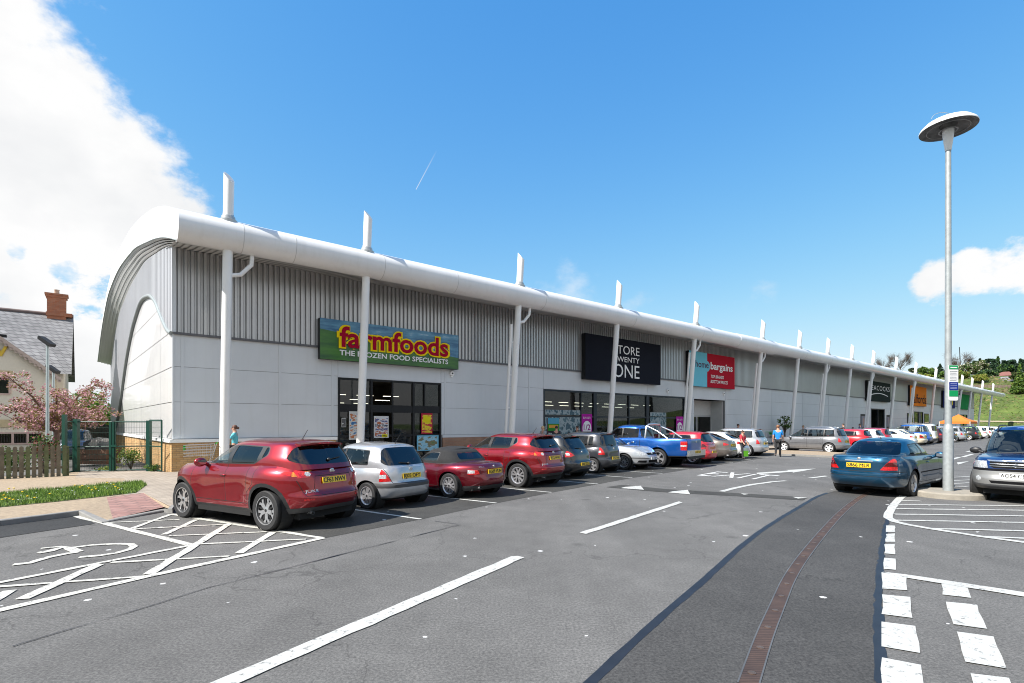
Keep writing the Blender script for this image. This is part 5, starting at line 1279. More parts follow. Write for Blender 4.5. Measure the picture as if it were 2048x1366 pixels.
# hatched island round the lamp post
poly_bar('island_edge_line', [(1845, 974), (1822, 983), (1806, 992), (1795, 1002), (1783.5, 1016), (1777, 1028), (1776, 1036), (1790, 1044), (1815, 1050), (1860, 1058), (1963, 1074), (2060, 1087)], .15)
for (a, b_) in (((1800, 1001.6), (1842, 1002.8)), ((1795, 1009.5), (2060, 1012.5)), ((1792, 1018), (2060, 1021.5)), ((1788, 1029), (2060, 1033)), ((1786, 1041), (2060, 1046)), ((1860, 1058), (2060, 1063)), ((1960, 1074), (2060, 1078)), ((1838, 983), (1882, 982)), ((1846, 976.5), (1935, 974)), ((1880, 969), (1940, 966)), ((1898, 962), (1945, 960)), ((1905, 955), (1950, 953)), ((1920, 996), (2060, 1002))): bar('island_stripe', a, b_, .10)
# disabled bay and its hatching
flat('tarmac_patch', P((-60, 1050), (0, 1043), (157, 1028), (190, 1048), (120, 1058), (0, 1076), (-60, 1086)), .006, PATCHA)
W1 = .10
for a, b_, w in (((136, 1029), (379, 1090.5), .12), ((341, 1029), (646, 1077), W1), ((-80, 1240), (290, 1155), .12), ((290, 1155), (646, 1077), .12), ((208, 1046.5), (359, 1040), .07), ((266, 1059), (458, 1049.4), .07), ((338, 1072.6), (533, 1064.7), .07), ((379, 1090), (612, 1079.4), .07), ((-80, 1182), (379, 1092), .10), ((222, 1126), (458, 1113.5), .07), ((-60, 1179), (290, 1154), .07),
                 ((263, 1058), (341.8, 1029.5), .09), ((328, 1070), (393, 1040), .10), ((297, 1150), (458, 1048.7), .13), ((478, 1107.5), (547, 1064.7), .12), ((44, 1199.7), (198, 1129.7), .13), ((-90, 1250), (20, 1182), .12)): bar('hatch_line', a, b_, w, OLD, .009 + .0003 * (int(a[0] * 7 + b_[1]) % 8))
poly_bar('wheelchair_symbol', [(142, 1096.5), (185, 1091), (235, 1088.5), (262, 1089.5), (268, 1094), (258, 1100), (232, 1107), (200, 1112), (158, 1115.5)], .10, OLD)
poly_bar('wheelchair_symbol', [(156, 1105), (135, 1108), (100, 1115), (75, 1122), (60, 1127), (26, 1130.5)], .11, OLD, .0103)
poly_bar('wheelchair_symbol', [(76, 1107), (100, 1103), (126, 1095), (140, 1098), (156, 1105)], .13, OLD, .0096); poly_bar('wheelchair_symbol', [(82, 1098), (104, 1096), (124, 1094)], .07, OLD, .0112)
# ---------------------------------------------------------------- pavement, kerbs, verge
ZP = .10
def gz(x, y): return gp(x, y, ZP)
PAVE = mat('buff footway', (.29, .225, .155), .9, 0, .25, 14, .35, 120)
BLOCK = brick_mat('block paving', (.30, .25, .20), (.37, .31, .25), (.15, .13, .10), axis='XY', bw=.21, bh=.105)
KERB = mat('concrete kerb', (.20, .195, .185), .85, 0, .15, 4, .2, 80)
RED_T = brick_mat('red tactile paving', (.27, .145, .125), (.33, .19, .165), (.12, .08, .07), axis='XY', bw=.4, bh=.20)
kl = [gz(-260, 1070), gz(0, 1039), gz(157, 1020.5)]
left_in = [gz(158, 1019), gz(213.6, 994.7), gz(287, 986), gz(340, 1013)]
fence_l = [Vector((-15.2, 17.9, ZP)), Vector((-17.5, 15.4, ZP)), Vector((-24, 12, ZP))]
K_ = [Vector((k.x, k.y, ZP)) for k in KB]
facadeA, facadeB = wp(S0 - .2, UW - .05, ZP), wp(44, UW - .05, ZP)
pv = [gz(-260, 1070), gz(0, 1039), gz(157, 1020.5), gz(213.6, 994.7), gz(249, 990.2), gz(249, 957), gz(150, 955), Vector((-15.6, 18.6, ZP)), Vector((-17.5, 15.6, ZP)), Vector((-24, 12, ZP))]
flat('footway', [(p.x, p.y) for p in pv], ZP, PAVE)
pv2 = [gz(249, 990.2), gz(287, 986), gz(340, 1013)] + K_ + [wp(40, -4, ZP), facadeB, facadeA, wp(S0 - 1.5, UW + 2, ZP), Vector((-15.6, 18.6, ZP)), gz(150, 955), gz(249, 957)]
flat('block_paving', [(p.x, p.y) for p in pv2], ZP + .002, BLOCK)
a, b_, c, d = gz(213.6, 994.7), gz(287, 986), gp(328, 1014, .03), gp(225.6, 1037.5, .03)
b = MB(); b.poly([a, d, c, b_]); o = b.build('tactile_ramp', RED_T, None, 0)
if o.data.polygons[0].normal.z < 0: o.data.flip_normals()
tag(o, kind='structure')
b = MB(); b.poly([gz(157, 1020.5), gp(205, 1043, .02), d, a]); b.poly([b_, c, gp(340, 1018, .05), gz(345, 1012)]); o = b.build('ramp_side', PAVE, None, 0); tag(o, kind='structure')
for p in o.data.polygons:
    if p.normal.z < 0: o.data.flip_normals(); break
def kerb(name, pts, zs, w=.13, zlow=-.02):
    b = MB(); n = len(pts); off = []
    for i, p in enumerate(pts):
        d = (pts[min(i + 1, n - 1)] - pts[max(i - 1, 0)]); d.z = 0; d.normalize(); off.append(Vector((-d.y, d.x, 0)) * w)
    for i in range(n - 1):
        L_ = (pts[i + 1] - pts[i]); k = max(1, round(Vector((L_.x, L_.y, 0)).length / .92))
        for j in range(k):
            g_ = .004 / max(L_.length, .1); t0, t1 = j / k + g_, (j + 1) / k - g_
            q = []
            for t in (t0, t1):
                p = pts[i] + L_ * t; o_ = off[i].lerp(off[i + 1], t); z = zs[i] + (zs[i + 1] - zs[i]) * t; q.append((p, o_, z))
            vs = []
            for p, o_, z in q: vs += [(p.x, p.y, zlow), (p.x, p.y, z - .015), (p.x + o_.x * .12, p.y + o_.y * .12, z), (p.x + o_.x, p.y + o_.y, z), (p.x + o_.x, p.y + o_.y, zlow)]
            b.add(vs, [(0, 5, 6, 1), (1, 6, 7, 2), (2, 7, 8, 3), (3, 8, 9, 4), (0, 1, 2, 3, 4), (9, 8, 7, 6, 5)])
    return tag(b.build(name, KERB, None, 0), kind='structure')
zk = ZP + .006
kerb('kerb', [gp(-260, 1072, .1), gp(0, 1041, .1), gp(157, 1022, .1), gp(203, 1045, .02), gp(210, 1043, .02), gp(328, 1019.5, .05), gp(345, 1018, .09)] + [K for K in KB], [zk, zk, zk, .025, .025, .05, .09] + [zk] * 12)
GRAVEL = mat('verge soil', (.05, .06, .02), .95, 0, .3, 4)
VG = [(-120, 1012), (-60, 997), (0, 986.5), (150, 974), (283, 963), (293, 971), (272, 986), (130, 1002), (0, 1015), (-60, 1026)]
vq = [gz(*p) for p in VG]; flat('verge', [(p.x, p.y) for p in vq], ZP + .006, GRAVEL)
def inpoly(p, q):
    r = False; j = len(q) - 1
    for i in range(len(q)):
        if (q[i].y > p.y) != (q[j].y > p.y) and p.x < (q[j].x - q[i].x) * (p.y - q[i].y) / (q[j].y - q[i].y) + q[i].x: r = not r
        j = i
    return r
GR = [mat('grass blade green', (.13, .23, .018), .7, 0, .2, 2), mat('grass blade pale', (.22, .32, .04), .7, 0, .2, 2), mat('grass blade dark', (.055, .14, .012), .7, 0, .2, 2)]
gb = MB(); xs_ = [p.x for p in vq]; ys_ = [p.y for p in vq]; cnt = 0
while cnt < 15000:
    p = Vector((rnd.uniform(min(xs_), max(xs_)), rnd.uniform(min(ys_), max(ys_)), 0))
    if not inpoly(p, vq): continue
    cnt += 1; h = rnd.uniform(.035, .10) * (1 + .9 * noise.noise(p * 1.6)); a = rnd.random() * 6.28; w = .006; lx, ly = rnd.uniform(-.04, .04), rnd.uniform(-.04, .04)
    dx, dy = math.cos(a) * w, math.sin(a) * w
    gb.add([(p.x - dx, p.y - dy, ZP), (p.x + dx, p.y + dy, ZP), (p.x + lx, p.y + ly, ZP + h)], [(0, 1, 2)], rnd.choice((0, 0, 1, 2)))
tag(gb.build('verge_grass', GR, None, 0), kind='stuff')
dan = None
for x, y in ((18, 985), (28, 984), (55, 1001), (45, 992), (8, 999), (12, 1004), (27, 1008), (150, 978), (160, 982), (165, 979), (178, 984), (184, 988), (190, 982), (192, 986), (231, 981), (228, 976), (236, 984), (70, 1004), (100, 996), (215, 972), (20, 1006), (5, 1008)):
    p = gz(x, y)
    if dan is None:
        dan = thing('dandelion', 'yellow dandelion flower in the grass verge by the footway', 'flower', p, 0, 'dandelions in the verge'); b = MB(); b.ell((0, 0, .10), (.026, .026, .012), 9, 5); b.build('flower_head', mat('dandelion yellow', (.75, .50, .01), .8, 0, .1), dan, 60); b = MB(); b.tube([(0, 0, 0), (.004, .002, .10)], .003, 5); b.build('stem', GR[1], dan, 60)
    else: c = dup(dan); c.location = p
b = MB(); cnt = 0
while cnt < 26:
    p = gz(rnd.uniform(0, 280), rnd.uniform(965, 1015))
    if inpoly(p, vq): b.ell((p.x, p.y, ZP + .07), (.013, .013, .008), 7, 4); cnt += 1
tag(b.build('daisies', mat('daisy white', (.75, .75, .72), .8, 0, .05), None, 60), kind='stuff')
# raised island in front of the far row
isl = [gp(1518, 910), gp(1600, 912.5), gp(1700, 917.5), gp(1790, 922), gp(1790, 912), gp(1690, 908), gp(1600, 904), gp(1528, 902.5)]
flat('traffic_island', [(p.x, p.y) for p in isl], .09, PAVE); kerb('kerb', [isl[0], isl[1], isl[2], isl[3]], [.1] * 4)
# ================================================================ trees, house, fences, street furniture, people
def leaf_cloud(b, c, rad, n, size, mis, rr, flat_=.75, hollow=.35):
    for _ in range(n):
        while True:
            v = Vector((rr.uniform(-1, 1), rr.uniform(-1, 1), rr.uniform(-1, 1)))
            if hollow < v.length < 1: break
        p = Vector((c[0] + v.x * rad[0], c[1] + v.y * rad[1], c[2] + v.z * rad[2]))
        a = Vector((rr.uniform(-1, 1), rr.uniform(-1, 1), rr.uniform(-1, 1))).normalized(); d = a.orthogonal().normalized(); e = a.cross(d); s = size * rr.uniform(.6, 1.3)
        b.add([p + d * s, p + e * s * flat_, p - d * s, p - e * s * flat_], [(0, 1, 2, 3)], rr.choice(mis))
BARK = mat('bark', (.085, .062, .048), .9, 0, .25, 6, .4, 30)
def tree(name, label, base, h, r, mats, seed, n=2600, leaf=.2, group=None, shape='round', trunkh=.3, cat='tree', trunk=BARK):
    "tapered trunk with limbs and a crown of leaf sized faces gathered in uneven clumps"
    rr = random.Random(seed); root = thing(name, label, cat, base, rr.random() * 6, group)
    tb_, cb = MB(), MB()
    tr_ = max(.06, r * .07); tb_.tube([(0, 0, -.1), (rr.uniform(-.05, .05) * r, 0, h * trunkh), (0, rr.uniform(-.05, .05) * r, h * .72)], [tr_ * 1.3, tr_, tr_ * .35] if shape != 'bare' else [tr_ * .7, tr_ * .5, tr_ * .12], 9)
    clumps = []
    if shape == 'round':
        for i in range(22):
            a = rr.random() * 6.28; e = rr.uniform(-.6, 1); q = rr.uniform(.45, .95); z = h * (trunkh + (1 - trunkh) * (.5 + .42 * e)); rad = r * q * math.sqrt(max(.08, 1 - (e * .85) ** 2)); clumps.append((rad * math.cos(a), rad * math.sin(a), z, r * rr.uniform(.22, .42)))
    elif shape == 'cone':
        for i in range(26):
            k = i / 25; z = h * (.08 + .9 * k); rad = r * (1 - k) ** .8; 
            for j in range(3): a = rr.random() * 6.28; clumps.append((rad * .55 * math.cos(a), rad * .55 * math.sin(a), z, max(.12 * r, rad * .42)))
    for x, y, z, cr in clumps:
        if rr.random() < .6: tb_.tube([(0, 0, h * trunkh * rr.uniform(.7, 1.2)), (x * .5, y * .5, z * .8), (x, y, z)], [tr_ * .5, tr_ * .3, tr_ * .1], 5)
    tot = sum(c[3] ** 2 for c in clumps)
    if shape == 'bare':
        for i in range(15):
            a = rr.random() * 6.28; p0 = Vector((0, 0, h * rr.uniform(.2, .6))); p1 = p0 + Vector((math.cos(a) * r * .5, math.sin(a) * r * .5, h * .3)); tb_.tube([p0, p1], [tr_ * .3, tr_ * .16], 5)
            for j in range(6):
                b1 = a + rr.uniform(-.9, .9); p2 = p1 + Vector((math.cos(b1) * r * rr.uniform(.2, .5), math.sin(b1) * r * rr.uniform(.2, .5), h * rr.uniform(.02, .25))); tb_.tube([p1, p2], [tr_ * .15, tr_ * .08], 4)
                for k in range(7): tb_.tube([p2.lerp(p1, rr.random() * .6), p2 + Vector((rr.uniform(-.35, .35) * r, rr.uniform(-.35, .35) * r, rr.uniform(0, .2) * h))], [tr_ * .09, tr_ * .04], 3)
                leaf_cloud(cb, p2, (r * .3, r * .3, h * .11), n // 160, leaf * .7, list(range(len(mats))), rr, hollow=0)
    for x, y, z, cr in clumps: leaf_cloud(cb, (x, y, z), (cr, cr, cr * .75), int(n * cr * cr / tot), leaf, list(range(len(mats))), rr)
    tb_.build('trunk', trunk, root, 50); cb.build('crown', mats, root, 0); return root
def leafmat(name, c): 
    if name in MATS: return MATS[name]
    m, t, o = nt(name); b = N(t, 'ShaderNodeBsdfPrincipled', Roughness=.65); b.inputs['Base Color'].default_value = rgba(c); tl = N(t, 'ShaderNodeBsdfTranslucent'); tl.inputs[0].default_value = rgba(c); mx = N(t, 'ShaderNodeMixShader'); mx.inputs[0].default_value = .3
    L(t, b.outputs[0], mx.inputs[1]); L(t, tl.outputs[0], mx.inputs[2]); L(t, mx.outputs[0], o.inputs[0]); return m
PINK = [leafmat('blossom pink', (.52, .26, .30)), leafmat('blossom pale', (.60, .38, .38)), leafmat('cherry bronze leaf', (.16, .09, .03)), leafmat('cherry olive leaf', (.20, .16, .04)), leafmat('blossom rose', (.42, .19, .24))]
GREEN = [leafmat('leaf mid', (.07, .14, .02)), leafmat('leaf light', (.12, .20, .03)), leafmat('leaf dark', (.035, .08, .015))]
DKG = [leafmat('conifer dark', (.018, .05, .022)), leafmat('conifer mid', (.03, .075, .03)), leafmat('conifer deep', (.01, .03, .016))]
YG = [leafmat('leaf yellow green', (.22, .25, .03)), leafmat('leaf lime', (.16, .24, .03)), leafmat('leaf straw', (.26, .22, .06))]
HAW = [leafmat('leaf mid', 0), leafmat('hawthorn blossom', (.45, .42, .32)), leafmat('leaf brown green', (.11, .10, .035)), leafmat('leaf dark', 0)]
BRN = [leafmat('bare twig bud', (.12, .09, .06)), leafmat('bare twig grey', (.14, .12, .10))]
def at(x, Y, z=0.0): return Vector(((x - CX) / F * Y, Y, z))
# cherry tree
rr = random.Random(5); cp = at(112, 21.5); root = thing('cherry_tree', 'pink blossoming cherry tree with bronze leaves in front of the cream house', 'tree', cp)
tb_, cb = MB(), MB(); tb_.tube([(0, 0, 0), (.03, 0, .9), (0, .05, 1.75)], [.13, .10, .085], 10)
for i in range(20):
    a = i * 2.4 + rr.uniform(-.3, .3); ln_ = rr.uniform(1.2, 2.05); up = rr.uniform(.2, 1.15) if i % 3 else rr.uniform(1.1, 1.9); p0 = Vector((0, .03, rr.uniform(1.35, 1.8))); p1 = p0 + Vector((math.cos(a) * ln_ * .5, math.sin(a) * ln_ * .5, up * .75)); p2 = p0 + Vector((math.cos(a) * ln_, math.sin(a) * ln_, up * rr.uniform(.6, 1.25)))
    tb_.tube([p0, p1, p2], [.055, .035, .012], 6)
    for j in range(9):
        k = .30 + .08 * j; q = p0.lerp(p1, k * 2) if k < .5 else p1.lerp(p2, k * 2 - 1); q2 = q + Vector((rr.uniform(-.5, .5), rr.uniform(-.5, .5), rr.uniform(-.15, .4))); tb_.tube([q, q2], [.012, .005], 4)
        leaf_cloud(cb, q2, (.25, .25, .17), 50, .040, [0, 1, 4, 0, 1, 2, 3, 2, 3], rr, hollow=0); leaf_cloud(cb, q, (.2, .2, .14), 16, .040, [0, 4, 2, 3, 3, 2], rr, hollow=0)
tb_.build('trunk', mat('cherry bark', (.16, .10, .08), .8, 0, .2, 8), root, 50); cb.build('crown', PINK, root, 0)
# house with a slate roof, same bearing as the shops
CREAM = mat('cream painted brick', (.66, .60, .49), .8, 0, .05, 1.5, .3, 25); SLATE = brick_mat('slate tiles', (.19, .19, .195), (.26, .26, .265), (.07, .07, .075), axis='XZ', bw=.32, bh=.22)
HB = at(147, 33.0); HM = Matrix(((DV.x, -NV.x, 0, HB.x), (DV.y, -NV.y, 0, HB.y), (0, 0, 1, 0), (0, 0, 0, 1)))      # ridge end; local x along the ridge to the right, y away from us
hs = thing('house', 'cream brick house with grey slate roof and a red brick chimney', 'house', M=HM)
RZ = 8.68; EZ = 4.77; RUN = 4.5
b = MB(); b.quad((-14, -RUN - .1, EZ - .1), (0, -RUN - .1, EZ - .1), (0, 0, RZ), (-14, 0, RZ)); b.quad((0, RUN, EZ), (-14, RUN, EZ), (-14, 0, RZ), (0, 0, RZ)); b.quad((0, -RUN - .1, EZ - .1), (0, -RUN - .1, EZ - .28), (0, 0, RZ - .18), (0, 0, RZ)); b.quad((0, 0, RZ - .18), (0, RUN, EZ - .18), (0, RUN, EZ), (0, 0, RZ)); rf = b.build('roof', SLATE, hs, 0)
b = MB(); b.tube([(-14, 0, RZ + .03), (0, 0, RZ + .03)], .11, 8); b.build('ridge_tiles', mat('ridge clay', (.16, .12, .11), .8, 0, .15), rf, 50)
b = MB(); b.box(-14, -.35, -RUN + .3, RUN - .3, 0, EZ + .2); b.poly([(-.35, -RUN + .3, EZ + .2), (-.35, RUN - .3, EZ + .2), (-.35, 0, RZ - .25)]); b.build('wall', CREAM, hs, 0)
CHB = brick_mat('chimney brick', (.40, .13, .06), (.46, .18, .09), (.30, .2, .15)); b = MB(); b.box(-1.25, -.35, -.35, .35, RZ - .5, RZ + 1.05); b.box(-1.31, -.29, -.41, .41, RZ + 1.052, RZ + 1.20); b.box(-1.36, -.24, -.46, .46, RZ + 1.202, RZ + 1.30); b.box(-1.3, -.05, -.4, .05, RZ - .1, RZ + .12); ch = b.build('chimney', CHB, rf, 0)
b = MB(); b.lathe([(.13, 0), (.12, .25), (.14, .27), (.14, .3)], 12, 0, Matrix.Translation((-.8, 0, RZ + 1.3))); b.build('chimney_pot', mat('pale chimney pot', (.45, .36, .28), .8), rf, 50)
# projecting gable wing at the left
GX, GF = -5.4, -RUN - .35       # x of the gable's ridge, y of its face
b = MB(); hwid = 4.6
ap = EZ - .10 + hwid * .86
b.poly([(GX - hwid, GF, 0), (GX + hwid, GF, 0), (GX + hwid, GF, EZ - .12), (GX, GF, ap - .12), (GX - hwid, GF, EZ - .12)]); b.quad((GX + hwid, GF, 0), (GX + hwid, 0, 0), (GX + hwid, 0, EZ), (GX + hwid, GF, EZ - .12)); b.build('gable_wall', CREAM, hs, 0)
b = MB(); 
for sg_ in (1, -1): b.quad((GX, GF - .3, ap), (GX + sg_ * (hwid + .35), GF - .3, EZ - .38), (GX + sg_ * (hwid + .35), 0, EZ - .38), (GX, 0, ap))
b.build('gable_roof', SLATE, hs, 0)
b = MB()
for sg_ in (1, -1):
    p, q = Vector((GX, GF - .33, ap + .03)), Vector((GX + sg_ * (hwid + .38), GF - .33, EZ - .37)); b.prism([p, q, q - Vector((0, 0, .26)), p - Vector((0, 0, .26))], (0, .04, 0))
    k = 26
    for i in range(k): c = p.lerp(q, (i + .5) / k) - Vector((0, .0, .27)); b.lathe([(.075, 0), (.075, .03)], 8, 0, Matrix.Translation(c) @ Matrix.Rotation(R(-90), 4, 'X'))
b.build('bargeboard', mat('pinkish bargeboard', (.42, .33, .28), .7), hs, 0)
STONE = mat('sandstone trim', (.50, .40, .24), .85, 0, .12, 4); WIN = mat('pinkish window frame', (.50, .36, .31), .6, 0, .05); PANE = glass('dark car glass', (.05, .06, .065), 1.6); CUR = mat('net curtain', (.40, .40, .40), .9)
def hpt(x, y, v=GF):
    "point on the gable face that the photo shows at x, y"
    bb = HB + (-NV) * v; r = (x - CX) / F; s = (r * bb.y - bb.x) / (DV.x - r * DV.y); return s, CH + (HZ - y) * (bb.y + s * DV.y) / F
def hwin(x0, x1, y0, y1, n, arch):
    sa, zb_ = hpt(x1, y1); sa_, zt_ = hpt(x1, y0); s0 = hpt(x0, y0)[0]; f = MB(); wd = (sa - s0) / n
    f.box(s0, sa, GF - .05, GF + .02, zt_ - .08, zt_); f.box(s0, sa, GF - .05, GF + .02, zb_, zb_ + .08)
    for k in range(n + 1): f.box(s0 + wd * k - .05, s0 + wd * k + .05, GF - .055, GF + .02, zb_ + .081, zt_ - .081)
    w = f.build('window', WIN, hs, 0)
    for k in range(n):
        g_ = MB(); g_.quad((s0 + wd * k + .05, GF - .03, zb_ + .08), (s0 + wd * (k + 1) - .05, GF - .03, zb_ + .08), (s0 + wd * (k + 1) - .05, GF - .03, zt_ - .08), (s0 + wd * k + .05, GF - .03, zt_ - .08)); g_.build('pane', PANE, w, 0)
        g_ = MB(); e = wd * .28; g_.quad((s0 + wd * k + .06, GF - .022, zb_ + .08), (s0 + wd * k + .06 + e * .5, GF - .022, zb_ + .08), (s0 + wd * k + .06 + e, GF - .022, zt_ - .08), (s0 + wd * k + .06, GF - .022, zt_ - .08)); g_.build('curtain', CUR, w, 0)
    b = MB()
    if arch:
        c = (s0 + sa) / 2; k = 14; rise = .28
        for i in range(k):
            t0, t1 = i / k, (i + 1) / k; f_ = lambda t: zt_ + .05 + rise * (1 - (2 * t - 1) ** 2); xa, xb = s0 - .1 + (sa - s0 + .2) * t0, s0 - .1 + (sa - s0 + .2) * t1; b.prism([(xa, GF - .06, f_(t0)), (xb, GF - .06, f_(t1)), (xb, GF - .06, f_(t1) + .22), (xa, GF - .06, f_(t0) + .22)], (0, .07, 0))
        b.box(c - .2, c + .2, GF - .1, GF + .0, zt_ + .28, zt_ + .68)
    else: b.box(s0 - .1, sa + .1, GF - .06, GF + .0, zt_ + .01, zt_ + .3)
    b.build('window_head', STONE, w, 0)
hwin(-70, 85, 864, 888, 5, True); hwin(-60, 20, 753, 790, 3, False)
s, z = hpt(2, 712); vs, fs = text_geo('V', .62, offset=.02); b = MB(); b.add([(s + v.x, GF - .08, z + v.y) for v in vs], fs); b.add([(s + v.x + .02, GF - .04, z + v.y) for v in vs], fs); b.build('wall_letter', mat('gold letter', (.62, .42, .06), .3, .6, .05), hs, 0)
s, z = hpt(4, 672); b = MB(); b.box(s - .25, s + .2, GF - .30, GF - .05, z - .08, z + .06); b.build('wall_lamp', DARK, hs, 0)
# two floodlight poles
for x, Y, yt, l in ((95, 19.0, 684, 'taller grey floodlight pole before the cherry tree'), (107, 23.0, 739, 'shorter grey floodlight pole just behind the taller one')):
    p = at(x, Y); h = CH + (HZ - yt) * Y / F; r = thing('floodlight_pole', l, 'floodlight', p, 0, 'floodlight poles by the cream house'); b = MB(); b.tube([(0, 0, 0), (0, 0, h - .1)], [.06, .045], 12); b.build('pole', mat('galvanised pole', (.36, .42, .43), .5, .4, .1), r, 50)
    M = Matrix.Translation((.02, 0, h)) @ Matrix.Rotation(R(35), 4, 'Y'); b = MB(M); b.box(-.30, .22, -.13, .13, -.07, .05); b.box(-.26, .18, -.10, .10, -.09, -.071); b.box(-.34, -.301, -.1, .1, -.05, .03); b.build('lamp_head', DARK, r, 30)
# picket fence
fa, fb = Vector((-14.75, 17.1, 0)), Vector((-18.6, 14.0, 0)); fd = (fb - fa).normalized(); fn = Vector((fd.y, -fd.x, 0))
OAK = mat('weathered fence timber', (.15, .125, .085), .9, 0, .3, 5, .4, 40); OAK2 = mat('mossy fence timber', (.12, .13, .06), .9, 0, .3, 5, .4, 40)
fm = Matrix(((fd.x, fn.x, 0, fa.x), (fd.y, fn.y, 0, fa.y), (0, 0, 1, 0), (0, 0, 0, 1))); fc = thing('picket_fence', 'weathered timber picket fence beside the green gates', 'fence', M=fm)
n = int((fb - fa).length / .148)
for k in range(n):
    x = .08 + k * .148; h = 1.12 + rnd.uniform(-.02, .02); b = MB(); y = -.03; w = .052
    b.prism([(x - w, y, .05), (x + w, y, .05), (x + w, y, h - .05), (x + w * .7, y, h - .012), (x, y, h), (x - w * .7, y, h - .012), (x - w, y, h - .05)], (0, .02, 0)); b.build('picket', OAK if k % 3 else OAK2, fc, 0)
for z in (.35, .85): b = MB(); b.box(0, (fb - fa).length, .0, .05, z, z + .08); b.build('rail', OAK, fc, 0)
for x in (0.02, 2.0, 4.2): b = MB(); b.box(x - .05, x + .05, .052, .15, 0, 1.08); b.build('post', OAK2, fc, 0)
def bush(label, base, r, h, mats, seed, n=900, leaf=.05, cat='shrub', name='shrub', group=None):
    rr = random.Random(seed); root = thing(name, label, cat, base, 0, group); sb, cb = MB(), MB()
    for i in range(9):
        a = rr.random() * 6.28; p = Vector((math.cos(a) * r * .6 * rr.random(), math.sin(a) * r * .6 * rr.random(), h * rr.uniform(.5, .9))); sb.tube([(0, 0, 0), p], [.02, .008], 4); leaf_cloud(cb, p, (r * .5, r * .5, h * .33), n // 9, leaf, list(range(len(mats))), rr, hollow=0)
    sb.build('stem', BARK, root, 0); cb.build('foliage', mats, root, 0); return root
bush('red tipped shrub rising behind the picket fence', at(88, 18.2), .7, 1.35, [leafmat('leaf mid', 0), leafmat('red shoot', (.22, .04, .04)), leafmat('leaf dark', 0)], 3, 1600, .035)
bush('green shrub behind the left pickets', at(25, 16.9), .7, .95, GREEN, 4, 1200, .035); bush('weed clump at the foot of the brick end wall', at(262, 20.5), .55, .75, YG[:2] + GREEN[:1], 5, 700, .035); bush('low weeds at the base of the right gate post', at(305, 18.9), .35, .3, GREEN, 6, 350, .03); bush('low weeds inside the green gates', at(215, 19.3), .5, .2, YG[:2] + GREEN[:1], 7, 300, .03)
# green mesh gates
GG = mat('dark green powder coat', (.003, .045, .03), .4, 0, .06)
gA, gB, gC, gD = gp(153, 949), gp(227, 947.5), gp(298, 945.5), gp(129, 953)
def mesh_leaf(root, a, b_, h=1.9):
    L_ = (b_ - a).length; d = (b_ - a).normalized(); m_ = MB(); pt = lambda t, z: a + d * t + Vector((0, 0, z))
    for z in (.12, 1.0, h): m_.tube([pt(.05, z), pt(L_ - .05, z)], .025, 6)
    for t in (.05, L_ - .05): m_.tube([pt(t, .12), pt(t, h)], .025, 6)
    fr = m_.build('gate_leaf', GG, root, 0); w = MB(); t = .1
    while t < L_ - .06: w.tube([pt(t, .12), pt(t, h + .05)], .0035, 4, caps=False); t += .05
    z = .3
    while z < h: w.tube([pt(.05, z), pt(L_ - .05, z)], .004, 4, caps=False); z += .2
    w.build('wire_mesh', GG, fr, 0)
gt_ = thing('mesh_gates', 'pair of dark green wire mesh gates between the fence and the brick wall', 'gate', (0, 0, 0))
mesh_leaf(gt_, gA, gB); mesh_leaf(gt_, gB, gC); mesh_leaf(gt_, gD, gA + Vector((-.1, 0, 0)))
gE = wp(S0 - .3, UW + .3, 0); mesh_leaf(gt_, gC, gE, 1.95)
for p, h, w in ((gA, 2.0, .075), (gC, 1.95, .065), (gD, 2.15, .055), (gB, 1.9, .035), (gB + (gA - gB).normalized() * .09, 1.9, .035)): b = MB(); b.box(p.x - w, p.x + w, p.y - w, p.y + w, 0, h); b.build('gate_post', GG, gt_, 0)
b = MB(); b.box(gB.x - .1, gB.x + .14, gB.y - .06, gB.y - .02, .98, 1.06); b.build('gate_lock', GG, gt_, 0)
# yard behind the gates
yd = thing('timber_planter', 'brown timber crate of rubbish behind the green gates', 'crate', at(197, 22.6), R(-8)); TB = mat('planter board', (.13, .065, .04), .85, 0, .25, 4)
for k in range(3): b = MB(); b.box(-.75, .75, -.35, -.31, .08 + k * .22, .28 + k * .22); b.box(-.75, .75, .31, .35, .08 + k * .22, .28 + k * .22); b.box(-.75, -.71, -.305, .305, .08 + k * .22, .28 + k * .22); b.box(.71, .75, -.305, .305, .08 + k * .22, .28 + k * .22); b.build('board', TB, yd, 0)
rr = random.Random(8)
for k, (c, l) in enumerate((((.03, .03, .035), 'black sack heaped in the timber crate'), ((.30, .29, .27), 'pale crumpled sheet on the timber crate'), ((.10, .10, .10), 'dark grey bundle on top of the crate'))):
    M = at(190 + 7 * k, 22.6, .85 + .12 * (k % 2)); b = MB(); b.ell((0, 0, 0), (.45, .3, .28), 14, 9)
    for v in b.v: v *= 1 + .35 * noise.noise(v * 3.5 + Vector((k, 0, 0)))
    o = b.build('rubbish_sack', mat('sack %d' % k, c, .6), None, 60); o.location = M; tag(o, l, 'rubbish sack', 'rubbish in the timber crate')
b = MB(); w0, w1 = at(60, 34), at(236, 37); d = (w1 - w0).normalized(); L_ = (w1 - w0).length; t = 0
bf = thing('board_fence', 'brown close boarded fence at the back of the yard', 'fence', (0, 0, 0))
while t < L_: p = w0 + d * t; b.prism([p, p + d * .145, p + d * .145 + Vector((0, 0, 1.75)), p + Vector((0, 0, 1.75))], (0, .02, 0)); t += .15
b.build('board_slats', mat('fence board', (.11, .09, .07), .9, 0, .3, 3), bf, 0)
tree('hedge_tree', 'bright green hedge tree beside the rear of the shop', at(206, 42), 4.3, 3.0, YG[:2] + GREEN[:2], 12, 3500, .13, trunkh=.1)
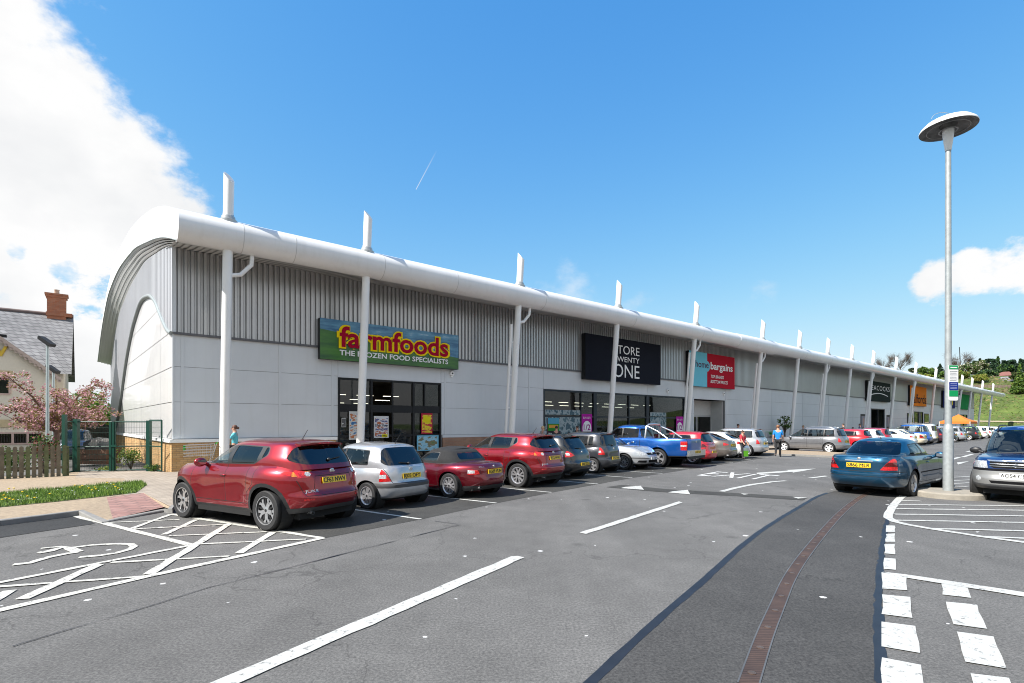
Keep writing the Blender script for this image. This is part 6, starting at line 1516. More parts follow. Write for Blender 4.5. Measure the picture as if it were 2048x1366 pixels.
tree('hedge_tree', 'low green tree behind the boarded fence', at(150, 44), 3.4, 3.0, GREEN + YG[1:2], 13, 2500, .13, trunkh=.1)
# lamp post on its concrete island
LP = gp(1896.5, 993); lp = thing('lamp_post', 'tall galvanised lamp post with a white saucer lamp', 'street lamp', LP); GALV = mat('galvanised steel', (.33, .355, .36), .5, .35, .14, 9, .1, 60)
b = MB(); b.lathe([(.110, .1), (.110, 1.68), (.105, 1.72), (.08, 1.80), (.078, 1.82)], 24); b.build('pole_base', GALV, lp, 40); b = MB(); b.lathe([(.074, 1.80), (.069, 4), (.058, 8.72)], 20); b.build('pole', GALV, lp, 40)
TOPZ = 9.22; b = MB(); b.lathe([(.064, 8.68), (.068, 8.70), (.095, 8.9), (.115, 9.08), (.125, TOPZ - .02)], 24); b.build('lamp_stem', WHITE, lp, 50)
b = MB(); b.lathe([(.585, TOPZ + .0), (.59, TOPZ + .02), (.565, TOPZ + .07), (.46, TOPZ + .17), (.27, TOPZ + .25), (.06, TOPZ + .285), (.001, TOPZ + .287)], 40, caps=False); b.lathe([(.03, TOPZ + .28), (.03, TOPZ + .33), (.001, TOPZ + .332)], 8); b.build('lamp_shade', WHITE, lp, 50)
b = MB(); b.lathe([(.584, TOPZ - .002), (.53, TOPZ + .01), (.42, TOPZ + .06), (.18, TOPZ + .09), (.13, TOPZ - .03)], 40, caps=False); b.build('reflector', mat('lamp underside', (.10, .10, .097), .5, 0, .5, 5), lp, 50)
b = MB(); b.lathe([(.42, TOPZ - .01), (.435, TOPZ - .01), (.435, TOPZ + .0), (.42, TOPZ + .0)], 40, caps=False); b.lathe([(.17, TOPZ - .05), (.2, TOPZ - .05), (.2, TOPZ - .03), (.17, TOPZ - .03)], 24, caps=False); b.build('lamp_ring', mat('lamp ring', (.28, .28, .28), .4, .4), lp, 50)
b = MB(); vs = []
for i in range(25): a = math.pi * (.08 + .84 * i / 24); vs.append((.60 * math.cos(a), .2 * math.cos(a), TOPZ + .06 + .34 * math.sin(a)))
b.tube(vs, .006, 5); b.build('bird_wire', GALV, lp, 50)
b = MB(); b.box(-.02, .01, -.113, -.09, .5, .9); b.build('pole_door', GALV, lp, 0)
ci = thing('concrete_base', 'round concrete base at the foot of the lamp post', 'concrete base', LP); b = MB(); b.lathe([(.72, 0), (.71, .11), (.67, .145), (.001, .15)], 36); b.build('concrete_block', mat('old concrete', (.26, .235, .195), .9, 0, .2, 4, .4, 50), ci, 40)
sp_ = thing('parking_sign', 'tall white parking notice with green and blue bands on the lamp post', 'sign', LP + Vector((.03, -.12, 0)), R(8)); yz = lambda y: CH + (HZ - y) * 12.8 / F
b = MB(); z0, z1 = yz(801), yz(730); w = .135; pts = [(-w, 0, z0 + .03), (-w + .03, 0, z0), (w - .03, 0, z0), (w, 0, z0 + .03), (w, 0, z1), (-w, 0, z1)]; b.prism(pts, (0, .008, 0)); b.build('sign_plate', SW, sp_, 0)
for ya, yb, c in ((730.5, 738.5, plain('notice green', (.01, .30, .10))), (764, 780.5, plain('notice blue', (.01, .03, .22))), (781, 793, plain('notice green', 0))): b = MB(); b.quad((-w + .008, -.003, yz(yb)), (w - .008, -.003, yz(yb)), (w - .008, -.003, yz(ya)), (-w + .008, -.003, yz(ya))); b.build('sign_band', c, sp_, 0)
GT = plain('notice grey', (.30, .32, .33))
for k, y in enumerate((742, 745.5, 749, 753.5, 757, 760.5)): b = MB(); b.quad((-w * .8, -.003, yz(y + 1)), (w * (.8 - .2 * (k % 2)), -.003, yz(y + 1)), (w * (.8 - .2 * (k % 2)), -.003, yz(y)), (-w * .8, -.003, yz(y))); b.build('text_line', GT, sp_, 0)
for k, y in enumerate((767, 770, 774, 777)): b = MB(); b.quad((-w * .7, -.005, yz(y + .8)), (w * .7, -.005, yz(y + .8)), (w * .7, -.005, yz(y)), (-w * .7, -.005, yz(y))); b.build('text_line', mat('notice pale blue', (.4, .45, .7), .5), sp_, 0)
b = MB(); b.quad((-w * .7, -.005, yz(736)), (w * .7, -.005, yz(736)), (w * .7, -.005, yz(734)), (-w * .7, -.005, yz(734))); b.build('text_line', SW, sp_, 0)
# trolley park stand
s = fac(1107, u=.6); zt_ = fac(1107, 836, .6)[1]; tp = thing('trolley_park_sign', 'green and black trolley park sign board by the grey shop window', 'sign', M=BM @ Matrix.Translation((s, .6, .1)))
w = (fac(1119, u=.6) - fac(1096, u=.6)) / 2; b = MB(); b.box(-w, w, 0, .05, .3, zt_ - .1); b.build('sign_board', mat('trolley board plum', (.12, .02, .025), .5), tp, 0)
H_ = zt_ - .1
for za, zb_, c in ((H_ - .32, H_, plain('board blue', (.08, .28, .40))), (H_ - .72, H_ - .32, plain('board green', (.03, .20, .03))), (H_ - 1.05, H_ - .73, bk)): b = MB(); b.quad((-w, -.004, za), (w, -.004, za), (w, -.004, zb_), (-w, -.004, zb_)); b.build('sign_band', c, tp, 0)
b = MB(); b.quad((-w * .8, -.008, H_ - .55), (w * .8, -.008, H_ - .55), (w * .8, -.008, H_ - .38), (-w * .8, -.008, H_ - .38)); b.build('sign_band', plain('board orange', (.55, .28, .05)), tp, 0)
sign_text(tp, 'TROLLEY PARK', 0, H_ - .97, .15, SW, w * 1.8, .01, -.008); b = MB(); b.tube([(-w * .8, .02, 0), (-w * .8, .02, .3)], .03, 6); b.build('leg', DARK, tp, 0); b = MB(); b.tube([(w * .8, .02, 0), (w * .8, .02, .3)], .03, 6); b.build('leg', DARK, tp, 0)
# shopping trolley pushed along the paving
WIRE = mat('chrome wire', (.50, .51, .52), .3, .8, .05)
def trolley(label, pos, rz, group=None, name='shopping_trolley'):
    r = thing(name, label, 'trolley', pos, rz, group); b = MB()
    for i in range(8):
        x = -.42 + .84 * i / 7; b.tube([(x, -.26, .52 + .02 * i), (x, .26, .52 + .02 * i)], .006, 4)
        for s_ in (-1, 1): b.tube([(x, s_ * .26, .52 + .02 * i), (x, s_ * .29, 1.0 - .01 * i)], .005, 4)
    for z in (.6, .7, .8, .9, .98):
        for s_ in (-1, 1): b.tube([(-.44, s_ * .28, z + .03), (.44, s_ * .28, z)], .006, 4)
        b.tube([(.44, -.28, z), (.44, .28, z)], .006, 4)
    b.build('wire_basket', WIRE, r, 0); b = MB()
    for s_ in (-1, 1): b.tube([(-.5, s_ * .27, 1.02), (-.35, s_ * .26, .45), (-.42, s_ * .25, .16), (.40, s_ * .2, .16)], .013, 6)
    b.build('chassis', WIRE, r, 50); b = MB(); b.tube([(-.53, -.28, 1.04), (-.53, .28, 1.04)], .018, 8); b.build('handle', plain('trolley green', (.02, .35, .03)), r, 50); b = MB(); b.box(.45, .46, -.2, .2, .80, .98); b.build('front_panel', plain('trolley green', 0), r, 0)
    for x in (-.38, .36):
        for s_ in (-1, 1): b = MB(); b.lathe([(.02, -.015), (.055, -.015), (.055, .015), (.02, .015)], 12, 0, Matrix.Translation((x, s_ * .22, .056)) @ Matrix.Rotation(R(90), 4, 'X')); b.build('castor', DARK, r, 40)
    return r
tw = at(399, 18.15, ZP); trolley('wire shopping trolley with a green end pushed past the brick corner', tw, R(203))
t0 = trolley('wire trolley parked in a line by the shop wall left of the potted tree', wp(fac(1540, u=.2), .2, ZP), R(50), 'row of parked trolleys')
for k in range(1, 5): c = dup(t0); c.location = wp(fac(1540, u=.2) + .32 * k, .2, ZP)
# potted trees by the wall
s = fac(1570, u=1.0); pt_ = tree('potted_tree', 'small leafy tree in a tub against the grey wall', wp(s, 1.0, ZP), 2.5, .62, GREEN, 31, 420, .07, trunkh=.4)
b = MB(); b.lathe([(.28, 0), (.36, .5), (.38, .5), (.33, .46), (.001, .44)], 18); b.build('tub', mat('tub', (.10, .09, .09), .7), pt_, 50)
# orange gazebo
gzb = thing('gazebo', 'orange pop up gazebo standing beyond the parked cars', 'gazebo', M=BM @ Matrix.Translation((95, -3.06, 0))); ORG = mat('orange canvas', (.60, .165, .02), .8, 0, .06, 1); a = 2.6; c = 1.7
zt_, ze = 3.25, 2.18; b = MB(); tp_ = Vector((0, 0, zt_)); cs = [Vector((-a, -c, ze)), Vector((a, -c, ze)), Vector((a, c, ze)), Vector((-a, c, ze))]
for i in range(4):
    p, q = cs[i], cs[(i + 1) % 4]; m_ = (p + q) / 2 * .5; m0, m1 = p.lerp(tp_, .45) - Vector((0, 0, .12)), q.lerp(tp_, .45) - Vector((0, 0, .12)); b.quad(p, q, m1, m0); b.poly([m0, m1, tp_]); b.quad(p - Vector((0, 0, .32)), q - Vector((0, 0, .32)), q, p)
b.build('canopy', ORG, gzb, 0)
for p in cs: b = MB(); b.tube([(p.x, p.y, 0), p], .03, 6); b.build('leg', WHITE, gzb, 0)
# ---------------------------------------------------------------- hillside at the far end
def hu(x, s):
    r = (x - CX) / F; return (O0.x + s * DV.x - r * (O0.y + s * DV.y)) / (NV.x - r * NV.y)
def hz(s, u):
    k = max(0, s - 158); z = .40 * min(k, 36) + .10 * max(0, min(k, 80) - 36) + .0; z *= 1.0 if u > -60 else max(.2, 1 + (u + 60) / 90)
    if u > 30 and s < 170: z = max(z, (u - 40) * .08)
    return z + (1.2 * noise.noise(Vector((s * .03, u * .03, 0))) + .35 * noise.noise(Vector((s * .15, u * .15, 3)))) * min(1, k / 10)
b = MB(); na, nb = 70, 60; vs = []
for i in range(na):
    for j in range(nb): s = 156 + 260 * (i / (na - 1)) ** 1.5; u = -150 + 420 * j / (nb - 1); vs.append(wp(s, u, hz(s, u) - .05))
b.add(vs, [(i * nb + j, i * nb + j + 1, (i + 1) * nb + j + 1, (i + 1) * nb + j) for i in range(na - 1) for j in range(nb - 1)])
m, t, o = nt('hill grass'); bs = N(t, 'ShaderNodeBsdfPrincipled', Roughness=.95); co = coords(t)
k = ramp(t, noise_tex(t, .12, 7, .68, co), [(.32, (.13, .105, .05)), (.45, (.06, .085, .018)), (.6, (.085, .125, .02)), (.75, (.15, .155, .05))]); k = mixc(t, .7, k, ramp(t, noise_tex(t, 1.1, 6, .7, co), [(.3, (.6, .6, .6)), (.7, (1.3, 1.3, 1.2))]), 'MULTIPLY'); L(t, k, bs.inputs[0]); L(t, bs.outputs[0], o.inputs[0])
h_ = b.build('hill', m, None, 60)
if h_.data.polygons[0].normal.z < 0: h_.data.flip_normals()
tag(h_, kind='structure')
hg = MB(); rr = random.Random(77)
for _ in range(9000):
    s_, u_ = rr.uniform(158, 200), rr.uniform(-45, 30); q = wp(s_, u_, hz(s_, u_) - .05); w_ = rr.uniform(.15, .5); h2 = rr.uniform(.1, .35) * (1 + noise.noise(q * .12)); a = rr.random() * 3.14; d_ = Vector((math.cos(a), math.sin(a), 0)) * w_
    hg.add([q - d_, q + d_, q + d_ * .4 + Vector((0, 0, h2)), q - d_ * .5 + Vector((0, 0, h2 * .8))], [(0, 1, 2, 3)], rr.choice((0, 0, 1, 2, 3)))
tag(hg.build('hill_grass', [mat('hill tuft green', (.085, .13, .02), .9, 0, .3), mat('hill tuft dark', (.05, .085, .015), .9, 0, .3), mat('hill tuft straw', (.22, .19, .08), .9, 0, .3), mat('hill tuft brown', (.12, .10, .04), .9, 0, .3)], None, 0), kind='stuff')
for (sa, ua, sb, ub) in ((163, -30, 164.5, 25), (173, -2, 178, -14)):
    pts_ = [wp(sa + (sb - sa) * i / 16, ua + (ub - ua) * i / 16, hz(sa + (sb - sa) * i / 16, ua + (ub - ua) * i / 16) + .12) for i in range(17)]; b = MB()
    for p_, q_ in zip(pts_, pts_[1:]): n_ = DV * .35 + Vector((0, 0, .14)); b.quad(p_ - n_, q_ - n_, q_ + n_, p_ + n_)
    tag(b.build('path', mat('worn hill path', (.30, .25, .17), .9, 0, .15), None, 0), kind='structure')
def onhill(x, s):
    u = hu(x, s); return wp(s, u, hz(s, u))
def htree(x, s, ytop, rpx, kind, label, mats, seed, group=None, n=1300, leaf=.4, name='tree', **kw):
    p = onhill(x, s); h = CH + (HZ - ytop) * p.y / F - p.z; return tree(name, label, p, max(2, h), rpx * p.y / F, mats, seed, n, leaf, group, kind, **kw)
htree(1768, 215, 722, 14, 'bare', 'thin bare tree showing over the roof, left one of two', BRN, 41, None, 800, .12, 'bare_tree'); htree(1800, 220, 715, 20, 'bare', 'taller bare tree showing over the roof, right one of two', BRN, 42, None, 1000, .12, 'bare_tree'); htree(1918, 215, 712, 22, 'bare', 'bare tree just right of the lamp post on the hill', BRN, 43, None, 900, .12, 'bare_tree')
for x, s, y, r, k, mt, l in ((1832, 225, 735, 13, 'round', HAW, 'brownish round tree over the roof left of the lamp post'), (1852, 215, 733, 14, 'round', GREEN, 'green round tree over the roof close to the lamp post'), (1845, 200, 752, 14, 'round', YG, 'yellow green bush showing just above the eaves tube'), (1880, 225, 728, 13, 'cone', DKG, 'dark pointed conifer close behind the lamp post on its left'),
                          (1905, 200, 745, 14, 'round', GREEN, 'green tree behind the parking notice'), (1918, 195, 754, 15, 'round', YG[1:] + GREEN[:1], 'lime green bush right of the parking notice'), (1938, 205, 727, 17, 'round', HAW, 'hawthorn in blossom on the hill, left of the pair'), (1956, 208, 723, 17, 'round', HAW, 'hawthorn in blossom on the hill, right of the pair'),
                          (1975, 200, 741, 14, 'round', GREEN[:1] + DKG[:2], 'rounded dark green bush below the hill wood'), (1960, 190, 751, 12, 'round', YG, 'straw coloured bush left of the white bungalow'), (2040, 182, 730, 17, 'cone', YG[1:2] + GREEN, 'bright green conifer at the right edge of the picture'), (2034, 184, 764, 9, 'round', YG, 'yellow bush in front of the white bungalow'),
                          (2036, 190, 745, 12, 'round', HAW[2:], 'brown green bush right of the red roof'), (1890, 200, 748, 12, 'round', GREEN, 'green bush over the roof directly left of the lamp post')): htree(x, s, y, r, k, l, mt, int(x * 3 + y), leaf=.22, n=2400, trunkh=.12)
pr = [htree(x, s, y, r, 'cone' if i % 3 else 'round', 'dark conifer in the wood along the hill top', DKG if i % 4 else DKG[:2] + GREEN[:1], 60 + i, 'conifers of the hill top wood', 1300, .42, 'conifer', trunkh=.1) for i, (x, s, y, r) in enumerate(((1948, 260, 722, 9), (1960, 250, 717, 9), (1972, 255, 719, 10), (1984, 245, 718, 10), (1996, 250, 713, 9), (2006, 255, 721, 11), (2017, 250, 719, 11), (2029, 255, 720, 11), (2041, 250, 718, 11), (2053, 255, 716, 12), (2066, 250, 716, 12), (1990, 235, 729, 12), (2012, 232, 730, 12), (2034, 235, 728, 12), (2056, 232, 727, 12), (1975, 235, 730, 11)))]
p = onhill(1922, 230); b = MB(); h = CH + (HZ - 694) * p.y / F - p.z; r = thing('mast', 'thin leaning dark mast rising above the hill trees', 'mast', p); b.tube([(0, 0, 0), (-1.0 * h * .055, 0, h)], [.16, .10], 8); b.build('pole', DARK, r, 50)
def far_house(label, x0, x1, s, yb, ye, yr, wallc, roofc, name='bungalow'):
    u0, u1 = hu(x0, s), hu(x1, s); a, c = wp(s, u0, 0), wp(s, u1, 0); zz = lambda y: CH + (HZ - y) * (a.y + c.y) / 2 / F; r = thing(name, label, 'house', M=BM); b = MB(); lo_, hi_ = min(u0, u1), max(u0, u1); zb_, ze_, zr_ = zz(yb) - 2, zz(ye), zz(yr)
    b.box(s, s + 7, lo_, hi_, zb_, ze_); b.build('wall', wallc, r, 0); b = MB(); b.quad((s - .4, lo_ - .4, ze_ - .1), (s + 3.5, lo_ + 1.5, zr_), (s + 3.5, hi_ - 1.5, zr_), (s - .4, hi_ + .4, ze_ - .1)); b.quad((s + 7.4, lo_ - .4, ze_ - .1), (s + 7.4, hi_ + .4, ze_ - .1), (s + 3.5, hi_ - 1.5, zr_), (s + 3.5, lo_ + 1.5, zr_)); b.poly([(s - .4, lo_ - .4, ze_ - .1), (s + 7.4, lo_ - .4, ze_ - .1), (s + 3.5, lo_ + 1.5, zr_)]); b.poly([(s - .4, hi_ + .4, ze_ - .1), (s + 3.5, hi_ - 1.5, zr_), (s + 7.4, hi_ + .4, ze_ - .1)]); b.build('roof', roofc, r, 0)
    for k in range(3):
        uc = lo_ + (hi_ - lo_) * (.2 + .3 * k); f = MB(); f.box(s - .08, s + .05, uc - .6, uc + .6, ze_ - 1.9, ze_ - .7); w_ = f.build('window', mat('far window frame', (.6, .6, .6), .5), r, 0); g_ = MB(); g_.box(s - .1, s - .085, uc - .5, uc + .5, ze_ - 1.8, ze_ - .8); g_.build('pane', PANE, w_, 0)
far_house('white bungalow with a grey roof on the hillside', 1982, 2036, 192, 774, 761, 752, mat('white render', (.72, .72, .70), .8), mat('grey far roof', (.22, .21, .23), .8)); far_house('red hipped roof showing above the white bungalow', 1988, 2028, 215, 758, 751, 742, mat('far red wall', (.3, .2, .15), .8), mat('red far roof', (.20, .085, .065), .8), 'house')
bf = thing('board_fence', 'brown board fence along the top of the grass bank', 'fence', M=BM); b = MB(); k = hu(1965, 186)
for j in range(60): u = k - 4 - j * 1.0 + 14; b.box(186, 186.06, u, u + .96, hz(186, u) - .3, hz(186, u) + .8)
b.build('board_slats', mat('far fence board', (.13, .10, .075), .9, 0, .3, 2), bf, 0)
# the valley side across the road, behind the camera: what the shop windows and the cars mirror
b = MB(); n = 60; vs = []
for i in range(n + 1):
    a = R(108 + 195 * i / n); d = Vector((math.sin(a), math.cos(a), 0)); k = min(1, min(i, n - i) / 10)
    for q, (r_, z_) in enumerate(((55, -.5), (75, 4.5), (110, 13), (170, 24))): vs.append(d * r_ + Vector((0, 0, -.1 + k * z_ * (1 + .35 * noise.noise(Vector((i * .25, q * .7, 9)))))))
b.add(vs, [(i * 4 + q, i * 4 + q + 1, i * 4 + q + 5, i * 4 + q + 4) for i in range(n) for q in range(3)])
tag(b.build('hills', mat('wooded valley side', (.030, .042, .018), .95, 0, .5, .12), None, 60), kind='structure')
# ---------------------------------------------------------------- people
SKIN = mat('skin', (.50, .27, .19), .6, 0, .05)
def skinned(name, joints, edges, rad, m, root, sub=2, extra=None):
    me = bpy.data.meshes.new(name); me.from_pydata([tuple(j) for j in joints], edges, []); o = bpy.data.objects.new(name, me); COL.objects.link(o)
    o.modifiers.new('s', 'SKIN'); sb = o.modifiers.new('d', 'SUBSURF'); sb.levels = sb.render_levels = sub
    sk = me.skin_vertices[0].data
    for i, r in enumerate(rad): sk[i].radius = r if isinstance(r, tuple) else (r, r)
    sk[0].use_root = True
    dg = bpy.context.evaluated_depsgraph_get(); ev = o.evaluated_get(dg); nm = bpy.data.meshes.new_from_object(ev); bpy.data.objects.remove(o)
    nm.name = name; nm.materials.clear(); nm.materials.append(m); nm.polygons.foreach_set('use_smooth', [True] * len(nm.polygons))
    o = bpy.data.objects.new(name, nm); COL.objects.link(o); o.parent = root; return o
def person(label, pos, face, h, top, legs, hair, stride=0.0, arms=(0, 0), bun=False, longhair=False, group=None, lean=0.0, dress=None, sleeve=.45):
    "local y is the way the person faces; arms: forward swing of left and right arm in degrees"
    root = thing('person', label, 'person', pos, math.atan2(face[1], face[0]) - math.pi / 2, group); k = h / 1.75; V = Vector
    sw = math.sin(R(stride)); hip = .90
    J = {'pel': V((0, 0, .95)), 'spi': V((0, .01, 1.14)), 'che': V((0, .01 + lean * .5, 1.33)), 'nec': V((0, lean, 1.47)), 'hdb': V((0, .02 + lean, 1.56)), 'hdm': V((0, .03 + lean, 1.63)), 'hdt': V((0, .02 + lean, 1.71))}
    for s, sg in (('l', -1), ('r', 1)):
        ph = R(stride) * sg; kn = V((sg * .095, math.sin(ph) * .44, .90 - math.cos(ph) * .43)); bk_ = R(stride) * sg - (R(22) if sg * stride < 0 else R(4)); an = kn + V((0, math.sin(bk_) * .42, -math.cos(bk_) * .40))
        J['hip' + s] = V((sg * .09, 0, .90)); J['kne' + s] = kn; J['ank' + s] = an; J['toe' + s] = an + V((sg * .02, .15, -.05))
        a = R(arms[0 if sg < 0 else 1]); sh = V((sg * .175, lean, 1.41)); el = sh + V((sg * .05, math.sin(a) * .27, -math.cos(a) * .27)); wr = el + V((sg * .01, math.sin(a + .35) * .24, -math.cos(a + .35) * .24)); J['sho' + s] = sh; J['elb' + s] = el; J['wri' + s] = wr
        d = (wr - el).normalized(); J['pal' + s] = wr + d * .06
        for f in range(4): J['f%d%s' % (f, s)] = wr + d * (.10) + V((0, -.03 + .02 * f, 0)); J['g%d%s' % (f, s)] = wr + d * (.155 - .012 * abs(f - 1)) + V((-sg * .015, -.03 + .02 * f + .01, 0))
        J['tm' + s] = wr + d * .05 + V((-sg * .01, .045, 0)); J['tt' + s] = wr + d * .09 + V((-sg * .015, .06, 0))
    low = min(J['ankl'].z, J['ankr'].z) - .085
    for n in J: J[n] = (J[n] - V((0, 0, low))) * k
    rad = {'pel': (.15, .11), 'spi': (.125, .095), 'che': (.15, .105), 'nec': .055, 'hdb': (.058, .075), 'hdm': (.075, .09), 'hdt': (.05, .06), 'hip': .085, 'kne': .055, 'ank': .04, 'toe': .035, 'sho': .055, 'elb': .04, 'wri': .028, 'pal': (.04, .02), 'f': .009, 'g': .008, 'tm': .011, 'tt': .009}
    def rr_(n):
        r = rad.get(n) or rad.get(n[:3]) or rad.get(n[:2]) or rad[n[0]]
        return tuple(x * k for x in r) if isinstance(r, tuple) else r * k
    E = [('pel', 'spi'), ('spi', 'che'), ('che', 'nec'), ('nec', 'hdb'), ('hdb', 'hdm'), ('hdm', 'hdt')]
    for s in 'lr':
        E += [('pel', 'hip' + s), ('hip' + s, 'kne' + s), ('kne' + s, 'ank' + s), ('ank' + s, 'toe' + s), ('che', 'sho' + s), ('sho' + s, 'elb' + s), ('elb' + s, 'wri' + s), ('wri' + s, 'pal' + s), ('pal' + s, 'tm' + s), ('tm' + s, 'tt' + s)] + [x for f in range(4) for x in (('pal' + s, 'f%d%s' % (f, s)), ('f%d%s' % (f, s), 'g%d%s' % (f, s)))]
    nm = list(J); bo = skinned('body', [J[n] for n in nm], [(nm.index(a), nm.index(b)) for a, b in E], [rr_(n) for n in nm], SKIN, root)
    def cloth(name, ns, es, m, grow, over={}):
        skinned(name, [over[n] if n in over and isinstance(over[n], Vector) else J[n] for n in ns], [(ns.index(a), ns.index(b)) for a, b in es], [tuple(x + grow * k for x in rr_(n)) if isinstance(rr_(n), tuple) else rr_(n) + grow * k for n in ns], m, root)
    mt, ml, mh = mat('cloth %s' % str(top), top, .85, 0, .1, 12), mat('cloth %s' % str(legs), legs, .85, 0, .12, 12), mat('hair %s' % str(hair), hair, .6, 0, .2, 30)
    ov = {'elb' + s: J['sho' + s].lerp(J['elb' + s], sleeve * 2 if sleeve < .5 else 1) for s in 'lr'}
    low_ = J['pel'].copy(); low_.z -= .06 * k
    cloth('top', ['spi', 'pel', 'che', 'nec', 'shol', 'elbl', 'shor', 'elbr'], [('pel', 'spi'), ('spi', 'che'), ('che', 'nec'), ('che', 'shol'), ('shol', 'elbl'), ('che', 'shor'), ('shor', 'elbr')], mt, .018, {**ov, 'nec': J['che'].lerp(J['nec'], .6), 'pel': low_})
    cloth('trousers', ['pel', 'hipl', 'knel', 'ankl', 'hipr', 'kner', 'ankr'], [('pel', 'hipl'), ('hipl', 'knel'), ('knel', 'ankl'), ('pel', 'hipr'), ('hipr', 'kner'), ('kner', 'ankr')], ml, .012)
    for s in 'lr': b = MB(); c = J['ank' + s].lerp(J['toe' + s], .45); b.ell((c.x, c.y, c.z - .0), (.05 * k, .135 * k, .055 * k), 10, 7); b.build('shoe', mat('dark shoe', (.02, .02, .022), .6), root, 60)
    c = J['hdm']; b = MB(); b.ell(c + V((0, -.022, .03)) * k, (.088 * k, .098 * k, .092 * k), 14, 10); 
    if bun: b.ell(c + V((0, -.13, .0)) * k, (.05 * k, .05 * k, .05 * k), 10, 8)
    if longhair: b.ell(c + V((0, -.05, -.10)) * k, (.085 * k, .06 * k, .16 * k), 12, 8)
    b.build('hair', mh, root, 60)
    b = MB(); f = c + V((0, .10, -.025)) * k; b.ell(f, (.014 * k, .022 * k, .022 * k), 8, 6)
    b.build('nose', SKIN, bo, 60)
    for sg in (-1, 1): b = MB(); b.ell(c + V((sg * .085, -.005, -.02)) * k, (.012 * k, .025 * k, .035 * k), 8, 6); b.build('ear', SKIN, bo, 60)
    for sg in (-1, 1): b = MB(); b.ell(c + V((sg * .032, .088, .0)) * k, (.013 * k, .008 * k, .008 * k), 8, 6); b.build('eye', mat('eye', (.03, .02, .02), .3), bo, 60)
    b = MB(); b.ell(c + V((0, .082, -.065)) * k, (.028 * k, .012 * k, .008 * k), 8, 6); b.build('mouth', mat('lip', (.35, .12, .10), .5), bo, 60)
    return root
person('man in a bright blue T-shirt and black trousers walking away', gp(1556, 914), (.5, .86), 1.78, (.01, .19, .55), (.012, .012, .014), (.20, .09, .04), 13, (-14, 10))
wm = person('woman in a pale turquoise top pushing a trolley behind the first red car', at(470, 18.8, ZP), (-.95, -.3), 1.68, (.12, .50, .58), (.05, .05, .07), (.10, .045, .03), 8, (26, 30), bun=True)
person('woman in a coral red top carrying a green bag', at(1485, 27.0, 0), (.5, -.86), 1.50, (.55, .03, .05), (.03, .03, .035), (.06, .035, .025), 8, (10, 18))
bg = at(1492, 26.6, 0); bt = thing('carrier_bag', 'bright green carrier bag held by the woman in coral red', 'bag', bg); bt.scale = (.7, .7, .8); b = MB(); b.add([(-.14, -.06, .18), (.14, -.06, .18), (.14, .06, .18), (-.14, .06, .18), (-.17, -.03, .55), (.17, -.03, .55), (.17, .03, .55), (-.17, .03, .55)], [(0, 3, 2, 1), (0, 1, 5, 4), (1, 2, 6, 5), (2, 3, 7, 6), (3, 0, 4, 7)]); b.build('bag_body', plain('bag green', (.08, .26, .02)), bt, 0); b = MB(); b.tube([(-.08, 0, .54), (-.05, 0, .68), (.05, 0, .68), (.08, 0, .54)], .01, 6); b.build('handle', plain('bag green', 0), bt, 50)
for x, s, u, hgt, top, hr, l, fc_, kw in ((1086, None, .0, 1.62, (.30, .30, .33), (.55, .40, .22), 'blonde woman by the trolley park sign, hidden to the head', (-.8, -.6), dict(longhair=True)), (1113, None, -.5, 1.62, (.03, .03, .04), (.02, .015, .012), 'dark haired shopper by the trolley park sign', (.3, .9), {}), (1155, None, .3, 1.62, (.05, .05, .06), (.03, .02, .015), 'dark haired shopper before the grey shop window', (-.8, -.6), {}),
                             (1476, None, -.6, 1.72, (.05, .05, .06), (.05, .03, .02), 'dark haired person behind the silver people carrier', (.8, -.6), {}), (1607, None, -.8, 1.70, (.40, .35, .3), (.35, .25, .15), 'fair haired person beyond the grey people carrier', (-.8, .6), {}), (1687, None, -1.5, 1.86, (.05, .05, .06), (.04, .03, .02), 'dark haired person behind the rear of the grey people carrier', (-.6, .8), {}), (1720, None, -1.2, 1.86, (.08, .10, .20), (.05, .04, .03), 'person in a blue grey top near the far clothes shop', (-.6, .8), {}), (1706, None, -1.2, 1.5, (.05, .05, .06), (.03, .02, .02), 'short dark haired person near the far clothes shop', (-.6, .8), {}), (1875, None, -1.0, 1.75, (.05, .05, .06), (.03, .02, .02), 'dark haired person beyond the white van', (-.6, .8), {})):
    p = wp(fac(x, u=u), u, ZP if x < 1560 else 0); person(l, p, fc_, hgt, top, (.03, .035, .05), hr, 8, (5, -5), **kw)
# ================================================================ the vehicles in their places
def hd(a): return Vector((math.sin(R(a)), math.cos(R(a)), 0))
def from_wheel(x, y, a, side, half, along=0.0):
    "middle of the rear axle from the ground contact of one wheel; side -1 left, +1 right"
    d = hd(a); r = Vector((d.y, -d.x, 0)); return gp(x, y) - r * side * half - d * along
build_car('crossover_car', 'red crossover car nearest the camera, beside the hatched bay', 'car', crossover('CF63 NWV', 'turbine'), from_wheel(540, 1060, -60.5, -1, .77), hd(-60.5))
build_car('hatchback_car', 'silver three door hatchback between the first red car and the roadster', 'car', city3(), from_wheel(738, 1017.5, -54.5, -1, .71), hd(-54.5))
build_car('convertible_car', 'low burgundy roadster with its black canvas hood up', 'car', roadster(), from_wheel(902, 995.5, -51.5, -1, .75), hd(-51.5))
build_car('crossover_car', 'second red crossover car, parked beyond the burgundy roadster', 'car', crossover('VE12 WWF', 'split5'), from_wheel(1039, 974.5, -51, -1, .77), hd(-51))
build_car('hatchback_car', 'black hatchback with round red tail lamps beside the second red crossover', 'car', golf(('black', (.008, .009, .010), .15), 'HN07 ZDU', False), from_wheel(1157, 951, -50, 1, .765), hd(-50))
build_car('hatchback_car', 'dark grey tall small hatchback between the black and the silver hatchbacks', 'car', city5(('charcoal', (.045, .047, .055), .5), 'KY53 FHR'), from_wheel(1186, 946.5, -49, -1, .69), hd(-49))
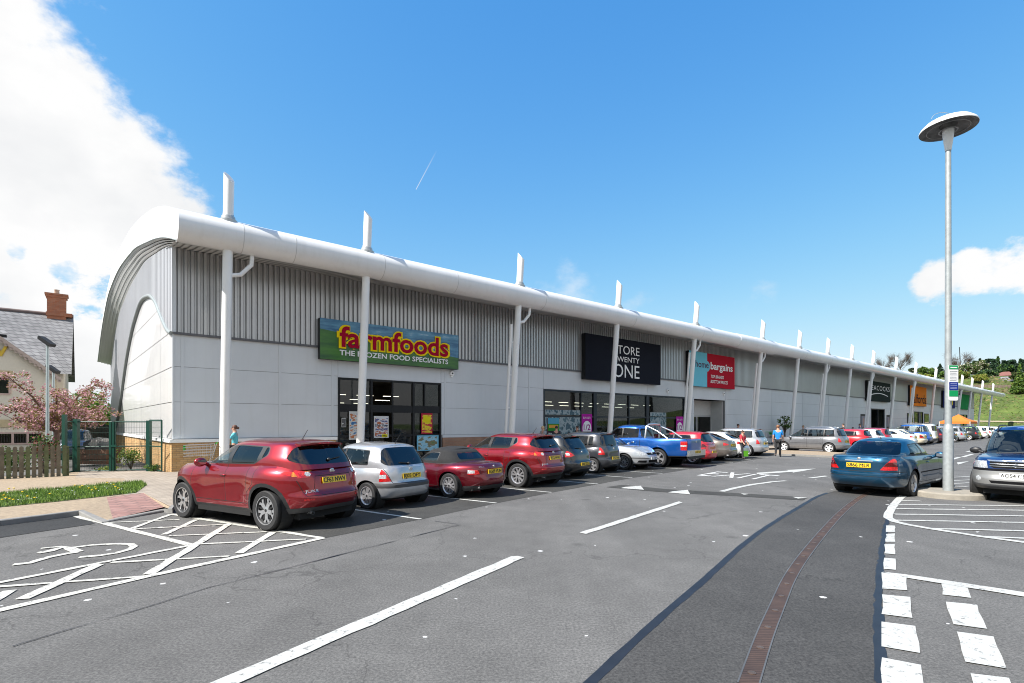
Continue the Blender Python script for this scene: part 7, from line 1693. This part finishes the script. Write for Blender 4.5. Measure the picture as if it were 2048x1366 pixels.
build_car('hatchback_car', 'silver hatchback parked with its front to the road beside the blue pickup', 'car', golf(('silver', (.44, .45, .47), .55), 'J1 OJP', True), from_wheel(1249, 939.4, 131, 1, .765, 2.58), hd(131))
pk = build_car('pickup_truck', 'bright blue double cab pickup with chrome roll bars', 'pickup truck', pickup(), from_wheel(1350, 929.7, -48, 1, .78), hd(-48))
CHR = mat('bright trim', 0, .2)
for sg in (1, -1):
    b = MB(); b.tube([(.70, sg * .68, 1.20), (.66, sg * .62, 1.72), (.60, sg * .50, 1.80), (.60, 0, 1.81)], .042, 10); b.tube([(.62, sg * .60, 1.72), (.10, sg * .68, 1.50), (-.35, sg * .72, 1.21)], .038, 10); b.build('roll_bar', CHR, pk, 60)
b = MB(); b.box(-1.36, -1.24, -.80, .80, .56, .74); b.box(-1.34, -1.24, -.86, .86, .50, .555, 0); b.build('rear_bumper', CHR, pk, 0); plate_part(pk, -1.37, .66, 'E10 TUB', width=.50)
b = MB(); b.box(-1.33, -1.24, -.82, .82, .38, .495); b.build('tow_bar', DARK, pk, 0)
build_car('hatchback_car', 'bright red three door hatchback beside the blue pickup', 'car', corsa(('bright red', (.50, .008, .018), .1), 'YJ10 TXB'), Vector((8.75, 24.0, 0)), hd(-47))
build_car('saloon_car', 'bronze saloon with swept red lamps between the red hatchback and the white coupe', 'car', saloon(('bronze', (.17, .145, .125), .5), 'YA12 OVL', False), Vector((10.2, 26.0, 0)), hd(-46))
build_car('saloon_car', 'white low saloon mostly hidden behind the bronze saloon', 'car', saloon(('white', (.68, .68, .68), .0), 'WN08 KTE', False), Vector((11.75, 28.0, 0)), hd(-46))
build_car('people_carrier', 'silver people carrier at the end of the near row, behind the woman in coral red', 'car', mpv(('silver', (.44, .45, .47), .55), 'AK05 NVY', 1.60, 4.33, tail_h=1), Vector((13.9, 29.8, 0)), hd(-45))
build_car('people_carrier', 'grey silver people carrier side on with white star wheels', 'car', mpv(('grey silver', (.20, .205, .22), .55), 'KN07 HGD', 1.635, 4.47, True), Vector((20.45, 32.7, 0)), hd(-38.5))
mc = build_car('saloon_car', 'teal blue saloon driving away beside the lamp post', 'car', saloon(('teal', (.001, .055, .118), .6), 'S866 MLR', True, script=[('C 200', .60, .90, .03, .16)]), Vector((9.60, 13.66, 0)), hd(53)); mc.scale = (1.03, 1.03, 1.03)
build_car('off_road_car', 'dark blue off road car with a silver bumper at the right edge', 'car', suv(('dark blue', (.004, .030, .15), .55), None, 'AO54 CEX'), Vector((13.93, 13.72, 0)), -DV)
FARW = ('white', (.68, .68, .68), .0)
far = [(37.8, corsa(('bright red', (.50, .008, .018), .1), 'SF09 EKM', False), 'bright red hatchback right behind the grey people carrier', 'hatchback_car'),
       (40.6, golf(FARW, 'WR10 AYS', False), 'white hatchback with tall red tail lamps between the two red cars', 'hatchback_car'),
       (43.3, city5(('wine red', (.30, .008, .03), .2), 'VA06 LNE'), 'wine red small hatchback between the white hatchback and the white saloon', 'hatchback_car'),
       (46.4, saloon(FARW, 'CP08 XWO', False), 'white low saloon behind the roof of the teal saloon', 'saloon_car'),
       (49.6, saloon(('cream', (.62, .56, .42), .0), 'R471 DTX', True), 'cream saloon between the white saloon and the blue off road car', 'saloon_car'),
       (52.8, suv(('mid blue', (.01, .09, .36), .3), 'FN06 RJZ'), 'mid blue off road car beside the white van', 'off_road_car'),
       (55.9, van(FARW, 'CV11 MHX'), 'tall white panel van in the far row', 'van'),
       (59.2, corsa(('dark plum', (.05, .008, .02), .3), 'EO57 BKD', False), 'dark plum hatchback just right of the white van', 'hatchback_car'),
       (62.2, saloon(('black', (.008, .009, .010), .15), 'LC04 WPZ', False), 'black saloon next to the lamp post on its left', 'saloon_car'),
       (66.0, mpv(('silver', (.44, .45, .47), .55), 'MT09 UGR'), 'silver people carrier just right of the lamp post', 'people_carrier'),
       (69.6, golf(('charcoal', (.045, .047, .055), .5), 'NX55 JVO', False), 'charcoal hatchback right of the far silver people carrier', 'hatchback_car'),
       (73.4, mpv(('black', (.008, .009, .010), .15), 'DG12 SYL'), 'black people carrier left of the lime green car', 'people_carrier'),
       (77.0, city5(('lime green', (.20, .55, .02), .1), 'GJ60 OEW'), 'lime green small hatchback in the far row', 'hatchback_car'),
       (80.6, golf(FARW, 'BK58 FTA', False), 'white hatchback just right of the lime green car', 'hatchback_car'),
       (85.2, city5(FARW, 'PO11 ZNC'), 'small white hatchback second to the right of the lime green car', 'hatchback_car'),
       (91.4, corsa(FARW, 'HV07 DLM', False), 'white hatchback last of the far row by the off road car', 'hatchback_car')]
for s, sp, l, n in far: build_car(n, l, 'van' if n == 'van' else 'car', sp, wp(s, -7.7 + rnd.uniform(-.2, .2), 0), -NV, 'cars of the far row', .6)
build_car('hatchback_car', 'dark car parked in the yard behind the green gates', 'car', city5(('yard navy', (.02, .025, .05), .3), None), at(152, 28.5), NV, None, .6)
# ================================================================ light, sky and camera
SUNH = (-DV * .985 + -NV * .12); SUNH = Vector((SUNH.x, SUNH.y, 0)).normalized(); ELEV = 47.0
sd = (SUNH * math.cos(R(ELEV)) + Vector((0, 0, math.sin(R(ELEV))))).normalized()
su = bpy.data.lights.new('sun', 'SUN'); su.energy = 4.6; su.angle = R(.5); su.color = (1.0, .955, .89)
so_ = bpy.data.objects.new('sun', su); COL.objects.link(so_); so_.rotation_euler = (-sd).to_track_quat('-Z', 'Y').to_euler()
EXPO = 1.0; SKYS = .12
w = bpy.data.worlds.new('World'); SC.world = w; w.use_nodes = True; t = w.node_tree; t.nodes.clear()
o = N(t, 'ShaderNodeOutputWorld'); bg_ = N(t, 'ShaderNodeBackground'); bg_.inputs[1].default_value = SKYS; L(t, bg_.outputs[0], o.inputs[0])
sk = N(t, 'ShaderNodeTexSky'); sk.sky_type = 'NISHITA'; sk.sun_disc = False; sk.sun_elevation = R(ELEV); sk.sun_rotation = math.atan2(SUNH.x, SUNH.y); sk.air_density = 1.0; sk.dust_density = .25; sk.ozone_density = 3.0
hs_ = N(t, 'ShaderNodeHueSaturation'); hs_.inputs['Saturation'].default_value = 1.22; hs_.inputs['Value'].default_value = 1.30; hs_.inputs['Hue'].default_value = .495; L(t, sk.outputs[0], hs_.inputs['Color'])
GAIN = SKYS * 2 ** EXPO
dr_ = coords(t, 'Generated'); nm = N(t, 'ShaderNodeVectorMath', operation='NORMALIZE'); L(t, dr_, nm.inputs[0]); D = nm.outputs[0]
def mth(op, a, b=None, c=None, clamp=False):
    n = N(t, 'ShaderNodeMath', operation=op); n.use_clamp = clamp
    for i, v in enumerate((a, b, c)):
        if v is None: continue
        if hasattr(v, 'is_output'): L(t, v, n.inputs[i])
        else: n.inputs[i].default_value = v
    return n.outputs[0]
def sstep(v, a, b_):
    n = N(t, 'ShaderNodeMapRange', interpolation_type='SMOOTHSTEP'); L(t, v, n.inputs[0]); n.inputs[1].default_value = a; n.inputs[2].default_value = b_; return n.outputs[0]
def skydir(x, y): return Vector(((x - CX) / F, 1.0, (HZ - y) / F)).normalized()
def blob(x, y, rx, wgt=1.0):
    "soft round mask about a direction of the sky; rx in photo pixels"
    c = skydir(x, y); e = skydir(x + rx, y); cr = c.dot(e); dp = N(t, 'ShaderNodeVectorMath', operation='DOT_PRODUCT'); L(t, D, dp.inputs[0]); dp.inputs[1].default_value = c
    k = mth('MULTIPLY', mth('SUBTRACT', dp.outputs['Value'], cr), 1 / (1 - cr)); return k if wgt == 1 else mth('ADD', k, wgt)
def union(bl):
    k = bl[0]
    for b_ in bl[1:]: k = mth('SMOOTH_MAX', k, b_, .12)
    return k
mp = N(t, 'ShaderNodeMapping'); mp.inputs['Scale'].default_value = (1, 1, 1.5); L(t, D, mp.inputs[0])
n1 = noise_tex(t, 5.5, 9, .62, mp.outputs[0]); n2 = noise_tex(t, 16, 7, .6, mp.outputs[0]); n3 = noise_tex(t, 3.2, 5, .55, mp.outputs[0]); n4 = noise_tex(t, 42, 6, .6, mp.outputs[0])
big = union([blob(-330, 60, 480), blob(-40, 330, 370), blob(105, 430, 335), blob(60, 240, 210), blob(300, 470, 150), blob(60, 700, 200), blob(170, 700, 120), blob(-420, 520, 450)])
k1 = mth('ADD', mth('ADD', big, mth('MULTIPLY', mth('SUBTRACT', n1, .5), 1.3)), mth('MULTIPLY', mth('SUBTRACT', n2, .5), 1.1))
hole = mth('ADD', mth('ADD', union([blob(200, 585, 80), blob(135, 545, 45), blob(40, 505, 38)]), mth('MULTIPLY', mth('SUBTRACT', n2, .5), 5.0)), mth('MULTIPLY', mth('SUBTRACT', n4, .5), 2.5))
k1 = mth('SUBTRACT', mth('ADD', k1, mth('MULTIPLY', mth('SUBTRACT', n4, .5), .28)), mth('MULTIPLY', sstep(hole, -.5, 1.4), .85))
C1 = sstep(k1, -.06, .42)
sm = union([blob(1880, 565, 62), blob(1945, 548, 75), blob(2030, 535, 85), blob(2130, 530, 90)])
k2 = mth('ADD', sm, mth('MULTIPLY', mth('SUBTRACT', n2, .5), 2.0)); k2 = mth('ADD', k2, mth('MULTIPLY', mth('SUBTRACT', n4, .5), 1.5)); C2 = sstep(k2, -.05, .75)
wis = union([blob(1510, 602, 60), blob(1150, 592, 90), blob(1270, 625, 60)])
k3 = mth('ADD', wis, mth('MULTIPLY', mth('SUBTRACT', n2, .5), 3.4)); C3 = mth('MULTIPLY', sstep(k3, .5, 2.0), .42)
# vapour trail
a_, b2 = skydir(832, 379), skydir(874, 300); nr_ = a_.cross(b2).normalized(); mid_ = (a_ + b2).normalized(); tng = (b2 - a_).normalized()
def dotv(v):
    dp = N(t, 'ShaderNodeVectorMath', operation='DOT_PRODUCT'); L(t, D, dp.inputs[0]); dp.inputs[1].default_value = v; return dp.outputs['Value']
al = mth('MULTIPLY', mth('SUBTRACT', dotv(tng), a_.dot(tng)), 1 / (b2 - a_).dot(tng)); wd = mth('MULTIPLY_ADD', al, .0009, .0008)
C4 = mth('MULTIPLY', mth('MULTIPLY', mth('SUBTRACT', 1.0, mth('DIVIDE', mth('ABSOLUTE', dotv(nr_)), wd), None, True), mth('GREATER_THAN', al, 0.0)), mth('SUBTRACT', 1.0, al, None, True))
dens = mth('MAXIMUM', mth('MAXIMUM', C1, C2), mth('MAXIMUM', C3, mth('MULTIPLY', C4, .8)))
wv_ = 1.0 / (2 ** EXPO) / SKYS
shade = ramp(t, mth('ADD', mth('MULTIPLY', n3, .75), mth('MULTIPLY', n1, .25)), [(.36, (.83 * wv_, .845 * wv_, .865 * wv_)), (.56, (1.0 * wv_, 1.0 * wv_, 1.0 * wv_))])
sc_ = N(t, 'ShaderNodeSeparateColor'); L(t, hs_.outputs[0], sc_.inputs[0]); cc_ = N(t, 'ShaderNodeCombineColor')
for i, k in enumerate((1.10, 1.13, 1.9)):      # the film's shoulder: bright sky near the horizon does not burn out
    e = mth('EXPONENT', mth('MULTIPLY', sc_.outputs[i], -k * GAIN)); L(t, mth('MAXIMUM', mth('SUBTRACT', mth('MULTIPLY', mth('SUBTRACT', 1.0, e), 1 / GAIN), (.035 if i == 0 else 0) / GAIN), 0.0), cc_.inputs[i])
n5 = noise_tex(t, 2.1, 7, .6, mp.outputs[0]); yz_ = N(t, 'ShaderNodeSeparateXYZ'); L(t, D, yz_.inputs[0])
C5 = mth('MULTIPLY', sstep(n5, .40, .56), sstep(mth('MULTIPLY', yz_.outputs[1], -1.0), -.02, .3))      # unseen white clouds added behind the camera for neutral fill light and reflections
dens = mth('MAXIMUM', dens, C5)
L(t, mixc(t, dens, cc_.outputs[0], shade), bg_.inputs[0])
cam = bpy.data.cameras.new('camera'); co_ = bpy.data.objects.new('camera', cam); COL.objects.link(co_); SC.camera = co_
cam.sensor_width = 36; cam.lens = 36 * F / 2048; cam.shift_y = (HZ - 683) / 2048; cam.clip_end = 6000; cam.clip_start = .05
co_.location = (0, 0, CH); co_.rotation_euler = (R(90), 0, 0)
SC.render.engine = 'CYCLES'; SC.cycles.use_denoising = True; SC.cycles.filter_width = 1.05; SC.cycles.max_bounces = 8; SC.cycles.transparent_max_bounces = 12; SC.cycles.sample_clamp_indirect = 6
vs_ = SC.view_settings; vs_.view_transform = 'Standard'; vs_.look = 'None'; vs_.exposure = EXPO; vs_.gamma = 1.0; vs_.use_curve_mapping = False
SC.render.resolution_x = 1024; SC.render.resolution_y = 683
